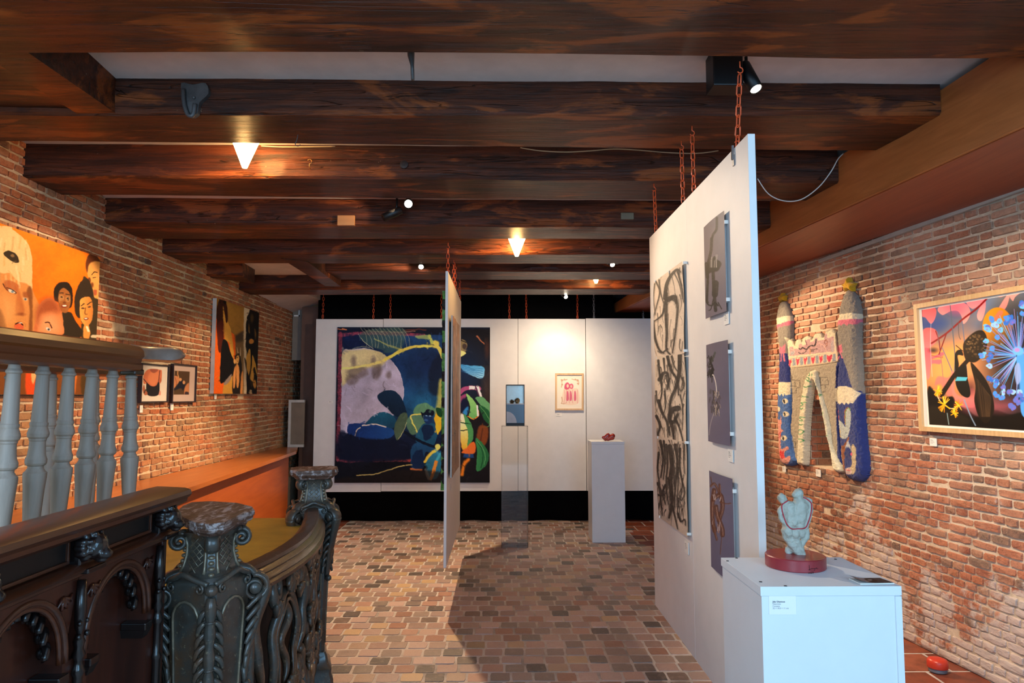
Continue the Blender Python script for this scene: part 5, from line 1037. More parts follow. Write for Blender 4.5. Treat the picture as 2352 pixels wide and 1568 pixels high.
# ---------- flower print on the right wall
def p_flower(p):
    p.tf(3.92, 2090, 640); p.fill((246, 240, 228))
    q = [(106, 280), (1400, 60), (1400, 1390), (176, 1312)]
    def inner(s):
        s.gradv(150, (60, 84, 130), 1300, (70, 50, 50)); s.ell(420, 640, 330, 300, (244, 150, 70), 70); s.ell(300, 850, 200, 170, (246, 168, 100), 60); s.ell(580, 480, 150, 130, (222, 150, 96), 50, 0.8); s.ell(270, 400, 190, 110, (36, 78, 140), 40, 0.95); s.ell(160, 410, 90, 60, (24, 60, 130), 18); s.ell(470, 240, 90, 60, (30, 66, 130), 20); s.ell(620, 400, 60, 80, (70, 100, 140), 24, 0.8); s.ell(850, 200, 200, 110, (166, 150, 130), 40, 0.95); s.ell(700, 240, 70, 70, (90, 120, 160), 24, 0.7); s.ell(1000, 300, 140, 120, (70, 66, 64), 40, 0.9); s.ell(640, 900, 120, 160, (212, 150, 110), 50, 0.8)
        pk, pk2 = (244, 118, 130), (228, 96, 110)
        s.poly([(100, 285), (225, 262), (232, 340), (190, 405), (140, 350), (110, 340)], (190, 84, 92), 2, c2=(236, 112, 122)); s.poly([(115, 470), (180, 440), (240, 470), (245, 550), (180, 620), (125, 640)], (200, 92, 96), 2, c2=(236, 122, 126)); s.ell(185, 520, 40, 44, (216, 106, 110), 6, 0.7)
        s.poly([(250, 285), (270, 250), (340, 240), (440, 214), (510, 230), (545, 300), (520, 370), (480, 405), (465, 340), (430, 290), (370, 290), (330, 310), (290, 325)], pk, 1.5, c2=(250, 150, 140)); s.poly([(330, 250), (430, 220), (470, 300), (380, 300)], (246, 96, 120), 12, 0.7); s.poly([(510, 200), (660, 170), (680, 260), (650, 370), (615, 370), (605, 320), (630, 240), (560, 270)], pk, 1.5, c2=(250, 160, 150)); s.poly([(760, 360), (800, 260), (880, 140), (900, 140), (870, 250), (810, 320)], (244, 150, 140), 1.5); s.poly([(900, 140), (1010, 110), (950, 160), (925, 200)], (246, 150, 140), 1.5); s.poly([(780, 155), (870, 138), (820, 165)], (244, 140, 132), 1.5)
        s.poly([(125, 640), (190, 640), (200, 700), (290, 660), (300, 690), (210, 720), (200, 730), (280, 730), (270, 768), (195, 770), (180, 880), (150, 890)], pk2, 1.5, c2=(240, 130, 124)); s.ell(210, 645, 36, 20, (28, 24, 34), 8, 0.7); s.line([(195, 690), (285, 710), (290, 700)], 5, (80, 40, 60), 2, 0.6)
        s.ell(790, 430, 136, 172, (250, 176, 66), 1.6, 1, 0, (240, 150, 40)); s.poly([(755, 360), (800, 290), (840, 300), (790, 380)], (250, 140, 120), 2, 0.8)
        s.line([(195, 580), (330, 490), (480, 360), (600, 270), (700, 170)], 16, (128, 28, 32), 1.2); s.line([(232, 470), (262, 560), (270, 640)], 10, (120, 26, 32)); s.line([(330, 490), (290, 600), (262, 680)], 10, (120, 26, 32))
        s.line([(362, 235), (390, 520), (405, 700), (400, 850)], 8, (84, 96, 110), 1); s.line([(470, 380), (490, 560), (505, 760), (515, 880)], 8, (96, 106, 130), 1); s.line([(290, 620), (350, 760), (395, 870)], 9, (120, 110, 130), 1); s.line([(436, 390), (440, 500), (455, 545)], 6, (90, 80, 80), 0.8); s.line([(248, 500), (280, 720), (300, 900), (320, 1060)], 6, (130, 100, 110), 1, 0.8); s.line([(190, 400), (185, 600), (200, 880)], 5, (200, 190, 190), 0.8, 0.7)
        s.poly([(225, 960), (250, 880), (340, 890), (390, 860), (400, 1000), (350, 1060), (280, 950)], (222, 120, 116), 3, 0.8); s.poly([(370, 860), (400, 850), (400, 1000), (470, 1060), (560, 980), (600, 1090), (560, 1160), (400, 1100)], (226, 132, 122), 4, 0.85); s.ell(550, 980, 40, 60, (80, 44, 50), 10, 0.7)
        s.poly([(160, 1000), (210, 1000), (260, 1080), (380, 1060), (420, 1130), (520, 1180), (620, 1240), (760, 1180), (900, 1220), (1040, 1200), (1400, 1220), (1400, 1400), (160, 1400)], (26, 22, 22), 4); s.poly([(420, 1130), (560, 1100), (900, 1090), (940, 1160), (840, 1200), (700, 1190), (560, 1210)], (190, 100, 110), 12, 0.7); s.poly([(190, 1140), (510, 1240), (505, 1320), (180, 1310)], (52, 46, 36), 8, 0.7)
        # dark seed head with leaves
        s.poly([(480, 590), (530, 520), (600, 470), (660, 470), (692, 530), (690, 620), (650, 700), (590, 750), (530, 745), (490, 700)], (44, 34, 26), 2)
        for k in range(70): a = random.uniform(0, 6.28); r = math.sqrt(random.random()); s.ell(585+r*86*math.cos(a), 605+r*110*math.sin(a), 9, 8, random.choice([(110, 86, 56), (76, 60, 42), (140, 112, 76)]), 2, 0.7)
        s.line([(520, 735), (460, 800), (400, 870), (340, 960), (285, 1045)], 36, (42, 32, 26), 1.5, w2=44); s.poly([(405, 700), (420, 650), (460, 640), (480, 690), (430, 690), (440, 780), (410, 850)], (32, 28, 26), 1.5); s.poly([(430, 820), (500, 770), (520, 900), (545, 1030), (515, 1070), (450, 1030), (410, 930)], (30, 30, 28), 1.5); s.poly([(545, 760), (600, 800), (690, 920), (745, 1060), (755, 1200), (690, 1300), (620, 1240), (580, 1100), (590, 960)], (40, 32, 26), 1.5)
        for k in range(14): s.line([(590+k*9, 880+k*12), (610+k*9, 1080), (640+k*6, 1240)], 6, random.choice([(110, 84, 60), (70, 54, 42)]), 1.2, 0.6)
        s.line([(415, 600), (475, 650)], 7, (40, 34, 30)); s.poly([(405, 920), (425, 882), (520, 886), (505, 918)], (88, 176, 196), 1, smooth=False); s.line([(490, 1090), (540, 1220), (590, 1320)], 12, (130, 150, 170), 1.5, 0.9)
        s.line([(240, 1040), (280, 1110), (360, 1165), (410, 1160)], 9, (214, 190, 150), 1); s.line([(335, 1210), (350, 1310)], 8, (130, 150, 150), 1)
        for cx, cy, r in ((250, 1010, 42), (310, 1130, 62), (440, 1140, 44), (400, 1210, 36)):
            for k in range(18): a = random.uniform(0, 6.28); s.line([(cx, cy), (cx+r*math.cos(a)*.95, cy+r*1.15*math.sin(a))], 11, random.choice([(250, 176, 40), (232, 140, 24), (252, 196, 70)]), 1, w2=6)
        # blue allium
        s.ell(900, 720, 200, 330, (34, 30, 32), 40, 0.85)
        for k in range(120):
            a = random.uniform(0, 6.28); r0 = 30; r = random.uniform(180, 350); c = random.choice([(84, 156, 214), (56, 112, 190), (130, 180, 220), (104, 120, 190), (150, 130, 180)])
            s.line([(980+r0*math.cos(a), 690+r0*math.sin(a)), (980+r*math.cos(a)*1.0, 690+r*1.25*math.sin(a))], 9, c, 0.8, 0.9, w2=4)
        s.poly([(960, 700), (1030, 700), (1060, 1200), (1000, 1200), (985, 900)], (84, 150, 216), 2); s.poly([(940, 800), (985, 760), (1000, 900), (960, 950)], (140, 160, 206), 3, 0.9)
        for k in range(80):
            a = random.uniform(0, 6.28); r = random.uniform(230, 350); cx, cy = 980+r*math.cos(a), 700+r*1.35*math.sin(a); c = random.choice([(76, 140, 214), (104, 176, 222), (140, 186, 226), (96, 112, 190), (60, 110, 190)])
            for j in range(3): s.ell(cx+random.uniform(-14, 14), cy+random.uniform(-14, 14), random.uniform(13, 24), random.uniform(13, 26), c, 1.2)
            s.ell(cx, cy, 9, 9, (150, 100, 170), 2, 0.6)
        s.ell(975, 650, 50, 40, (104, 170, 226), 3); s.ell(965, 640, 24, 18, (190, 120, 180), 4, 0.8)
    p.within(q, lambda s: (inner(s), setattr(s, 'C', np.clip((s.C-110)*1.22+112, 0, 255))), False)
nr = (-1, RWB, 0)
TLf = on_right(2106, 700, -.02); BLf = on_right(2121, 989, -.02); Yl = (TLf.y+BLf.y)/2; zt, zb = TLf.z, BLf.z; Yr = 3.42
rp = lambda Y, z, off=0.0: Vector((RWA + RWB*Y, Y, z)) + Vector(nr).normalized()*off
framed('large pale-wood framed print of a blue allium and pink petals on the right brick wall', rp(Yl, zt, .018), rp(Yr, zt, .018), rp(Yr, zb, .018), rp(Yl, zb, .018), nr, 0.030, 0.035, 0.03, p_flower, M_frpale)

# ---------- label cards (grey print lines)
def card(label, c, ux, uz, n, w, h, lines=4):
    c, ux, uz, n = Vector(c), Vector(ux).normalized(), Vector(uz), Vector(n).normalized(); t = thing('label_card', c - uz*h/2, label, 'label', 'white caption cards')
    q = [c - ux*w/2 - uz*h/2, c + ux*w/2 - uz*h/2, c + ux*w/2 + uz*h/2, c - ux*w/2 + uz*h/2]
    MB().hexa([q[0], q[1], q[1]+n*.003, q[0]+n*.003, q[3], q[2], q[2]+n*.003, q[3]+n*.003]).go('card', M_card, t)
    if lines:
        m = MB()
        for k in range(lines):
            z = h*(0.24 - 0.13*k); x0, x1 = -w*.36, w*(-.02 + .22*((k*7) % 3)/2.0); th = h*(.035 if k else .05)
            a = c + ux*x0 + uz*z + n*.0034; b = c + ux*x1 + uz*z + n*.0034
            m.add([a, b, b+uz*th, a+uz*th], [(0, 1, 2, 3)])
        stuff(m.go('printed_lines', M_ink, t))
    return t
UZ = (0, 0, 1)
card('caption card under the topmost grey photo print', on_px(1669.5, 731, .002), (0, -1, 0), UZ, (-1, 0, 0), .062, .052)
card('caption card under the middle grey photo print', on_px(1679, 1046, .002), (0, -1, 0), UZ, (-1, 0, 0), .062, .052)
card('caption card under the long charcoal drawing', on_px(1578, 1257, .002), (0, -1, 0), UZ, (-1, 0, 0), .072, .060)
card('caption card under the small pink framed print', at_y(1284, 952, BY+.003), (1, 0, 0), UZ, (0, -1, 0), .075, .042)
card('caption card left of the big moon painting', at_y(760, 923, BY-.002), (1, 0, 0), UZ, (0, -1, 0), .065, .036)
card('caption card under the photo of tangled hands', on_left(394.5, 934, .012), (0, 1, 0), UZ, nl, .052, .062)
card('caption card under the photo of the torso', on_left(324, 939, .012), (0, 1, 0), UZ, nl, .045, .060)
card('caption card under the tall painting of women', on_left(494.5, 911, .012), (0, 1, 0), UZ, nl, .052, .050)
card('caption card under the large blue flower print', on_right(2144, 1015, -.012), (-RWB, -1, 0), UZ, nr, .062, .052)
card('caption card under the left foot of the castle rug', on_right(1801.5, 1077, -.012), (-RWB, -1, 0), UZ, nr, .060, .052)
card('caption card under the castle gate on the brick wall', on_right(1880, 1086, -.012), (-RWB, -1, 0), UZ, nr, .070, .060)
card('small pale blank card low on the left brick wall above the orange counter', on_left(291, 1104, .012), (0, 1, 0), UZ, nl, .045, .070, 0)
q = at_y(1036, 1122, 5.62); card('caption card under the weathered wood relief', (MX+.023, 6.0, 0.92), (0, 1, 0), UZ, (1, 0, 0), .062, .05)
# ================================================================== TUFTED CASTLE RUG on the right wall
def p_castle(p):
    p.tf(3.1375, 1770, 620); gr, gr2 = (150, 144, 134), (176, 166, 146); cream, navy, blue, pink = (236, 226, 196), (40, 54, 124), (70, 112, 182), (226, 122, 146)
    p.fill(gr2); p.poly([(20, 140), (150, 200), (150, 520), (130, 700), (30, 820)], gr, 1, smooth=False); p.poly([(455, 120), (700, 120), (700, 900), (600, 880), (470, 560)], gr, 1, smooth=False)
    # left tower
    p.poly([(36, 355), (80, 340), (137, 330), (137, 368), (90, 385), (36, 402)], cream, 1); p.poly([(36, 402), (80, 388), (137, 366), (136, 396), (120, 402), (105, 400), (90, 412), (70, 410), (55, 428), (40, 436)], pink, 1)
    p.poly([(74, 545), (92, 560), (112, 528), (112, 600), (70, 595)], pink, 1, smooth=False); p.poly([(72, 600), (118, 600), (132, 700), (138, 812), (52, 806), (60, 690)], navy, 1, smooth=False); p.line([(90, 590), (84, 655)], 8, pink); p.line([(102, 590), (110, 655)], 8, pink)
    p.poly([(48, 806), (140, 808), (146, 905), (148, 1140), (190, 1380), (150, 1420), (80, 1415), (40, 1250), (40, 900)], blue, 1, smooth=False); p.poly([(50, 806), (140, 808), (142, 895), (118, 905), (112, 888), (104, 912), (92, 892), (78, 906), (64, 890), (50, 908)], cream, 1, smooth=False)
    for x, y in ((115, 945), (62, 1002), (118, 1038), (108, 1210)): p.ell(x, y, 19, 20, cream, 1); p.ell(x-5, y+2, 6, 15, (20, 20, 24), .8, 1, -12)
    p.poly([(50, 1080), (78, 1078), (84, 1040), (90, 1100), (86, 1140), (104, 1158), (88, 1172), (84, 1250), (92, 1290), (130, 1270), (136, 1290), (112, 1310), (112, 1350), (150, 1340), (150, 1370), (125, 1395), (80, 1380), (60, 1300), (48, 1180)], (234, 160, 146), 1); p.poly([(80, 1290), (92, 1310), (108, 1300), (104, 1330), (118, 1350), (95, 1362), (74, 1335)], (228, 56, 56), 1, smooth=False); p.line([(52, 1170), (66, 1190), (84, 1165), (80, 1200), (58, 1210)], 5, (214, 60, 56), .8)
    # right tower
    p.poly([(470, 335), (540, 315), (622, 312), (624, 355), (560, 358), (470, 372)], cream, 1); p.poly([(468, 372), (540, 358), (624, 354), (622, 385), (600, 392), (585, 385), (565, 400), (545, 386), (525, 402), (508, 388), (490, 405), (478, 398), (468, 416)], pink, 1)
    p.poly([(480, 530), (500, 545), (530, 532), (534, 595), (482, 592)], pink, 1, smooth=False); p.poly([(490, 598), (524, 600), (560, 700), (602, 845), (470, 842), (476, 700)], navy, 1, smooth=False); p.line([(500, 590), (492, 640)], 9, pink); p.line([(514, 590), (532, 632)], 9, pink)
    p.poly([(468, 842), (640, 870), (690, 1100), (720, 1560), (480, 1560), (484, 1250)], (42, 58, 126), 1, smooth=False); p.poly([(468, 850), (500, 838), (560, 835), (600, 850), (642, 885), (625, 930), (608, 960), (590, 955), (580, 970), (562, 955), (548, 972), (530, 955), (515, 970), (498, 955), (485, 965), (470, 940)], cream, 1, smooth=False)
    p.poly([(492, 1000), (500, 1070), (530, 1095), (556, 1125), (560, 1010), (578, 992), (594, 1015), (592, 1110), (575, 1195), (545, 1215), (520, 1200), (495, 1100)], (186, 196, 194), 1); p.line([(556, 1110), (557, 1020), (576, 992), (592, 1012)], 6, (120, 160, 90), .8); p.line([(552, 1110), (553, 1018), (574, 986)], 4, (206, 110, 60), .8); p.line([(494, 1010), (498, 1060), (505, 1078)], 7, (214, 80, 70)); p.line([(500, 1150), (510, 1170), (500, 1190), (515, 1200)], 11, (216, 178, 60))
    p.poly([(518, 1285), (545, 1260), (580, 1200), (575, 1260), (552, 1300), (548, 1480), (535, 1480)], (150, 84, 40), 1); p.poly([(556, 1290), (575, 1225), (596, 1290), (590, 1310)], (190, 196, 206), 1.5); p.ell(572, 1322, 24, 46, (34, 48, 112), 1.5); p.poly([(600, 1270), (620, 1260), (632, 1310), (625, 1450), (590, 1470), (570, 1440), (600, 1400)], (206, 186, 146), 1.5); p.ell(598, 1325, 9, 11, (220, 80, 120)); p.poly([(556, 1430), (590, 1425), (600, 1465), (560, 1470)], (220, 190, 180), 1); p.line([(562, 1440), (590, 1444)], 5, (214, 60, 60)); p.line([(515, 1290), (528, 1440)], 5, (190, 190, 170), 1)
    # battlements and band
    p.poly([(110, 480), (170, 520), (230, 480), (300, 460), (380, 460), (465, 420), (482, 590), (128, 640)], cream, 1, smooth=False); p.poly([(142, 552), (168, 552), (172, 572), (205, 565), (208, 535), (228, 528), (232, 545), (260, 535), (262, 505), (285, 498), (290, 520), (318, 512), (322, 490), (342, 485), (346, 510), (392, 500), (392, 462), (408, 455), (412, 490), (462, 478), (466, 585), (140, 620)], (204, 166, 168), 1, smooth=False)
    for pts, w, c in (([(210, 565), (222, 572), (236, 560), (262, 570), (290, 545), (318, 545), (330, 530), (334, 500)], 8, (20, 16, 18)), ([(207, 595), (225, 602), (246, 596), (262, 582)], 5, (24, 20, 22)), ([(285, 565), (300, 575), (340, 566)], 5, (24, 20, 22)), ([(290, 586), (318, 582)], 4, (30, 24, 26)), ([(392, 520), (405, 502), (414, 520), (400, 532), (392, 520)], 4, (150, 80, 40)), ([(412, 520), (412, 540), (400, 556)], 4, (150, 80, 40)), ([(355, 530), (390, 545), (410, 596)], 5, (240, 190, 180)), ([(290, 560), (288, 606)], 8, (206, 150, 110)), ([(150, 570), (170, 575), (180, 596)], 5, (240, 200, 190)), ([(255, 505), (268, 545)], 5, (120, 70, 90))): p.line(pts, w, c, .7)
    p.poly([(150, 590), (175, 586), (176, 606), (152, 610)], (180, 180, 190), 1); p.poly([(440, 520), (460, 510), (460, 580), (442, 585)], (190, 176, 184), 1)
    p.poly([(126, 640), (300, 620), (484, 588), (490, 660), (300, 694), (132, 704)], (238, 218, 186), 1, smooth=False)
    for k, x in enumerate((144, 200, 255, 311, 367, 428)): y = 664 - (x-144)*.105; r = 11 + (k == 5)*6; p.poly([(x-r, y-22), (x, y-14), (x+r, y-26), (x+r, y-2), (x-1, y+30), (x-r, y)], (226, 66, 92), 1)
    for x in (173, 228, 283, 340, 396, 462): y = 664 - (x-144)*.105; p.poly([(x-10, y-26), (x+10, y-29), (x+12, y+26), (x-12, y+30)], (156, 166, 180), 1, smooth=False)
    for q in ([(140, 762), (156, 762), (156, 790), (215, 796), (215, 845), (188, 850), (188, 885), (142, 885)], [(140, 835), (188, 838)], [(178, 795), (180, 838)], [(318, 730), (352, 735), (352, 775), (415, 772), (420, 825), (398, 826), (398, 878), (345, 880)], [(360, 775), (362, 828), (412, 826)], [(345, 835), (360, 830)], [(150, 1230), (182, 1235), (182, 1280), (160, 1275)]): p.line(q, 5, (96, 90, 82), 1, .8, False)
def p_roll(p):
    p.fill((236, 228, 198)); p.tex(0.2, 0.06, 5); p.tf(8.2545, 1820, 840); g = (50, 146, 88)
    for q in ([(125, 1340), (130, 1380), (215, 1390), (235, 1420), (190, 1445)], [(140, 1230), (150, 1285), (200, 1290), (240, 1255), (225, 1220), (170, 1210), (142, 1235)], [(150, 1100), (195, 1118), (235, 1105)], [(160, 1035), (235, 1035), (160, 975), (255, 975)], [(190, 700), (285, 690)], [(190, 700), (240, 735), (165, 765)], [(165, 770), (195, 815), (235, 800)], [(195, 550), (225, 580), (195, 595)], [(225, 582), (305, 588)], [(240, 330), (245, 385), (290, 405), (345, 385)], [(285, 225), (320, 215), (350, 245), (325, 280), (290, 250)], [(325, 285), (355, 300)], [(330, 150), (350, 130), (365, 175), (345, 185)],
              [(405, 150), (400, 190)], [(450, 355), (475, 390)], [(500, 535), (530, 545), (528, 580)], [(540, 665), (545, 700), (560, 715)], [(600, 870), (605, 950)], [(590, 920), (610, 905)], [(610, 1050), (628, 1070), (620, 1115)], [(655, 1310), (690, 1320)]):
        p.line(q, 15 if q[0][0] < 400 else 10, g, 1.0, .9, True)
def M_rug():
    t = NT('tufted_wool'); a = t.n('ShaderNodeVertexColor', _layer_name='paint').outputs[0]; n = t.noise(t.pos(), 130.0, 4, .7)
    t.col(t.mix(t.math('MULTIPLY', t.step(n, .50, .3), .32), a, (0.02, 0.018, 0.016, 1))); t.set(Roughness=0.95, Specular_IOR_Level=0.1, Sheen_Weight=0.25); t.bump(n, 0.9, 0.006); return t.m
M_RUG = M_rug()
RN = Vector((-1, RWB, 0)).normalized(); RUX = Vector((RWB, 1, 0)).normalized()
def wall_sz(x, y, off): q = on_right(x, y, -off); return q.y, q.z
def rug_part(name, poly, hmax, paint, parent, base=0.02, edge=0.05, step=0.0045, seed=1, smooth=True, k=3.1375, ox=1770, oy=620):
    mid = base + hmax*0.6
    P = [wall_sz(x/k+ox, y/k+oy, mid) for x, y in poly]
    if smooth: P = [(q.x, q.y) for q in spline(P, 5, True)]
    P = np.array(P); s0, z0 = P.min(0)-step; s1, z1 = P.max(0)+step; ns, nz = int((s1-s0)/step)+2, int((z1-z0)/step)+2
    S, Zz = np.meshgrid(s0 + np.arange(ns)*step, z0 + np.arange(nz)*step, indexing='ij'); sx, zx = S.ravel(), Zz.ravel()
    pt = Painter(sx, zx); idx, d, ins, _ = pt.sdf([tuple(q) for q in P], 1.0)
    D = np.full(len(sx), -1.0); D[idx] = np.where(ins, d, -d); D = D.reshape(ns, nz)
    cell = (D[:-1, :-1] > 0) & (D[1:, :-1] > 0) & (D[:-1, 1:] > 0) & (D[1:, 1:] > 0)
    vn = vnoise(np.stack([sx, zx], 1), 60, seed, 3).reshape(ns, nz)-.5; vn2 = vnoise(np.stack([sx, zx], 1), 260, seed+1, 2).reshape(ns, nz)-.5
    H = base*0.5 + (hmax+base*.5)*np.sqrt(np.clip(1-(1-np.clip(D/edge, 0, 1))**2, 0, 1)) + 0.012*vn*np.clip(D/.02, 0, 1) + 0.007*vn2
    S2 = S + vn2*0.004; Z2 = Zz + vn*0.006
    def pos(ss, zz, h): yy = ss; return np.stack([RWA + RWB*yy + RN.x*h, yy + RN.y*h, zz], -1)
    top = pos(S2, Z2, H).reshape(-1, 3); px, py, _ = proj_np(pos(S, Zz, np.full_like(H, mid)).reshape(-1, 3)); p = Painter(px, py); paint(p); p.tex(0.5, 0.05, 3)
    I = np.arange(ns*nz).reshape(ns, nz); F4 = []
    for a, b in zip(*np.nonzero(cell)): F4.append((I[a, b], I[a, b+1], I[a+1, b+1], I[a+1, b]))
    bot = pos(S2, Z2, np.full_like(H, 0.004)).reshape(-1, 3); off = ns*nz; pad = np.pad(cell, 1)
    for a, b in zip(*np.nonzero(cell)):
        if not pad[a, b+1]: F4.append((I[a, b], I[a, b]+off, I[a, b+1]+off, I[a, b+1]))
        if not pad[a+2, b+1]: F4.append((I[a+1, b+1], I[a+1, b+1]+off, I[a+1, b]+off, I[a+1, b]))
        if not pad[a+1, b]: F4.append((I[a+1, b], I[a+1, b]+off, I[a, b]+off, I[a, b]))
        if not pad[a+1, b+2]: F4.append((I[a, b+1], I[a, b+1]+off, I[a+1, b+1]+off, I[a+1, b+1]))
    F4 = np.array(F4); used = np.unique(F4); mp = np.full(off*2, -1); mp[used] = np.arange(len(used)); V = np.concatenate([top, bot])[used]; Cc = np.concatenate([p.C, p.C])[used]
    c = V.mean(0); me = new_mesh(name, V - c, mp[F4].tolist(), M_RUG, True); set_paint(me, Cc); return link(name, me, Vector(c), parent)
q = on_right(1885, 1090, -.02)
rug = thing('castle_rug', q, 'tufted wool castle rug with two grey towers and a pointed gate, on brick wall', 'wall rug')
rug_part('gate_body', [(128, 700), (300, 690), (486, 660), (482, 720), (474, 840), (478, 1000), (500, 1300), (516, 1448), (458, 1446), (432, 1320), (402, 1150), (380, 1000), (345, 870), (308, 800), (285, 870), (268, 1000), (252, 1200), (250, 1390), (222, 1402), (192, 1382), (176, 1360), (152, 1290), (140, 1140), (149, 1000), (147, 850), (136, 760)], .012, p_castle, rug, .018, .02, seed=2)
rug_part('battlement', [(120, 500), (135, 488), (152, 494), (160, 520), (172, 545), (178, 510), (195, 497), (214, 505), (222, 520), (232, 490), (250, 475), (282, 482), (292, 505), (306, 478), (322, 455), (360, 455), (372, 486), (386, 470), (392, 440), (418, 425), (450, 425), (462, 450), (470, 440), (484, 590), (490, 660), (300, 694), (132, 706), (126, 640)], .016, p_castle, rug, .020, .02, seed=3)
rug_part('tower', [(62, 234), (90, 228), (115, 272), (135, 340), (140, 420), (136, 500), (122, 515), (122, 590), (131, 700), (139, 800), (146, 900), (146, 1000), (137, 1140), (150, 1290), (182, 1372), (150, 1408), (90, 1405), (62, 1360), (50, 1200), (46, 1000), (48, 900), (56, 700), (56, 560), (42, 440), (38, 350), (48, 280)], .040, p_castle, rug, .020, .06, seed=4)
rug_part('tower', [(530, 152), (558, 148), (600, 200), (622, 280), (625, 380), (622, 480), (632, 700), (640, 860), (648, 1000), (660, 1200), (680, 1400), (670, 1490), (620, 1525), (545, 1500), (516, 1440), (502, 1380), (487, 1200), (472, 1000), (470, 840), (478, 700), (484, 600), (472, 480), (470, 400), (480, 330), (495, 240)], .050, p_castle, rug, .020, .08, seed=5)
rug_part('arch_roll', [(192, 1385), (200, 1200), (212, 1000), (238, 830), (268, 750), (300, 718), (330, 740), (348, 860), (380, 960), (418, 1130), (440, 1280), (510, 1440), (456, 1444), (428, 1310), (398, 1180), (384, 1100), (360, 985), (334, 870), (306, 796), (288, 850), (268, 1000), (254, 1200), (248, 1390), (222, 1404)], .045, p_roll, rug, .020, .03, seed=6)
ye = lambda p: p.fill((228, 176, 36))
rug_part('star', [(78, 160), (86, 180), (102, 182), (94, 204), (96, 226), (78, 216), (60, 236), (58, 214), (44, 200), (60, 188)], .030, ye, rug, .02, .02, seed=7, smooth=False)
rug_part('star', [(551, 44), (564, 84), (603, 96), (580, 124), (584, 160), (552, 138), (522, 158), (524, 128), (500, 108), (532, 90)], .034, ye, rug, .02, .02, seed=8, smooth=False)

# ================================================================== PLINTHS AND SCULPTURES
M_screw = plain('screw_dark', (60, 60, 62), 0.4, 0.7)
def plinth(x0, x1, y0, y1, h, label, screws=()):
    t = thing('plinth', ((x0+x1)/2, (y0+y1)/2, 0), label, 'plinth', 'white wooden display plinths')
    MB().box((x0+.004, y0+.004, 0), (x1-.004, y1-.004, h-.029)).go('plinth_body', M_whiteP, t)
    MB().box((x0, y0, h-.028), (x1, y1, h), .0012).go('plinth_lid', M_whiteP, t)
    for sx, sy in screws:
        MB().lathe([(.005, h-.001), (.005, h+.0012), (.002, h+.0016)], (sx, sy, 0), 10).go('screw', M_screw, t, True)
    return t
PH = 1.12
f0, f1, b0 = at_z(1757, 1350, PH), at_z(2065, 1343, PH), at_z(1650, 1280, PH)
px0, px1, py0, py1 = (f0.x+b0.x)/2, f1.x, (f0.y+f1.y)/2, b0.y
PL = plinth(px0, px1, py0, py1, PH, 'tall white plinth in the right foreground carrying the pale embracing couple', [tuple(at_z(x, y, PH))[:2] for x, y in ((1671, 1288), (1747, 1336), (1804, 1345.5), (1919, 1284), (1692, 1281.5))])
MB().box((px1-.021, py0-.0005, .0), (px1-.0015, py0+.01, PH-.03)).go('side_batten', M_whiteP, PL)
g = at_z(1360, 1246, 0.0); g2 = at_z(1438, 1246, 0.0); hb = at_y(1400, 1014, g.y).z
bw = g2.x-g.x
plinth(g.x, g2.x, g.y, g.y+bw*.92, hb, 'white plinth at the back carrying the small red glazed sculpture')
# caption card with its print on the foreground plinth
def text_mesh(s, size, org, ux, uz, n, mat, parent, name='printed_text', bold=0.0):
    cu = bpy.data.curves.new('txt', 'FONT'); cu.body = s; cu.size = size; cu.offset = bold; cu.resolution_u = 3
    to = bpy.data.objects.new('txt', cu); COL.objects.link(to); dg = bpy.context.evaluated_depsgraph_get(); ev = to.evaluated_get(dg); me0 = ev.to_mesh()
    V = [Vector(org) + Vector(ux)*v.co.x + Vector(uz)*v.co.y + Vector(n)*0.0004 for v in me0.vertices]; Fc = [tuple(q.vertices) for q in me0.polygons]; ev.to_mesh_clear(); bpy.data.objects.remove(to)
    return obj(name, V, Fc, mat, parent)
yf = py0 + .0035
c0, c1 = at_y(1765, 1366, yf), at_y(1829, 1410.5, yf)
cd = thing('label_card', ((c0.x+c1.x)/2, yf, c1.z), 'larger caption card printed with name, title and size on the foreground plinth front', 'label', 'white caption cards')
MB().box((c0.x, yf-.0015, c1.z), (c1.x, yf, c0.z)).go('card', M_card, cd)
M_ink2 = plain('label_ink_dark', (84, 84, 96), .8)
for k, (s, b) in enumerate((('Jida Ghantous', .00015), ('Nearness', 0), ('Ceramic', 0), ('32 × 10.5 × 11 cm', 0))):
    o = at_y(1774.5, 1383 + k*5.05, yf-.0016); text_mesh(s, .0066 if k else .0068, (o.x, yf-.0018, o.z), (1, 0, 0), (0, 0, 1), (0, -1, 0), M_ink2 if k == 0 else M_ink, cd, bold=b)
# leaflet
LZ = PH + .001
lq = [at_z(x, y, LZ) for x, y in ((1976, 1342), (2054, 1340.5), (2021, 1329), (1950, 1330))]
def p_leaf(p): p.fill((60, 54, 54)); p.tex(.2, .3, 2); p.poly([(1962, 1329), (1985, 1329), (2010, 1342), (1985, 1342)], (120, 116, 118), 1.2); p.poly([(1985, 1331), (2003, 1331), (2016, 1337), (2000, 1340)], (26, 20, 18), 1.2); p.ell(1998, 1334, 6, 1.6, (150, 130, 116), .6)
lf = thing('leaflet', lq[0], 'dark folded leaflet lying on the front right corner of the foreground plinth', 'leaflet')
art('leaflet_sheet', lq[3], lq[2], lq[1], lq[0], p_leaf, M_gloss, lf, .6, lambda u, v: np.stack([0*u, 0*u, .0035 + .010*np.clip(.45-u, 0, 1)**1.5*3], 1))
m = MB(); m.hexa([lq[0], lq[1], lq[2], lq[3]] + [v + Vector((0, 0, .003)) for v in lq]); m.go('leaflet_pages', M_card, lf)

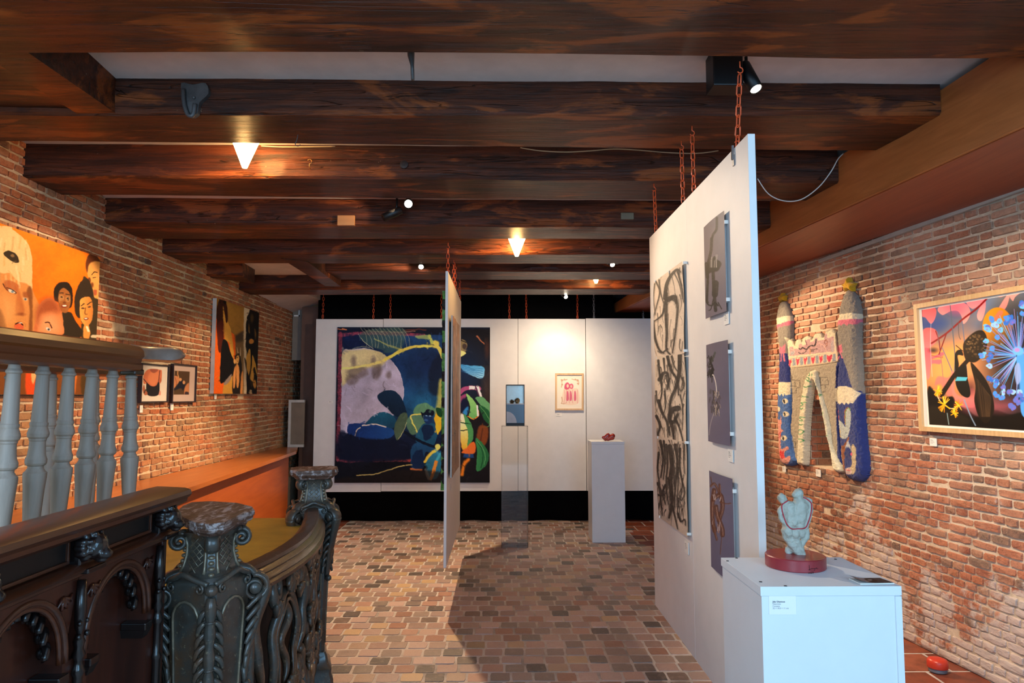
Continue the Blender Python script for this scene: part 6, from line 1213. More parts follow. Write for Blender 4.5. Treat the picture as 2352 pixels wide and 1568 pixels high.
def blobs(parts, voxel, name, mat, parent, smooth_it=2, rough=0.0):
    """capsules / ellipsoids -> one continuous skin"""
    m = MB()
    for q in parts:
        if q[0] == 'e': m.ball(q[1], q[2], 14, 10)
        else:
            P = [Vector(p) for p in q[1]]; r = q[2]; P = spline(P, 5) if len(P) > 2 else P; rr = np.interp(np.linspace(0, 1, len(P)), np.linspace(0, 1, len(r)), r)
            m.tube(P, list(rr), 12); m.ball(P[0], rr[0], 12, 8); m.ball(P[-1], rr[-1], 12, 8)
    tmp = m.go('tmp', mat); md = tmp.modifiers.new('r', 'REMESH'); md.mode = 'VOXEL'; md.voxel_size = voxel
    md2 = tmp.modifiers.new('s', 'SMOOTH'); md2.iterations = smooth_it; md2.factor = .5
    dg = bpy.context.evaluated_depsgraph_get(); dg.update(); me = bpy.data.meshes.new_from_object(tmp.evaluated_get(dg)); loc = Vector(tmp.location); bpy.data.objects.remove(tmp)
    if rough:
        from mathutils import noise as mn
        for v in me.vertices: v.co += v.normal*(rough*mn.noise(v.co*55) + rough*.5*mn.noise(v.co*140))
    me.name = name; me.materials.clear(); me.materials.append(mat); me.polygons.foreach_set('use_smooth', [True]*len(me.polygons)); return link(name, me, loc, parent)
# --- embracing couple on a red disc
M_clay = plain('pale_clay', (168, 166, 152), .6, var=.08, bump=1.0, bscale=55)
M_disc = plain('red_stained_disc', (150, 44, 50), .38, var=.18, bump=.05, coat=.2)
sc_ = at_z(1827, 1300, PH); SY = sc_.y
st = thing('sculpture', (sc_.x, SY, PH), 'pale clay couple embracing seen from behind, tied with red cord, on a red disc', 'sculpture')
dz = .040; dr = .0975
MB().lathe([(dr-.002, PH+.0005), (dr, PH+.003), (dr, PH+dz-.003), (dr-.003, PH+dz), (dr*.6, PH+dz)], (sc_.x, SY, 0), 64).go('disc_base', M_disc, st, True)
autosmooth(st.children[0], 35)
def sp(x, y, dy=0.0): return at_y(x/6.533+1740, y/6.533+1100, SY+dy)
u_ = SY/F/6.533
def E(x, y, rx, rz, ry=None, dy=0.0): return ('e', sp(x, y, dy), (rx*u_, (ry or min(rx, rz))*u_, rz*u_))
def K(pts, r, dy=None): return ('k', [sp(p[0], p[1], (p[2] if len(p) > 2 else 0)*u_) for p in pts], [q*u_ for q in r])
parts = [E(615, 212, 76, 80, 80), E(560, 235, 42, 50, 60, -.002), K([(600, 270, 0), (600, 340, 10)], [50, 62]), E(362, 285, 66, 74, 66), E(405, 300, 46, 40, 50), K([(395, 340, 0), (420, 420, 10)], [44, 60]),
    K([(470, 420, 0), (480, 540, 0), (470, 700, 0)], [100, 104, 96]), K([(640, 390, 0), (640, 520, 0), (620, 690, 0)], [112, 112, 100]), K([(400, 420, 0), (345, 450, 0), (340, 570, -10), (385, 640, -30)], [44, 38, 34, 32]),
    K([(700, 320, 0), (775, 330, 0), (790, 460, -20), (755, 620, -40), (720, 730, -50)], [56, 46, 42, 38, 28]), E(445, 790, 82, 84, 84, -.006), E(560, 810, 58, 80, 78, -.008), E(650, 800, 66, 90, 76), K([(715, 740, 0), (720, 860, 0), (660, 985, 0)], [52, 50, 36]),
    K([(440, 850, 0), (540, 1020, 0), (620, 1120, -10), (640, 1215, -20)], [72, 56, 44, 32]), K([(560, 880, -10), (630, 1020, -20), (690, 1130, -24), (695, 1215, -24)], [60, 46, 38, 30]), K([(500, 1000, 40), (450, 1060, 60), (450, 1105, 60)], [46, 38, 30]), K([(520, 1060, 50), (480, 1100, 60)], [40, 30]),
    E(640, 1232, 34, 24, 44, -.004), E(696, 1228, 28, 24, 44, -.004), E(462, 1112, 40, 22, 40, .014), K([(600, 420, -70), (600, 560, -84), (585, 690, -80)], [30, 26, 24]), E(560, 640, 46, 60, 30, -.022), E(660, 610, 50, 70, 40, -.02)]
fig = blobs(parts, .0030, 'clay_figures', M_clay, st, 2, .0035)
from mathutils.bvhtree import BVHTree
def cast_on(o, pxs, lift):
    bm = bmesh.new(); bm.from_mesh(o.data); bv = BVHTree.FromBMesh(bm); bm.free(); w = wloc(o); out = []
    for x, y in pxs:
        d = ray(x, y).normalized(); h = bv.ray_cast(EYE - w, d)
        if h[0] is not None: out.append(h[0] + w - d*lift)
    return out
cord = spline([(452, 325), (400, 358), (366, 390), (372, 490), (415, 620), (450, 690), (510, 745), (600, 745), (715, 730), (760, 650), (800, 520), (812, 420), (800, 350), (740, 300), (684, 272)], 5)
pts = cast_on(fig, [(c.x/6.533+1740, c.y/6.533+1100) for c in cord], .0006)
MB().tube(pts, .0021, 6).go('red_cord', plain('red_cord', (170, 26, 44), .5), st, True)
# signature and year on the disc
sig = plain('signature_ink', (40, 14, 20), .6)
def on_disc(x, y):
    r = ray(x/6.533+1740, y/6.533+1100); a = r.x*r.x+r.y*r.y; b = -2*(r.x*sc_.x+r.y*SY); c = sc_.x**2+SY**2-(dr+.0006)**2; t = (-b-math.sqrt(max(0, b*b-4*a*c)))/(2*a); return EYE + r*t
m = MB()
for q in ([(775, 1290), (778, 1340), (785, 1365), (765, 1362), (800, 1350), (800, 1340), (812, 1352), (820, 1338), (832, 1352), (838, 1340), (852, 1350), (862, 1336), (860, 1370), (830, 1382), (795, 1372)], [(862, 1350), (885, 1328), (890, 1346), (910, 1344)], [(766, 1402), (776, 1398), (766, 1418), (778, 1418)], [(790, 1402), (786, 1412), (796, 1416), (798, 1402), (790, 1402)], [(806, 1400), (818, 1400), (806, 1416), (820, 1416)], [(842, 1398), (830, 1398), (830, 1406), (842, 1408), (838, 1418), (828, 1418)]):
    m.tube([on_disc(*c) for c in q], .00075, 4)
m.go('signature', sig, st)
# --- small red glazed knot at the back
M_redglaze = plain('red_glaze', (150, 36, 30), .12, var=.1, coat=.5)
kY = g.y + bw*.4; kp = lambda x, y: at_y(x/39.2+1370, y/39.2+980, kY); ku = kY/F/39.2
rs = thing('sculpture', kp(1080, 1150), 'small shiny red knotted sculpture on the back white plinth', 'sculpture')
kz = hb
L_ = [('k', [kp(600, 850), kp(800, 1060)], [130*ku, 110*ku]), ('k', [kp(780, 860), kp(1030, 620)], [170*ku, 170*ku]), ('k', [kp(1050, 960), kp(1460, 720)], [200*ku, 230*ku]), ('k', [kp(1000, 1000), kp(1440, 880)], [150*ku, 200*ku])]
kn = blobs(L_, .004, 'glazed_knot', M_redglaze, rs, 2); kn.location.z += (kz - min((v.co.z for v in kn.data.vertices)) - wloc(kn).z) - .001
# ================================================================== CLEAR ACRYLIC COLUMN WITH GLASS CASE
def thin_glass(name, tint, refl=1.0, rough=0.02):
    t = NT(name); tr = t.n('ShaderNodeBsdfTransparent', Color=tint); gl = t.n('ShaderNodeBsdfGlossy', Roughness=rough); fr = t.n('ShaderNodeFresnel', IOR=1.49)
    mx = t.n('ShaderNodeMixShader', i0=t.math('MULTIPLY', fr.outputs[0], refl, True)); t.l(tr.outputs[0], mx.inputs[1]); t.l(gl.outputs[0], mx.inputs[2]); t.l(mx.outputs[0], t.out.inputs[0]); return t.m
M_acryl = thin_glass('clear_acrylic', (0.992, 0.993, 0.992, 1), 1.3)
M_acrylE = thin_glass('acrylic_edge', (0.90, 0.90, 0.88, 1), 2.0, .1)
M_pane = thin_glass('case_glass', (0.98, 0.985, 0.985, 1), 1.0)
a0, a1 = at_z(1152, 1258, 0), at_z(1213, 1258, 0); aw = a1.x-a0.x; ah = at_y(1180, 979, a0.y).z
ac = thing('acrylic_column', ((a0.x+a1.x)/2, a0.y+aw/2, 0), 'clear acrylic box column standing on the brick floor under the small glass case', 'plinth')
x0, x1, y0, y1 = a0.x, a1.x, a0.y, a0.y+aw
e = .006
for lo, hi in (((x0, y0, 0), (x1, y0+e, ah)), ((x0, y1-e, 0), (x1, y1, ah)), ((x0, y0+e, 0), (x0+e, y1-e, ah)), ((x1-e, y0+e, 0), (x1, y1-e, ah))): MB().box(lo, hi).go('acrylic_wall', M_acryl, ac)
MB().box((x0, y0, ah), (x1, y1, ah+e)).go('acrylic_top', M_acryl, ac)
for x, y in ((x0, y0), (x1, y0), (x0, y1), (x1, y1)): MB().box((x-.002, y-.002, 0), (x+.002, y+.002, ah)).go('acrylic_edge', M_acrylE, ac)
cz = ah+e+.0005; cy0 = y0+.05; v0, v1 = at_y(1162, 977, cy0), at_y(1205, 977, cy0); ct = at_y(1180, 883, cy0).z; cd_ = .16
gc = thing('glass_case', ((v0.x+v1.x)/2, cy0+cd_/2, cz), 'small black-edged glass case with a shelf, on the clear acrylic column', 'display case')
MB().box((v0.x, cy0, cz), (v1.x, cy0+cd_, cz+.030), .001).go('case_base', M_black, gc)
MB().box((v0.x, cy0, ct-.008), (v1.x, cy0+cd_, ct), .001).go('case_top', M_black, gc)
for x in (v0.x, v1.x-.007):
    for y in (cy0, cy0+cd_-.007): MB().box((x, y, cz+.03), (x+.007, y+.007, ct-.008)).go('corner_post', M_black, gc)
zs = at_y(1180, 927, cy0).z
mir = NT('case_mirror'); mir.col(rgb(176, 168, 160)); mir.set(Metallic=1.0, Roughness=.16)
MB().box((v0.x+.007, cy0+cd_-.006, zs), (v1.x-.007, cy0+cd_-.002, ct-.008)).go('mirror_back', mir.m, gc)
MB().box((v0.x+.007, cy0+.002, zs-.006), (v1.x-.007, cy0+cd_-.007, zs)).go('shelf', M_whiteP, gc)
bl = NT('blue_glass_front'); bl.col(rgb(96, 138, 176)); bl.set(Roughness=.12, Specular_IOR_Level=.7, Coat_Weight=.5)
MB().box((v0.x+.007, cy0+.004, cz+.030), (v1.x-.007, cy0+.010, zs-.006)).go('blue_lower_pane', bl.m, gc)
# pale quarter circle in front of the lower pane's left corner
c = at_y(1160, 968, cy0+.003); pts = [(v0.x+.0075, cy0+.0015, cz+.0305)] + [(v0.x+.0075 + .115*math.cos(a), cy0+.0015, cz+.0305 + .13*math.sin(a)) for a in np.linspace(0, math.pi/2, 14)]
MB().prism(pts, (0, .002, 0)).go('pale_quarter_disc', plain('pale_disc', (176, 184, 196), .3), gc)
MB().box((v0.x+.007, cy0+.001, zs), (v1.x-.007, cy0+.003, ct-.008)).go('front_pane', M_pane, gc)
M_ore = plain('dark_metal_nugget', (110, 96, 70), .25, .9, var=.4, bump=.6, bscale=120)
for k, (x, w_, lab) in enumerate(((1176, .026, 'left dark metallic nugget on the shelf of the glass case'), (1188.5, .030, 'right dark metallic nugget, the taller one, in the glass case'))):
    q = at_y(x, 921, cy0+.06); bm = bmesh.new(); bmesh.ops.create_icosphere(bm, subdivisions=2, radius=1.0); rg = random.Random(k+3)
    for v in bm.verts: v.co = Vector((v.co.x*w_*rg.uniform(.75, 1.15), v.co.y*w_*rg.uniform(.75, 1.15), v.co.z*w_*(.9+.25*k)*rg.uniform(.8, 1.15)))
    m = MB().bm(bm); zmin = min(p[2] for p in m.v); m.v = [(p[0]+q.x, p[1]+q.y, p[2]-zmin+zs+.0005) for p in m.v]
    tag(m.go('metal_nugget', M_ore, base=True), lab, 'sculpture', 'nuggets in the glass case')
# ================================================================== ODDS AND ENDS
# red floor beacon
rb = at_z(2154, 1541, 0); t = thing('floor_beacon', (rb.x, rb.y, 0), 'low orange-red cap on a grey base on the red tiles by the right wall', 'lamp')
MB().lathe([(.050, 0), (.053, .004), (.050, .022), (.046, .024)], (rb.x, rb.y, 0), 28).go('grey_base', plain('beacon_grey', (110, 112, 120), .5), t, True)
MB().lathe([(.057, .0245), (.059, .028), (.058, .060), (.053, .072), (.036, .078), (.012, .080)], (rb.x, rb.y, 0), 32).go('red_cap', plain('beacon_red', (208, 62, 42), .35), t, True)
# iron lug, peg, hooks on the beams
M_iron = plain('old_iron', (82, 80, 80), .5, .3, var=.35, bump=.5, bscale=50)
def px_shape(pts, Y, depth, name, mat, label, cat, k=2.936, ox=0, oy=0, bev=.006):
    P = [at_y(x/k+ox, y/k+oy, Y) for x, y in pts]; P = spline(P, 3, True); m = MB().prism(P, (0, depth, 0)); return tag(m.go(name, mat), label, cat)
t = thing('iron_lug', at_y(445, 255, 3.37), 'grey forged iron lug nailed to the second beam at the left', 'bracket')
P = spline([at_y(x/2.936, y/2.936, 3.375) for x, y in ((1222, 560), (1300, 570), (1385, 560), (1405, 630), (1345, 690), (1330, 760), (1285, 785), (1248, 750), (1235, 660))], 3, True); MB().prism(P, (0, .03, 0)).go('plate', M_iron, t)
MB().tube(spline([at_y(x/2.936, y/2.936, 3.365) for x, y in ((1235, 600), (1240, 690), (1265, 770), (1300, 775), (1315, 700))], 4), .011, 8).go('loop', M_iron, t, True); MB().ball(at_y(445, 224, 3.37), .008).go('nail', M_iron, t, True)
pq = at_y(945, 126, 2.95); t = thing('iron_peg', at_y(948, 186, 2.95), 'forged iron peg hanging from the ceiling between the two nearest beams', 'bracket')
MB().tube([at_y(943, 60, 2.95), at_y(944, 128, 2.95), at_y(947, 150, 2.95), at_y(948, 183, 2.95)], [.030, .022, .012, .011], 10, flat=.7).go('peg', M_iron, t, True)
def screw_hook(x, y, Y, label, s=1.0, up=True, col=M_iron):
    c = at_y(x, y, Y); r = .014*s; pts = [(c.x, Y, c.z+.05*s), (c.x-.004, Y, c.z+.028*s)] + [(c.x + r*math.sin(a), Y, c.z + r*math.cos(a)) for a in np.linspace(-.6, -4.4, 9)] if up else [(c.x, Y+.02, c.z-.045*s), (c.x, Y, c.z-.030*s)] + [(c.x + r*math.sin(a), Y, c.z + r*math.cos(a)) for a in np.linspace(math.pi, -1.0, 9)]
    tag(MB().tube(pts, .0024*s, 6).go('screw_hook', col, None, True), label, 'hook')
screw_hook(684, 330, 3.62, 'small dark screw hook under the second beam, right of the nearest cone lamp', 1.0)
screw_hook(711, 371, 4.275, 'small brass screw hook in the face of the third beam', 1.0, False, plain('brass_hook', (170, 130, 80), .35, .8))
# knots / repair patches on the beams
q = at_y(928, 378, 4.285); m = MB().lathe([(.026, 0), (.026, .012), (.012, .014)], (q.x, 4.29, q.z), 18, (0, -1, 0)); tag(m.go('wood_plug', plain('dark_knot', (34, 20, 14), .6)), 'round dark wooden plug in the third beam', 'plug')
q = at_y(795, 506, 5.185); tag(MB().box((q.x-.065, 5.178, q.z-.038), (q.x+.065, 5.21, q.z+.038), .002).go('repair_patch', board_wood('patch_wood', (176, 116, 62), (196, 136, 78), 'X', .4, 20)), 'pale wooden repair patch with nails in the fourth beam', 'patch')
q = at_y(1441, 497, 5.185); tag(MB().box((q.x-.05, 5.182, q.z-.022), (q.x+.05, 5.21, q.z+.03), .004).go('repair_patch', plain('grey_patch', (112, 100, 78), .6)), 'greyish filler patch at the right part of the fourth beam', 'patch')
# cables
M_cable = plain('pale_cable', (186, 170, 140), .5); M_wcable = plain('white_cable', (214, 210, 204), .45)
cab = [at_y(x, y, 3.385) for x, y in ((1650, 177), (1700, 178), (1780, 180), (1834, 180), (1900, 178), (1970, 180), (2060, 180), (2128, 179), (2190, 177))]
t = thing('cable', cab[0], 'grey cable clipped along the top edge of the second beam at the right', 'cable'); MB().tube(spline(cab, 4), .006, 6).go('cable_run', M_cable, t, True)
for x in (1834, 1970, 2128): c = at_y(x, 180, 3.38); MB().box((c.x-.006, 3.372, c.z-.012), (c.x+.006, 3.40, c.z+.010), .002).go('cable_clip', M_wcable, t)
tag(MB().tube(spline([at_y(x, y, 4.25) for x, y in ((1740, 410), (1765, 445), (1800, 461), (1840, 458), (1880, 430), (1908, 395), (1925, 365), (1938, 352))], 5), .0036, 6).go('cable', M_wcable, None, True), 'white cable drooping in a loop before the plywood casing, right of the tall panel', 'cable')
tag(MB().tube(spline([at_y(x, y, 4.27) for x, y in ((1195, 339), (1240, 346), (1300, 349), (1360, 346), (1410, 342), (1470, 345), (1530, 350), (1600, 352), (1650, 346))], 5), .0036, 6).go('cable', M_cable, None, True), 'thin pale cable sagging along the top of the third beam', 'cable')
tag(MB().tube(spline([at_y(x, y, 4.27) for x, y in ((600, 335), (640, 337), (700, 337), (770, 336))], 5), .0036, 6).go('cable', M_cable, None, True), 'short pale cable beside the nearest cone lamp on the third beam', 'cable')
# boards and canvases stacked in the dark back left corner
def board(name, x0, y0, x1, y1, Y, th, mat, label, cat, zfloor=None, lean=.0):
    a, b = at_y(x0, y0, Y), at_y(x1, y1, Y); z0 = b.z if zfloor is None else zfloor; m = MB(); l = Vector((0, lean, 0)); A = [Vector((a.x, Y, z0)), Vector((b.x, Y, z0)), Vector((b.x, Y+th, z0)), Vector((a.x, Y+th, z0))]
    m.hexa(A + [Vector((p.x, p.y, a.z)) + l for p in A]); return tag(m.go(name, mat, base=True), label, cat)
board('leaning_board', 694, 704, 722, 1190, 9.78, .03, plain('brown_hardboard', (104, 74, 60), .7), 'tall brown hardboard sheet standing left of the back row panels', 'board', 0.0)
board('leaning_board', 700, 696, 731, 760, 9.86, .03, plain('tan_board', (120, 92, 62), .7), 'tan board edge showing above the tall brown sheet in the back corner', 'board', 0.0)
o = board('wrapped_panel', 673, 708, 733, 827, 9.92, .05, plain('grey_wrap', (128, 118, 108), .8), 'grey wrapped panel with a white corner guard, high in the back corner', 'panel')
q = at_y(680, 712, 9.90); MB().box((q.x-.03, 9.905, q.z-.09), (q.x+.05, 9.919, q.z-.07)).go('corner_guard', M_white, o); MB().box((q.x+.035, 9.905, q.z-.09), (q.x+.05, 9.919, q.z)).go('corner_guard', M_white, o)
cv = thing('canvas', (-2.85, 9.55, 1.002), 'framed canvas turned to the wall at the far end of the orange counter', 'painting')
a, b = at_y(663, 918, 9.52), at_y(697, 1030, 9.52); z0 = 1.037
MB().box((a.x+.03, 9.54, z0), (b.x, 9.555, a.z-.03)).go('canvas_back', plain('canvas_back', (128, 112, 96), .9), cv); MB().box((a.x, 9.52, z0), (a.x+.035, 9.56, a.z)).go('stretcher_bar', M_canvside, cv); MB().box((a.x+.035, 9.52, a.z-.035), (b.x, 9.56, a.z)).go('stretcher_bar', M_canvside, cv)
MB().box((a.x, 9.52, z0-.035), (b.x, 9.56, z0)).go('stretcher_bar', M_canvside, cv)
# ================================================================== COUNTER, PLATFORM, STALL FRONT, RAILING, CARVED BALUSTRADE
M_orange = board_wood('orange_counter_top', (168, 92, 36), (194, 112, 50), 'Y', .32, 16, .08, .3)
M_orangef = board_wood('orange_counter_front', (160, 74, 24), (178, 88, 32), 'Y', .5, 14, .06)
M_yellow = plain('ochre_platform_paint', (206, 164, 62), .38, var=.12, bump=.05, coat=.15)
ZC = 1.0
A = at_z(422, 1124, ZC); B_ = at_z(680, 1036, ZC); Cn = at_z(697, 1022.5, ZC); Cn.y = 9.62; dd = (A-B_)/(A.y-B_.y); N0 = A + dd*(2.6-A.y)
t = thing('counter', (-2.7, 6, 0), 'long orange wooden counter along the foot of the left brick wall', 'counter')
xw = LWA + .012; top = [(xw, 2.6, ZC), (N0.x, 2.6, ZC), (B_.x, B_.y, ZC), (Cn.x, Cn.y, ZC), (xw, Cn.y, ZC)]
MB().prism([(a, b, c-.036) for a, b, c in top], (0, 0, .036)).go('worktop', M_orange, t)
i = .09; q = [(N0.x-i, 2.62), (B_.x-i, B_.y-.02)]
MB().prism([(q[0][0], q[0][1], .0), (q[0][0]-.02, q[0][1], .0), (q[1][0]-.02, q[1][1], .0), (q[1][0], q[1][1], .0)], (0, 0, ZC-.037)).go('front_board', M_orangef, t)
MB().prism([(q[1][0], q[1][1], 0), (xw, q[1][1], 0), (xw, q[1][1]+.02, 0), (q[1][0], q[1][1]+.02, 0)], (0, 0, ZC-.037)).go('end_board', M_orangef, t)
ZP = 1.06
def railxy(s):          # plan curve of the carved balustrade, from front newel to back newel
    P0, P1 = Vector((-.835, 2.34, 0)), Vector((-.955, 3.60, 0)); p = P0.lerp(P1, s); return p + Vector((.075*math.sin(s*math.pi)**.9, .0, 0))
edge = [tuple(railxy(s).xy) for s in np.linspace(0, 1, 13)]
poly = [(-2.15, 1.0), (-1.13, 1.0), (-1.13, 2.16), (-1.075, 2.20), (-1.075, 2.40)] + [(x-.062, y) for x, y in edge[1:-1]] + [(-1.075, 3.56), (-1.075, 3.71), (-2.15, 3.71)]
t = thing('platform', (-1.8, 2.4, 0), 'ochre yellow raised platform floor behind the carved balustrade', 'platform')
MB().prism([(x, y, ZP-.03) for x, y in poly], (0, 0, .03)).go('platform_top', M_yellow, t)
MB().prism([(-2.13, 1.03, 0), (-1.14, 1.03, 0), (-1.14, 2.45, 0)] + [(x-.095, y, 0) for x, y in edge[2:-2]] + [(-1.16, 3.45, 0), (-1.16, 3.68, 0), (-2.13, 3.68, 0)], (0, 0, ZP-.031)).go('platform_side', plain('platform_side_shade', (52, 36, 28), .8), t)  # set close and coloured dark so the balustrade openings look shaded

# ---------- old choir-stall front
M_stall = board_wood('dark_oak_carved', (42, 17, 11), (76, 33, 19), 'Z', .34, 10, .12, .35)
M_stallY = board_wood('dark_oak_rail', (54, 25, 14), (92, 46, 25), 'Y', .34, 16, .15, .35)
M_stallD = plain('blackened_oak', (24, 15, 14), .3, var=.3, coat=.4, bump=.15, bscale=60)
M_recess = plain('black_recess', (9, 9, 10), .5)
XS = -1.0; YS0, YS1 = .82, 2.13
stall = thing('stall_front', (XS-.05, 1.5, 0), 'dark carved oak stall front with arched panels and lion heads, left foreground', 'panelling')
def sweepY(prof, y0, y1, name, mat, parent):
    n = len(prof); V = [(x, y0, z) for x, z in prof] + [(x, y1, z) for x, z in prof]
    Fc = [(k, (k+1) % n, n+(k+1) % n, n+k) for k in range(n)] + [tuple(range(n))[::-1], tuple(range(n, 2*n))]
    return autosmooth(obj(name, V, Fc, mat, parent), 30)
sweepY([(-1.10, 1.392), (-1.10, 1.412), (-1.05, 1.424), (-.965, 1.420), (-.948, 1.414), (-.944, 1.402), (-.950, 1.394), (-.956, 1.390), (-.958, 1.380), (-.972, 1.372), (-.985, 1.366), (-1.02, 1.366)], YS0, YS1+.03, 'top_rail', M_stallY, stall)
sweepY([(-1.06, 1.30), (-1.06, 1.37), (-1.012, 1.37), (-1.012, 1.30)], YS0, YS1, 'frieze_board', M_stallY, stall)
sweepY([(-1.05, 1.268), (-1.05, 1.304), (-1.004, 1.306), (-.976, 1.302), (-.968, 1.296), (-.974, 1.288), (-.986, 1.284), (-.990, 1.276), (-1.0, 1.270)], YS0, YS1, 'ledge_moulding', M_stallY, stall)
sweepY([(-1.09, 0.0), (-1.09, 1.27), (-1.062, 1.27), (-1.062, 0.0)], YS0, YS1, 'back_boards', M_stall, stall)
HY = [1.345, 1.705, 2.085]
def bars(y0, y1):       # recessed black insets between the heads
    MB().box((-1.0125, y0, 1.316), (-1.0095, y1, 1.360)).go('frieze_inset', M_recess, stall)
    for a, b in (((-1.013, y0-.007, 1.309), (-1.003, y1+.007, 1.317)), ((-1.013, y0-.007, 1.359), (-1.003, y1+.007, 1.366)), ((-1.013, y0-.007, 1.316), (-1.003, y0, 1.360)), ((-1.013, y1, 1.316), (-1.003, y1+.007, 1.360))): MB().box(a, b, .0015).go('inset_frame', M_stallY, stall)
bars(1.395, 1.655); bars(1.755, 2.035); bars(.90, 1.295)
# carved lion heads on brackets
def lion(y):
    c = Vector((-.985, y, 1.336)); L = []
    e = lambda dx, dy, dz_, r: ('e', (c.x+dx, c.y+dy, c.z+dz_), r)
    L += [e(.012, 0, .006, (.032, .030, .032)), e(.036, 0, -.012, (.020, .016, .013)), e(.034, 0, .003, (.012, .008, .012)), e(.028, .013, .014, (.010, .010, .007)), e(.028, -.013, .014, (.010, .010, .007)), e(.030, 0, -.026, (.014, .012, .007)), e(.043, 0, -.004, (.006, .008, .005)), e(.034, .012, -.010, (.012, .008, .010)), e(.034, -.012, -.010, (.012, .008, .010))]
    for k in range(13):
        a = -2.4 + 4.8*k/12; L.append(e(.000, .036*math.sin(a), .008+.034*math.cos(a), (.016, .009, .010)))
        if k % 2: L.append(e(.016, .028*math.sin(a), .010+.028*math.cos(a), (.012, .007, .008)))
    blobs(L, .0024, 'carved_head', M_stallD, stall, 1)
    m = MB(); m.box((-1.012, y-.034, 1.288), (-.985, y+.034, 1.368), .004); m.box((-1.012, y-.038, 1.284), (-.962, y+.038, 1.296), .003); m.go('head_bracket', M_stallD, stall)
for y in HY: lion(y)
# arched panels: spandrel board with a round-pointed opening, moulding, leaf cusps, corbel
def arch_pts(yc, hw, zs, ztop, n=22):
    out = []
    for k in range(n+1):
        a = math.pi*k/n; out.append((yc - hw*math.cos(a), zs + (ztop-zs)*math.sin(a)**.88))
    return out
def stall_bay(y0, y1):
    yc = (y0+y1)/2; hw = (y1-y0)/2-.048; zs, zt = 1.085, 1.246; ap = arch_pts(yc, hw, zs, zt); x0, x1 = -1.062, -1.006; z1 = 1.270
    V = []; Fc = []; n = len(ap)
    for x in (x1, x0):
        for y, z in ap: V.append((x, y, z))
        for y, z in ap: V.append((x, y0 + (y-(yc-hw))/(2*hw)*(y1-y0), z1))
    for k in range(n-1): Fc += [(k, k+1, n+k+1, n+k), (2*n+k, k, k+1, 2*n+k+1)]
    obj('spandrel', V, Fc, M_stall, stall)
    for a, b in ((y0, yc-hw), (yc+hw, y1)): MB().box((x0, a, 0), (x1, b, zs)).go('stile', M_stall, stall)
    MB().hexa([(x0, y0, zs), (x1, y0, zs), (x1, yc-hw, zs), (x0, yc-hw, zs), (x0, y0, z1), (x1, y0, z1), (x1, y0+.0005, z1), (x0, y0+.0005, z1)]).go('spandrel_corner', M_stall, stall)
    MB().tube([(-1.008, y, z) for y, z in arch_pts(yc, hw+.012, zs, zt+.010)], .008, 8).go('arch_moulding', M_stallY, stall, True)
    MB().tube([(-1.012, y, z) for y, z in arch_pts(yc, hw-.003, zs, zt-.003)], .006, 6).go('arch_bead', M_stallY, stall, True)
    m = MB()
    for k in range(6):          # curled leaf cusps hanging from the arch
        for s in (1, -1):
            u = (k+.6)/6; ang = math.pi*(.5 + s*.5*u*.95); y = yc - (hw-.010)*math.cos(ang); z = zs + (zt-zs-.008)*math.sin(ang)**.88; w = -math.copysign(1, y-yc)
            m.tube(spline([(-1.040, y, z+.014), (-1.030, y + w*.010, z+.004), (-1.028, y + w*.020, z-.010), (-1.036, y + w*.012, z-.018)], 4), [.010]*5+[.009]*4+[.004]*4, 6)
            m.ball((-1.044, y + w*.004, z-.004), (.012, .010, .014), 8, 6)
    m.go('cusp_carving', M_stallD, stall, True)
    for s in (1, -1):
        yy = yc + s*(hw-.012); m = MB(); m.box((-1.062, yy-.020, zs-.040), (-.992, yy+.020, zs-.020), .003); m.hexa([(-1.062, yy-.014, zs-.062), (-1.004, yy-.014, zs-.062), (-1.004, yy+.014, zs-.062), (-1.062, yy+.014, zs-.062), (-1.062, yy-.020, zs-.039), (-.994, yy-.020, zs-.039), (-.994, yy+.020, zs-.039), (-1.062, yy+.020, zs-.039)]); m.go('corbel', M_stallD, stall)
    for s in (1, -1):          # leaf carving in the spandrel corners
        m = MB(); cy = yc + s*(hw+.012)*.86; cz_ = z1-.034
        for k in range(5): a = R(200+k*35) if s > 0 else R(-20-k*35); m.tube(spline([(-1.006, cy, cz_), (-1.001, cy+.016*math.cos(a), cz_+.016*math.sin(a)), (-1.005, cy+.032*math.cos(a+.4), cz_+.028*math.sin(a+.4))], 3), [.005]*4+[.003]*3, 5)
        m.go('spandrel_leaf', M_stall, stall, True)
stall_bay(1.345, 1.705); stall_bay(1.705, 2.085); stall_bay(.985, 1.345)
for y in HY:
    pr = [(.012, .0), (.012, .94), (.016, .95), (.010, .96), (.010, 1.04), (.017, 1.05), (.012, 1.062), (.008, 1.075), (.015, 1.09), (.009, 1.105), (.013, 1.12), (.006, 1.14), (.011, 1.155), (.013, 1.20), (.010, 1.262)]
    MB().lathe(pr, (-.998, y, 0), 14).go('colonnette', M_stallD, stall, True)
    m = MB()
    for s in (1, -1): m.ball((-.990, y+s*.016, 1.135), .007, 8, 6); m.ball((-.990, y+s*.014, 1.165), .006, 8, 6)
    m.go('column_leaf', M_stallD, stall, True)
MB().box((-1.07, 2.085+.02, 0), (-1.0, YS1, 1.27), .003).go('end_post', M_stall, stall)

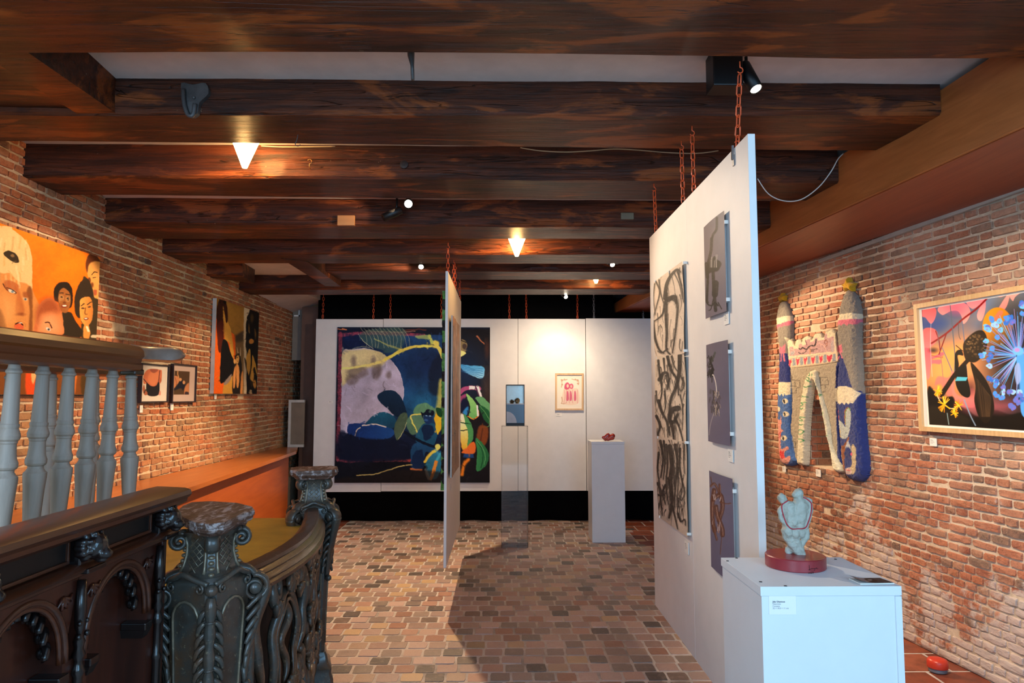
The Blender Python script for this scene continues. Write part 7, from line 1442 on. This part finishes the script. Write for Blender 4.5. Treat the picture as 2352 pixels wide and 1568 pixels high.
# ---------- upper railing with turned balusters
M_rail = board_wood('handrail_mahogany', (78, 38, 19), (116, 60, 30), 'Y', .40, 18, .15, .15)
M_railend = plain('worn_rail_end', (124, 104, 92), .4, var=.3, coat=.3)
M_bal = board_wood('grey_painted_baluster', (138, 124, 112), (166, 150, 136), 'Z', .62, 26, .2, 0)
def railing(XR, y0, y1, ys, label, lab_b, endpiece):
    t = thing('handrail', (XR, (y0+y1)/2, 1.79), label, 'railing')
    sweepY([(XR-.052, 1.830), (XR-.050, 1.866), (XR-.034, 1.884), (XR, 1.892), (XR+.034, 1.884), (XR+.050, 1.866), (XR+.052, 1.846), (XR+.044, 1.838), (XR+.040, 1.820), (XR+.046, 1.814), (XR+.044, 1.798), (XR+.030, 1.790), (XR-.030, 1.790), (XR-.046, 1.800)], y0, y1, 'rail', M_rail, t)
    if endpiece:
        V = []; prof = [(-.050, 1.834), (-.046, 1.866), (-.03, 1.886), (0, 1.893), (.03, 1.886), (.046, 1.866), (.050, 1.838), (0, 1.832)]; n = len(prof); Fc = []; K_ = 14
        for k in range(K_+1):
            u = k/K_; a = u*R(78); cx = XR + .165*(1-math.cos(a)); cy = y1 + .165*math.sin(a); s = 1.0 if u < .75 else math.sqrt(max(.02, 1-((u-.75)/.25)**2))
            for o, z in prof: V.append((cx + o*math.cos(a)*s, cy - o*math.sin(a)*s, 1.86+(z-1.86)*s))
        for k in range(K_):
            for j in range(n): Fc.append((k*n+j, k*n+(j+1) % n, (k+1)*n+(j+1) % n, (k+1)*n+j))
        Fc += [tuple(range(n))[::-1], tuple(K_*n+j for j in range(n))]
        autosmooth(obj('curved_rail_end', V, Fc, M_railend, t), 50)
        MB().box((XR-.03, y1-.02, 1.776), (XR+.032, y1+.045, 1.80), .006).go('rail_bracket', M_stallD, t)
    prof = [(.016, ZP), (.030, ZP+.002), (.030, ZP+.03), (.017, ZP+.045), (.018, ZP+.07), (.0205, 1.20), (.0225, 1.30), (.030, 1.42), (.0335, 1.455), (.0335, 1.468), (.027, 1.474), (.0225, 1.482), (.0225, 1.488), (.0275, 1.491), (.031, 1.497), (.031, 1.508), (.026, 1.520), (.0238, 1.54), (.0228, 1.562), (.025, 1.566), (.025, 1.570), (.030, 1.576), (.0315, 1.586), (.027, 1.600), (.0245, 1.606), (.0265, 1.612), (.0265, 1.617), (.0235, 1.621), (.0185, 1.762), (.0225, 1.766), (.0225, 1.771), (.0175, 1.778), (.0155, 1.7895)]
    first = None
    for k, y in enumerate(ys):
        if first is None:
            first = MB().lathe([(r_*(.93 if z_ > 1.1 else 1), z_) for r_, z_ in prof], (XR, y, 0), 22).go('baluster', M_bal, None, True, True); autosmooth(first, 18); o = first
        else: o = first.copy(); COL.objects.link(o); o.location.y = y
        if endpiece: o.rotation_euler.y = R(1.6) if k < 5 else R(-1.2); o.location.x = XR - (.020 if k < 5 else -.014)
        tag(o, lab_b[k], 'baluster', 'turned balusters of the upper railing')
nm = ('nearest', 'second', 'third', 'fourth', 'fifth', 'last, farthest')
railing(-1.4, .9, 2.635, [2.013+.127*k for k in range(6)], 'dark moulded handrail over the grey balusters with a worn curved end', ['grey turned baluster of the front railing, %s one counted from the street side' % n for n in nm], True)
railing(-1.89, 1.9, 3.40, [2.70, 2.95, 3.26], 'second dark handrail standing behind the front railing', ['grey-brown baluster of the rear railing, %s one counted from the street side' % n for n in ('nearest', 'middle', 'farthest')], False)

# ---------- carved newels and openwork balustrade
def carved_mat():
    t = NT('carved_patinated_wood'); p = t.pos(); n = t.noise(p, 9.0, 6, .6); n2 = t.noise(p, 60.0, 4, .7)
    c = t.ramp(n, [(.30, rgb(58, 36, 24)), (.46, rgb(88, 62, 44)), (.60, rgb(70, 66, 60)), (.75, rgb(104, 68, 42))])
    c = t.mix(t.math('MULTIPLY', t.step(n2, .58, .72), .6), c, rgb(168, 146, 112)); c = t.mix(t.math('MULTIPLY', t.step(n2, .42, .30), .6), c, rgb(24, 20, 18))
    t.col(c); t.set(Roughness=.36, Coat_Weight=.35, Coat_Roughness=.18); t.bump(n2, .35, .004); return t.m
def carved_mat2(name, a, b, d, hi, metal=0.0):
    t = NT(name); p = t.pos(); n = t.noise(p, 7.0, 6, .6); n2 = t.noise(p, 70.0, 4, .7)
    c = t.ramp(n, [(.32, rgb(*a)), (.5, rgb(*b)), (.68, rgb(*d))]); c = t.mix(t.math('MULTIPLY', t.step(n2, .60, .72), .55), c, rgb(*hi)); t.col(c); t.set(Roughness=.36, Coat_Weight=.35, Coat_Roughness=.15, Metallic=metal); t.bump(n2, .25, .003); return t.m
M_carve = carved_mat()
M_newel = carved_mat2('newel_green_black', (58, 44, 34), (64, 63, 58), (88, 62, 42), (158, 142, 112))
M_gilt = carved_mat2('gilt_glint_edge', (96, 82, 62), (134, 122, 102), (82, 78, 70), (196, 182, 152), .45)  # worn gilt, colour brightened to stand in for window glints on edges
def cap_mat():
    t = NT('weathered_cap'); p = t.pos((3.0, 1.0, 3.0)); n = t.noise(p, 12.0, 7, .7, .6); n2 = t.noise(t.pos(), 50.0, 4, .6)
    c = t.mix(n2, rgb(78, 50, 38), rgb(104, 76, 62)); c = t.mix(t.math('MULTIPLY', t.step(n, .50, .60), .75), c, rgb(186, 174, 172)); c = t.mix(t.math('MULTIPLY', t.step(n, .42, .36), .7), c, rgb(40, 28, 22))
    t.col(c); t.set(Roughness=.55); t.bump(n, .5, .004); return t.m
M_capw = cap_mat()
M_railtop = carved_mat2('worn_grooved_rail', (62, 38, 26), (84, 56, 40), (70, 48, 36), (176, 160, 146))
def spiral(c, ax, az, r0, turns, start=0.0, n=26, r1=.15, cw=1):
    c, ax, az = Vector(c), Vector(ax), Vector(az); out = []
    for k in range(n):
        u = k/(n-1); r = r0*(1-u*(1-r1)); a = start + cw*u*turns*2*math.pi; out.append(c + ax*(r*math.cos(a)) + az*(r*math.sin(a)))
    return out
UZv = Vector((0, 0, 1))
def newel(cx, cy, ang, s, cap_poly, label, garland_k):
    t = thing('carved_newel', (cx, cy, 0), label, 'newel post', 'carved newels of the openwork balustrade')
    C0 = Vector((cx, cy, 0)); rot = Matrix.Rotation(ang, 3, 'Z'); D = lambda k: rot @ Vector((math.cos(k*math.pi/2+math.pi/4), math.sin(k*math.pi/2+math.pi/4), 0))   # corner directions
    Fd = lambda k: rot @ Vector((math.cos(k*math.pi/2), math.sin(k*math.pi/2), 0))                                                                      # face directions
    # cap: three stepped mouldings following the outline
    cc = Vector((sum(p[0] for p in cap_poly)/len(cap_poly), sum(p[1] for p in cap_poly)/len(cap_poly), 0)); zt = 1.326
    m = MB(); rings = [(.70, zt-.050), (.78, zt-.046), (.84, zt-.036), (.90, zt-.032), (.955, zt-.028), (.975, zt-.022), (.975, zt-.017), (1.0, zt-.013), (1.0, zt-.005), (.985, zt)]
    n = len(cap_poly); V = []; Fc = []
    for f_, z in rings:
        for k, (x, y) in enumerate(cap_poly): V.append((cc.x+(x-cc.x)*f_ + random.uniform(-.0015, .0015), cc.y+(y-cc.y)*f_ + random.uniform(-.0015, .0015), z + random.uniform(-.001, .001)))
    for i in range(len(rings)-1):
        for k in range(n): Fc.append((i*n+k, i*n+(k+1) % n, (i+1)*n+(k+1) % n, (i+1)*n+k))
    Fc += [tuple(range(n))[::-1], tuple((len(rings)-1)*n+k for k in range(n))]
    obj('cap', V, Fc, M_capw, t)
    def loft(levels, name, mat, ch=.25):
        V = []; Fc = []; n = 8
        for z, h in levels:
            for k in range(4):
                d, e = Fd(k), Fd(k+1)
                V.append(C0 + d*h*s + e*h*s*(1-ch) + UZv*z); V.append(C0 + d*h*s*(1-ch) + e*h*s + UZv*z)
        for i in range(len(levels)-1):
            for k in range(n): Fc.append((i*n+k, i*n+(k+1) % n, (i+1)*n+(k+1) % n, (i+1)*n+k))
        Fc += [tuple(range(n))[::-1], tuple((len(levels)-1)*n+k for k in range(n))]
        return autosmooth(obj(name, V, Fc, mat, t), 40)
    loft([(1.150, .092), (1.160, .080), (1.18, .070), (1.21, .063), (1.24, .062), (1.265, .068), (1.280, .080)], 'neck', M_newel)
    loft([(.40, .078), (.60, .080), (.80, .088), (.99, .096), (1.09, .102), (1.125, .104), (1.14, .100), (1.152, .092)], 'body', M_newel)
    loft([(0, .140), (.20, .140), (.215, .132), (.30, .128), (.33, .116), (.35, .118), (.37, .100), (.41, .092), (.425, .084)], 'base', M_newel, .12)
    hb_ = lambda z: float(np.interp(z, [.4, .6, .8, .99, 1.09, 1.125], [.078, .080, .088, .096, .102, .104]))*s
    hn = lambda z: float(np.interp(z, [1.15, 1.16, 1.18, 1.21, 1.24, 1.265, 1.28], [.092, .080, .070, .063, .062, .068, .080]))*s
    for k in range(4):
        d = D(k); tan = Vector((-d.y, d.x, 0))
        # small upper volute under the cap
        m = MB(); c = C0 + d*(.098*s) + UZv*1.250; m.tube(spiral(c, d, UZv, .030*s, 1.6, math.pi*.5, 26, .12, -1), [.0085]*20+[.007]*6, 6, flat=2.6, up=tan); m.tube([c - d*.0 + UZv*.027, C0 + d*(.078*s) + UZv*1.276], .010, 6, flat=2.2, up=tan); m.go('upper_volute', M_newel, t, True)
        m = MB()
        for j in range(5): z = 1.222 - j*.016; m.ball(C0 + d*(hn(z)*1.22) + UZv*z, (.010 + .002*(j % 2), .010, .007), 8, 6)
        m.go('bead_drop', M_gilt, t, True)
        if k == garland_k:       # corner toward the street: hanging tassel
            m = MB(); m.ball(C0 + d*.135*s + UZv*1.120, (.020, .020, .018), 10, 7)
            zs_ = np.linspace(1.10, .74, 16); m.tube([C0 + d*(hb_(z)*1.28+.006) + UZv*z for z in zs_], [.012+.006*abs(math.sin(j*1.05)) for j in range(15)] + [.006], 8)
            for j in range(7): z = 1.075-j*.047; m.lathe([(.012, -.004), (.020-.001*j, 0), (.012, .004)], C0 + d*(hb_(z)*1.28+.006) + UZv*z, 10)
            for sg in (1, -1):
                for j in range(9):
                    z = 1.065-j*.034; L3 = .020+.014*math.sin((j+1)/10*math.pi)
                    m.tube(spline([C0 + d*(hb_(z)*1.26) + tan*sg*.006 + UZv*z, C0 + d*(hb_(z)*1.20+.002) + tan*sg*(.008+L3*.7) + UZv*(z-.020), C0 + d*(hb_(z)*1.10) + tan*sg*(.006+L3) + UZv*(z-.052)], 3), [.006, .008, .009, .009, .008, .006, .003], 6)
            m.ball(C0 + d*(hb_(.73)*1.28) + UZv*.722, (.016, .016, .022), 10, 7); m.go('tassel_garland', M_newel, t, True)
        else:                    # big volute with an acanthus leaf below
            m = MB(); c = C0 + d*(.146*s) + UZv*1.088
            m.tube(spiral(c, d, UZv, .046*s, 1.9, math.pi*.55, 34, .10, -1), list(np.linspace(.011, .007, 34)), 7, flat=3.0, up=tan)
            m.tube(spline([c + UZv*.045*s, C0 + d*(.125*s) + UZv*1.150, C0 + d*(.090*s) + UZv*1.158], 5), .011, 7, flat=2.6, up=tan)
            m.lathe([(.016, -.032), (.018, -.028), (.018, .028), (.016, .032)], c, 14, tan); m.go('large_volute', M_newel, t, True)
            m = MB()
            m.tube(spline([c + d*.040*s, C0 + d*(.158*s) + UZv*1.00, C0 + d*(.132*s) + UZv*.90, C0 + d*(.118*s) + UZv*.80], 6), list(np.linspace(.017, .008, 19)), 8, flat=1.7, up=tan); m.ball(C0 + d*(.128*s) + UZv*.787, (.016, .016, .016), 9, 6)
            for j in range(7):
                z = 1.070 - j*.036
                for sg in (1, -1): m.tube(spline([C0 + d*(.176*s - j*.009) + tan*sg*.006 + UZv*z, C0 + d*(.155*s - j*.006) + tan*sg*.026 + UZv*(z-.010), C0 + d*(.118*s) + tan*sg*.034 + UZv*(z-.040)], 4), list(np.linspace(.0125, .0060, 9)), 6)
            m.go('acanthus_leaf', M_newel, t, True)
        # framing mouldings on the faces
        f_ = Fd(k); g_ = Fd(k+1); m = MB(); pts = []
        for z in np.linspace(.46, 1.02, 9): pts.append(C0 + f_*(hb_(z)+.002) - g_*(hb_(z)*.55) + UZv*z)
        for a in np.linspace(math.pi, 0, 9)[1:-1]: z = 1.02+.062*math.sin(a); pts.append(C0 + f_*(hb_(z)+.003) + g_*(hb_(z)*.55*math.cos(a)) + UZv*z)
        for z in np.linspace(1.02, .46, 9): pts.append(C0 + f_*(hb_(z)+.002) + g_*(hb_(z)*.55) + UZv*z)
        m.tube(pts, .0045, 6); m.go('face_moulding', M_gilt, t, True)
        m = MB()
        for sg in (1, -1): m.tube([C0 + f_*(hn(z)+.001) + g_*(sg*hn(z)*.62) + UZv*z for z in (1.16, 1.18, 1.21, 1.24, 1.265)], .0045, 6)
        for j in range(-4, 9):
            for sg in (1, -1):
                q = []
                for z in np.linspace(1.162, 1.262, 7):
                    y_ = sg*((z-1.162)/.10*2-1)*1.0 + (j-2)*.42
                    if abs(y_) < .56: q.append(C0 + f_*(hn(z)+.0008) + g_*(y_*hn(z)) + UZv*z)
                if len(q) > 1: m.tube(q, .0016, 4)
        m.go('lattice_face', M_gilt, t, True)
        # scalloped collar at the shoulder
        m = MB(); m.tube(spline([C0 + f_*(.100*s) - g_*(.085*s) + UZv*1.136, C0 + f_*(.112*s) - g_*(.040*s) + UZv*1.150, C0 + f_*(.118*s) + UZv*1.164, C0 + f_*(.112*s) + g_*(.040*s) + UZv*1.150, C0 + f_*(.100*s) + g_*(.085*s) + UZv*1.136], 5), .0085, 7)
        for sg in (1, -1): m.tube(spiral(C0 + f_*(.108*s) + g_*(sg*.058*s) + UZv*1.122, g_*sg, UZv, .016, 1.3, math.pi/2, 16, .2, -1), .0045, 6)
        m.go('shoulder_carving', M_newel, t, True)
    return t
cap1 = [tuple(at_z(x, y, 1.326).xy) for x, y in ((409, 1172), (418, 1161), (440, 1153), (482, 1150), (545, 1154), (580, 1163), (585, 1171), (556, 1180), (536, 1190), (516, 1199), (480, 1204), (446, 1200), (420, 1188))]
newel(-.915, 2.24, R(-20), .92, cap1, 'front carved newel post with weathered cap, scrolls and tassel garland', 3)
bx, by = at_z(722, 1075, 1.326).xy; hc = .118; a_ = R(15)
cap2 = [(bx + math.cos(a_)*u - math.sin(a_)*v, by + math.sin(a_)*u + math.cos(a_)*v) for u, v in ((-.118, -.07), (-.104, -.082), (-.088, -.118), (.088, -.118), (.104, -.082), (.118, -.07), (.118, .07), (.104, .082), (.088, .118), (-.088, .118), (-.104, .082), (-.118, .07))]
newel(bx, by, R(16), .86, cap2, 'back carved newel post with scrolls, standing farther along the balustrade', -1)

bal = thing('carved_balustrade', tuple(railxy(.5).xy) + (0,), 'openwork balustrade of carved scrolls with a grooved curving rail, between the two newels', 'balustrade')
def frame_at(s):
    p = railxy(s); d = (railxy(min(1, s+.01)) - railxy(max(0, s-.01))).normalized(); return p, d, Vector((d.y, -d.x, 0))    # tangent, outward (to the room)
prof = [(-.050, 1.085), (-.048, 1.128), (-.030, 1.140), (.004, 1.142), (.018, 1.138), (.022, 1.128), (.018, 1.122), (.026, 1.116), (.034, 1.108), (.030, 1.102), (.038, 1.096), (.046, 1.086), (.042, 1.080), (.052, 1.072), (.052, 1.060), (.040, 1.054), (-.040, 1.054)]
V = []; Fc = []; n = len(prof); K_ = 36
for k in range(K_+1):
    p, d, o = frame_at(k/K_); dz_ = -.012*math.sin(k/K_*math.pi)
    for a, z in prof: V.append(p + o*(a + random.uniform(-.0008, .0008)) + UZv*(z + dz_ + random.uniform(-.0008, .0008)))
for k in range(K_):
    for j in range(n): Fc.append((k*n+j, k*n+(j+1) % n, (k+1)*n+(j+1) % n, (k+1)*n+j))
Fc += [tuple(range(n))[::-1], tuple(K_*n+j for j in range(n))]
autosmooth(obj('grooved_rail', V, Fc, M_railtop, bal), 28)
def on_bal(s, z, o=0.0): p, d, n_ = frame_at(min(1, max(0, s))); return p + n_*o + UZv*z
LB = 1.28     # length of the run in metres
def carve(pts, r, name='scroll', mat=None, flat=1.0, o=.0, n=8):
    """pts: (metres along, height) curve on the balustrade"""
    r = np.array(r)*.80 if hasattr(r, '__len__') else r*.80; o = o*.55
    P = spline([(x, z, 0) for x, z in pts], 5); P3 = [on_bal(q.x/LB, q.y, o + .006*math.sin(q.y*31+q.x*17)) for q in P]; rr = np.interp(np.linspace(0, 1, len(P3)), np.linspace(0, 1, len(r)), r) if hasattr(r, '__len__') else [r]*len(P3)
    return MB().tube(P3, list(rr), n, flat=flat).go(name, mat or M_carve, bal, True)
def sc(cx, cz, r, turns, start, cw, r1=.2, n=12): return [(cx + r*(1-u*(1-r1))*math.cos(start+cw*u*turns*2*math.pi), cz + r*(1-u*(1-r1))*math.sin(start+cw*u*turns*2*math.pi)) for u in np.linspace(0, 1, n)]
carve([(0, .16), (.64, .155), (1.27, .16)], .030, 'lower_rail', flat=1.6)
for x in (.02, 1.24): carve([(x, .14), (x, .6), (x, 1.05)], .020, 'end_stile', flat=1.5)
for x0 in (.325, .945):
    for rx, rz, cz_, r, o_ in ((.125, .205, .785, .021, .016), (.098, .172, .785, .009, .030), (.100, .130, .345, .019, .014), (.074, .100, .345, .008, .026)):
        carve([(x0 + rx*math.cos(a), cz_ + rz*math.sin(a)*(1+.08*math.cos(2*a))) for a in np.linspace(0, 2*math.pi, 21)], r, 'oval_ring', o=o_)
    for sg in (1, -1):
        f = lambda q: [(x0 + sg*a, b) for a, b in q]
        carve(f(sc(.105, 1.005, .052, 1.5, -1.2, 1, .2, 16)), list(np.linspace(.024, .011, 6)), o=.020); carve(f([(.150, 1.030), (.225, 1.000), (.268, .915), (.255, .815), (.215, .745), (.190, .690)]), [.012, .022, .027, .024, .020, .012], 'leaf_scroll', o=.012)
        carve(f(sc(.195, .640, .060, 1.5, 1.4, -1, .2, 16)), list(np.linspace(.025, .011, 6)), o=.022); carve(f([(.150, .590), (.235, .540), (.275, .450), (.250, .350), (.210, .285)]), [.012, .022, .025, .022, .012], 'leaf_scroll', o=.014)
        carve(f(sc(.185, .235, .050, 1.4, 1.2, -1, .2, 16)), list(np.linspace(.021, .010, 6)), o=.018); carve(f([(.020, .530), (.075, .560), (.130, .545), (.165, .600)]), [.016, .024, .022, .012], 'leaf_scroll', o=.024)
        for cx_, cz_, a0, n_, L_ in ((.265, .985, 20, 4, .070), (.262, .660, -40, 5, .075), (.255, .430, -60, 4, .065), (.130, .920, 60, 3, .055), (.120, .640, 200, 3, .055), (.250, .210, -20, 3, .055)):
            m = MB()
            for j in range(n_):
                a = R(a0 + j*34); b0 = on_bal((x0+sg*cx_)/LB, cz_, .020); b1 = on_bal((x0+sg*(cx_+L_*math.cos(a)))/LB, cz_+L_*math.sin(a), .034); m.tube([b0, b0.lerp(b1, .5) + UZv*.010, b1], [.010, .015, .006], 7)
            m.go('acanthus_spray', M_carve, bal, True)
    m = MB()
    for j in range(7):
        a = R(30 + j*20); b0 = on_bal(x0/LB, .575, .024); b1 = on_bal((x0+.085*math.cos(a))/LB, .575+.095*math.sin(a), .040); m.tube([b0, b0.lerp(b1, .6), b1], [.008, .016, .008], 7)
    m.go('shell_fan', M_carve, bal, True)
    m = MB()
    for j in range(7):
        a = R(-150 + j*20); b0 = on_bal(x0/LB, 1.045, .022); b1 = on_bal((x0+.065*math.cos(a))/LB, 1.045+.075*math.sin(a), .036); m.tube([b0, b0.lerp(b1, .6), b1], [.008, .014, .007], 7)
    m.go('shell_fan', M_carve, bal, True)
    carve([(x0-.02, .95), (x0+.030, .88), (x0-.030, .80), (x0+.025, .72), (x0, .64)], [.010, .020, .022, .018, .008], 'husk_drop', o=.010); carve([(x0, .45), (x0+.018, .38), (x0-.018, .31), (x0, .24)], [.008, .017, .017, .008], 'husk_drop', o=.010)
carve([(.635, .16), (.620, .35), (.650, .55), (.620, .78), (.635, 1.05)], [.024, .028, .020, .028, .022], 'middle_stile', o=.004)
for z in (.30, .46, .62, .80, .96):
    m = MB()
    for sg in (1, -1):
        for j in range(3): a = R(-40+j*40); b0 = on_bal(.635/LB, z, .022); b1 = on_bal((.635+sg*.05*math.cos(a))/LB, z+.055*math.sin(a), .036); m.tube([b0, b0.lerp(b1, .55) + UZv*.006, b1], [.009, .013, .005], 7)
    m.go('leaf_spray', M_carve, bal, True)
MB().prism([on_bal(s, .0) for s in np.linspace(0, 1, 9)] + [on_bal(s, .0, -.04) for s in np.linspace(1, 0, 9)], (0, 0, .13)).go('plinth_block', M_newel, bal)
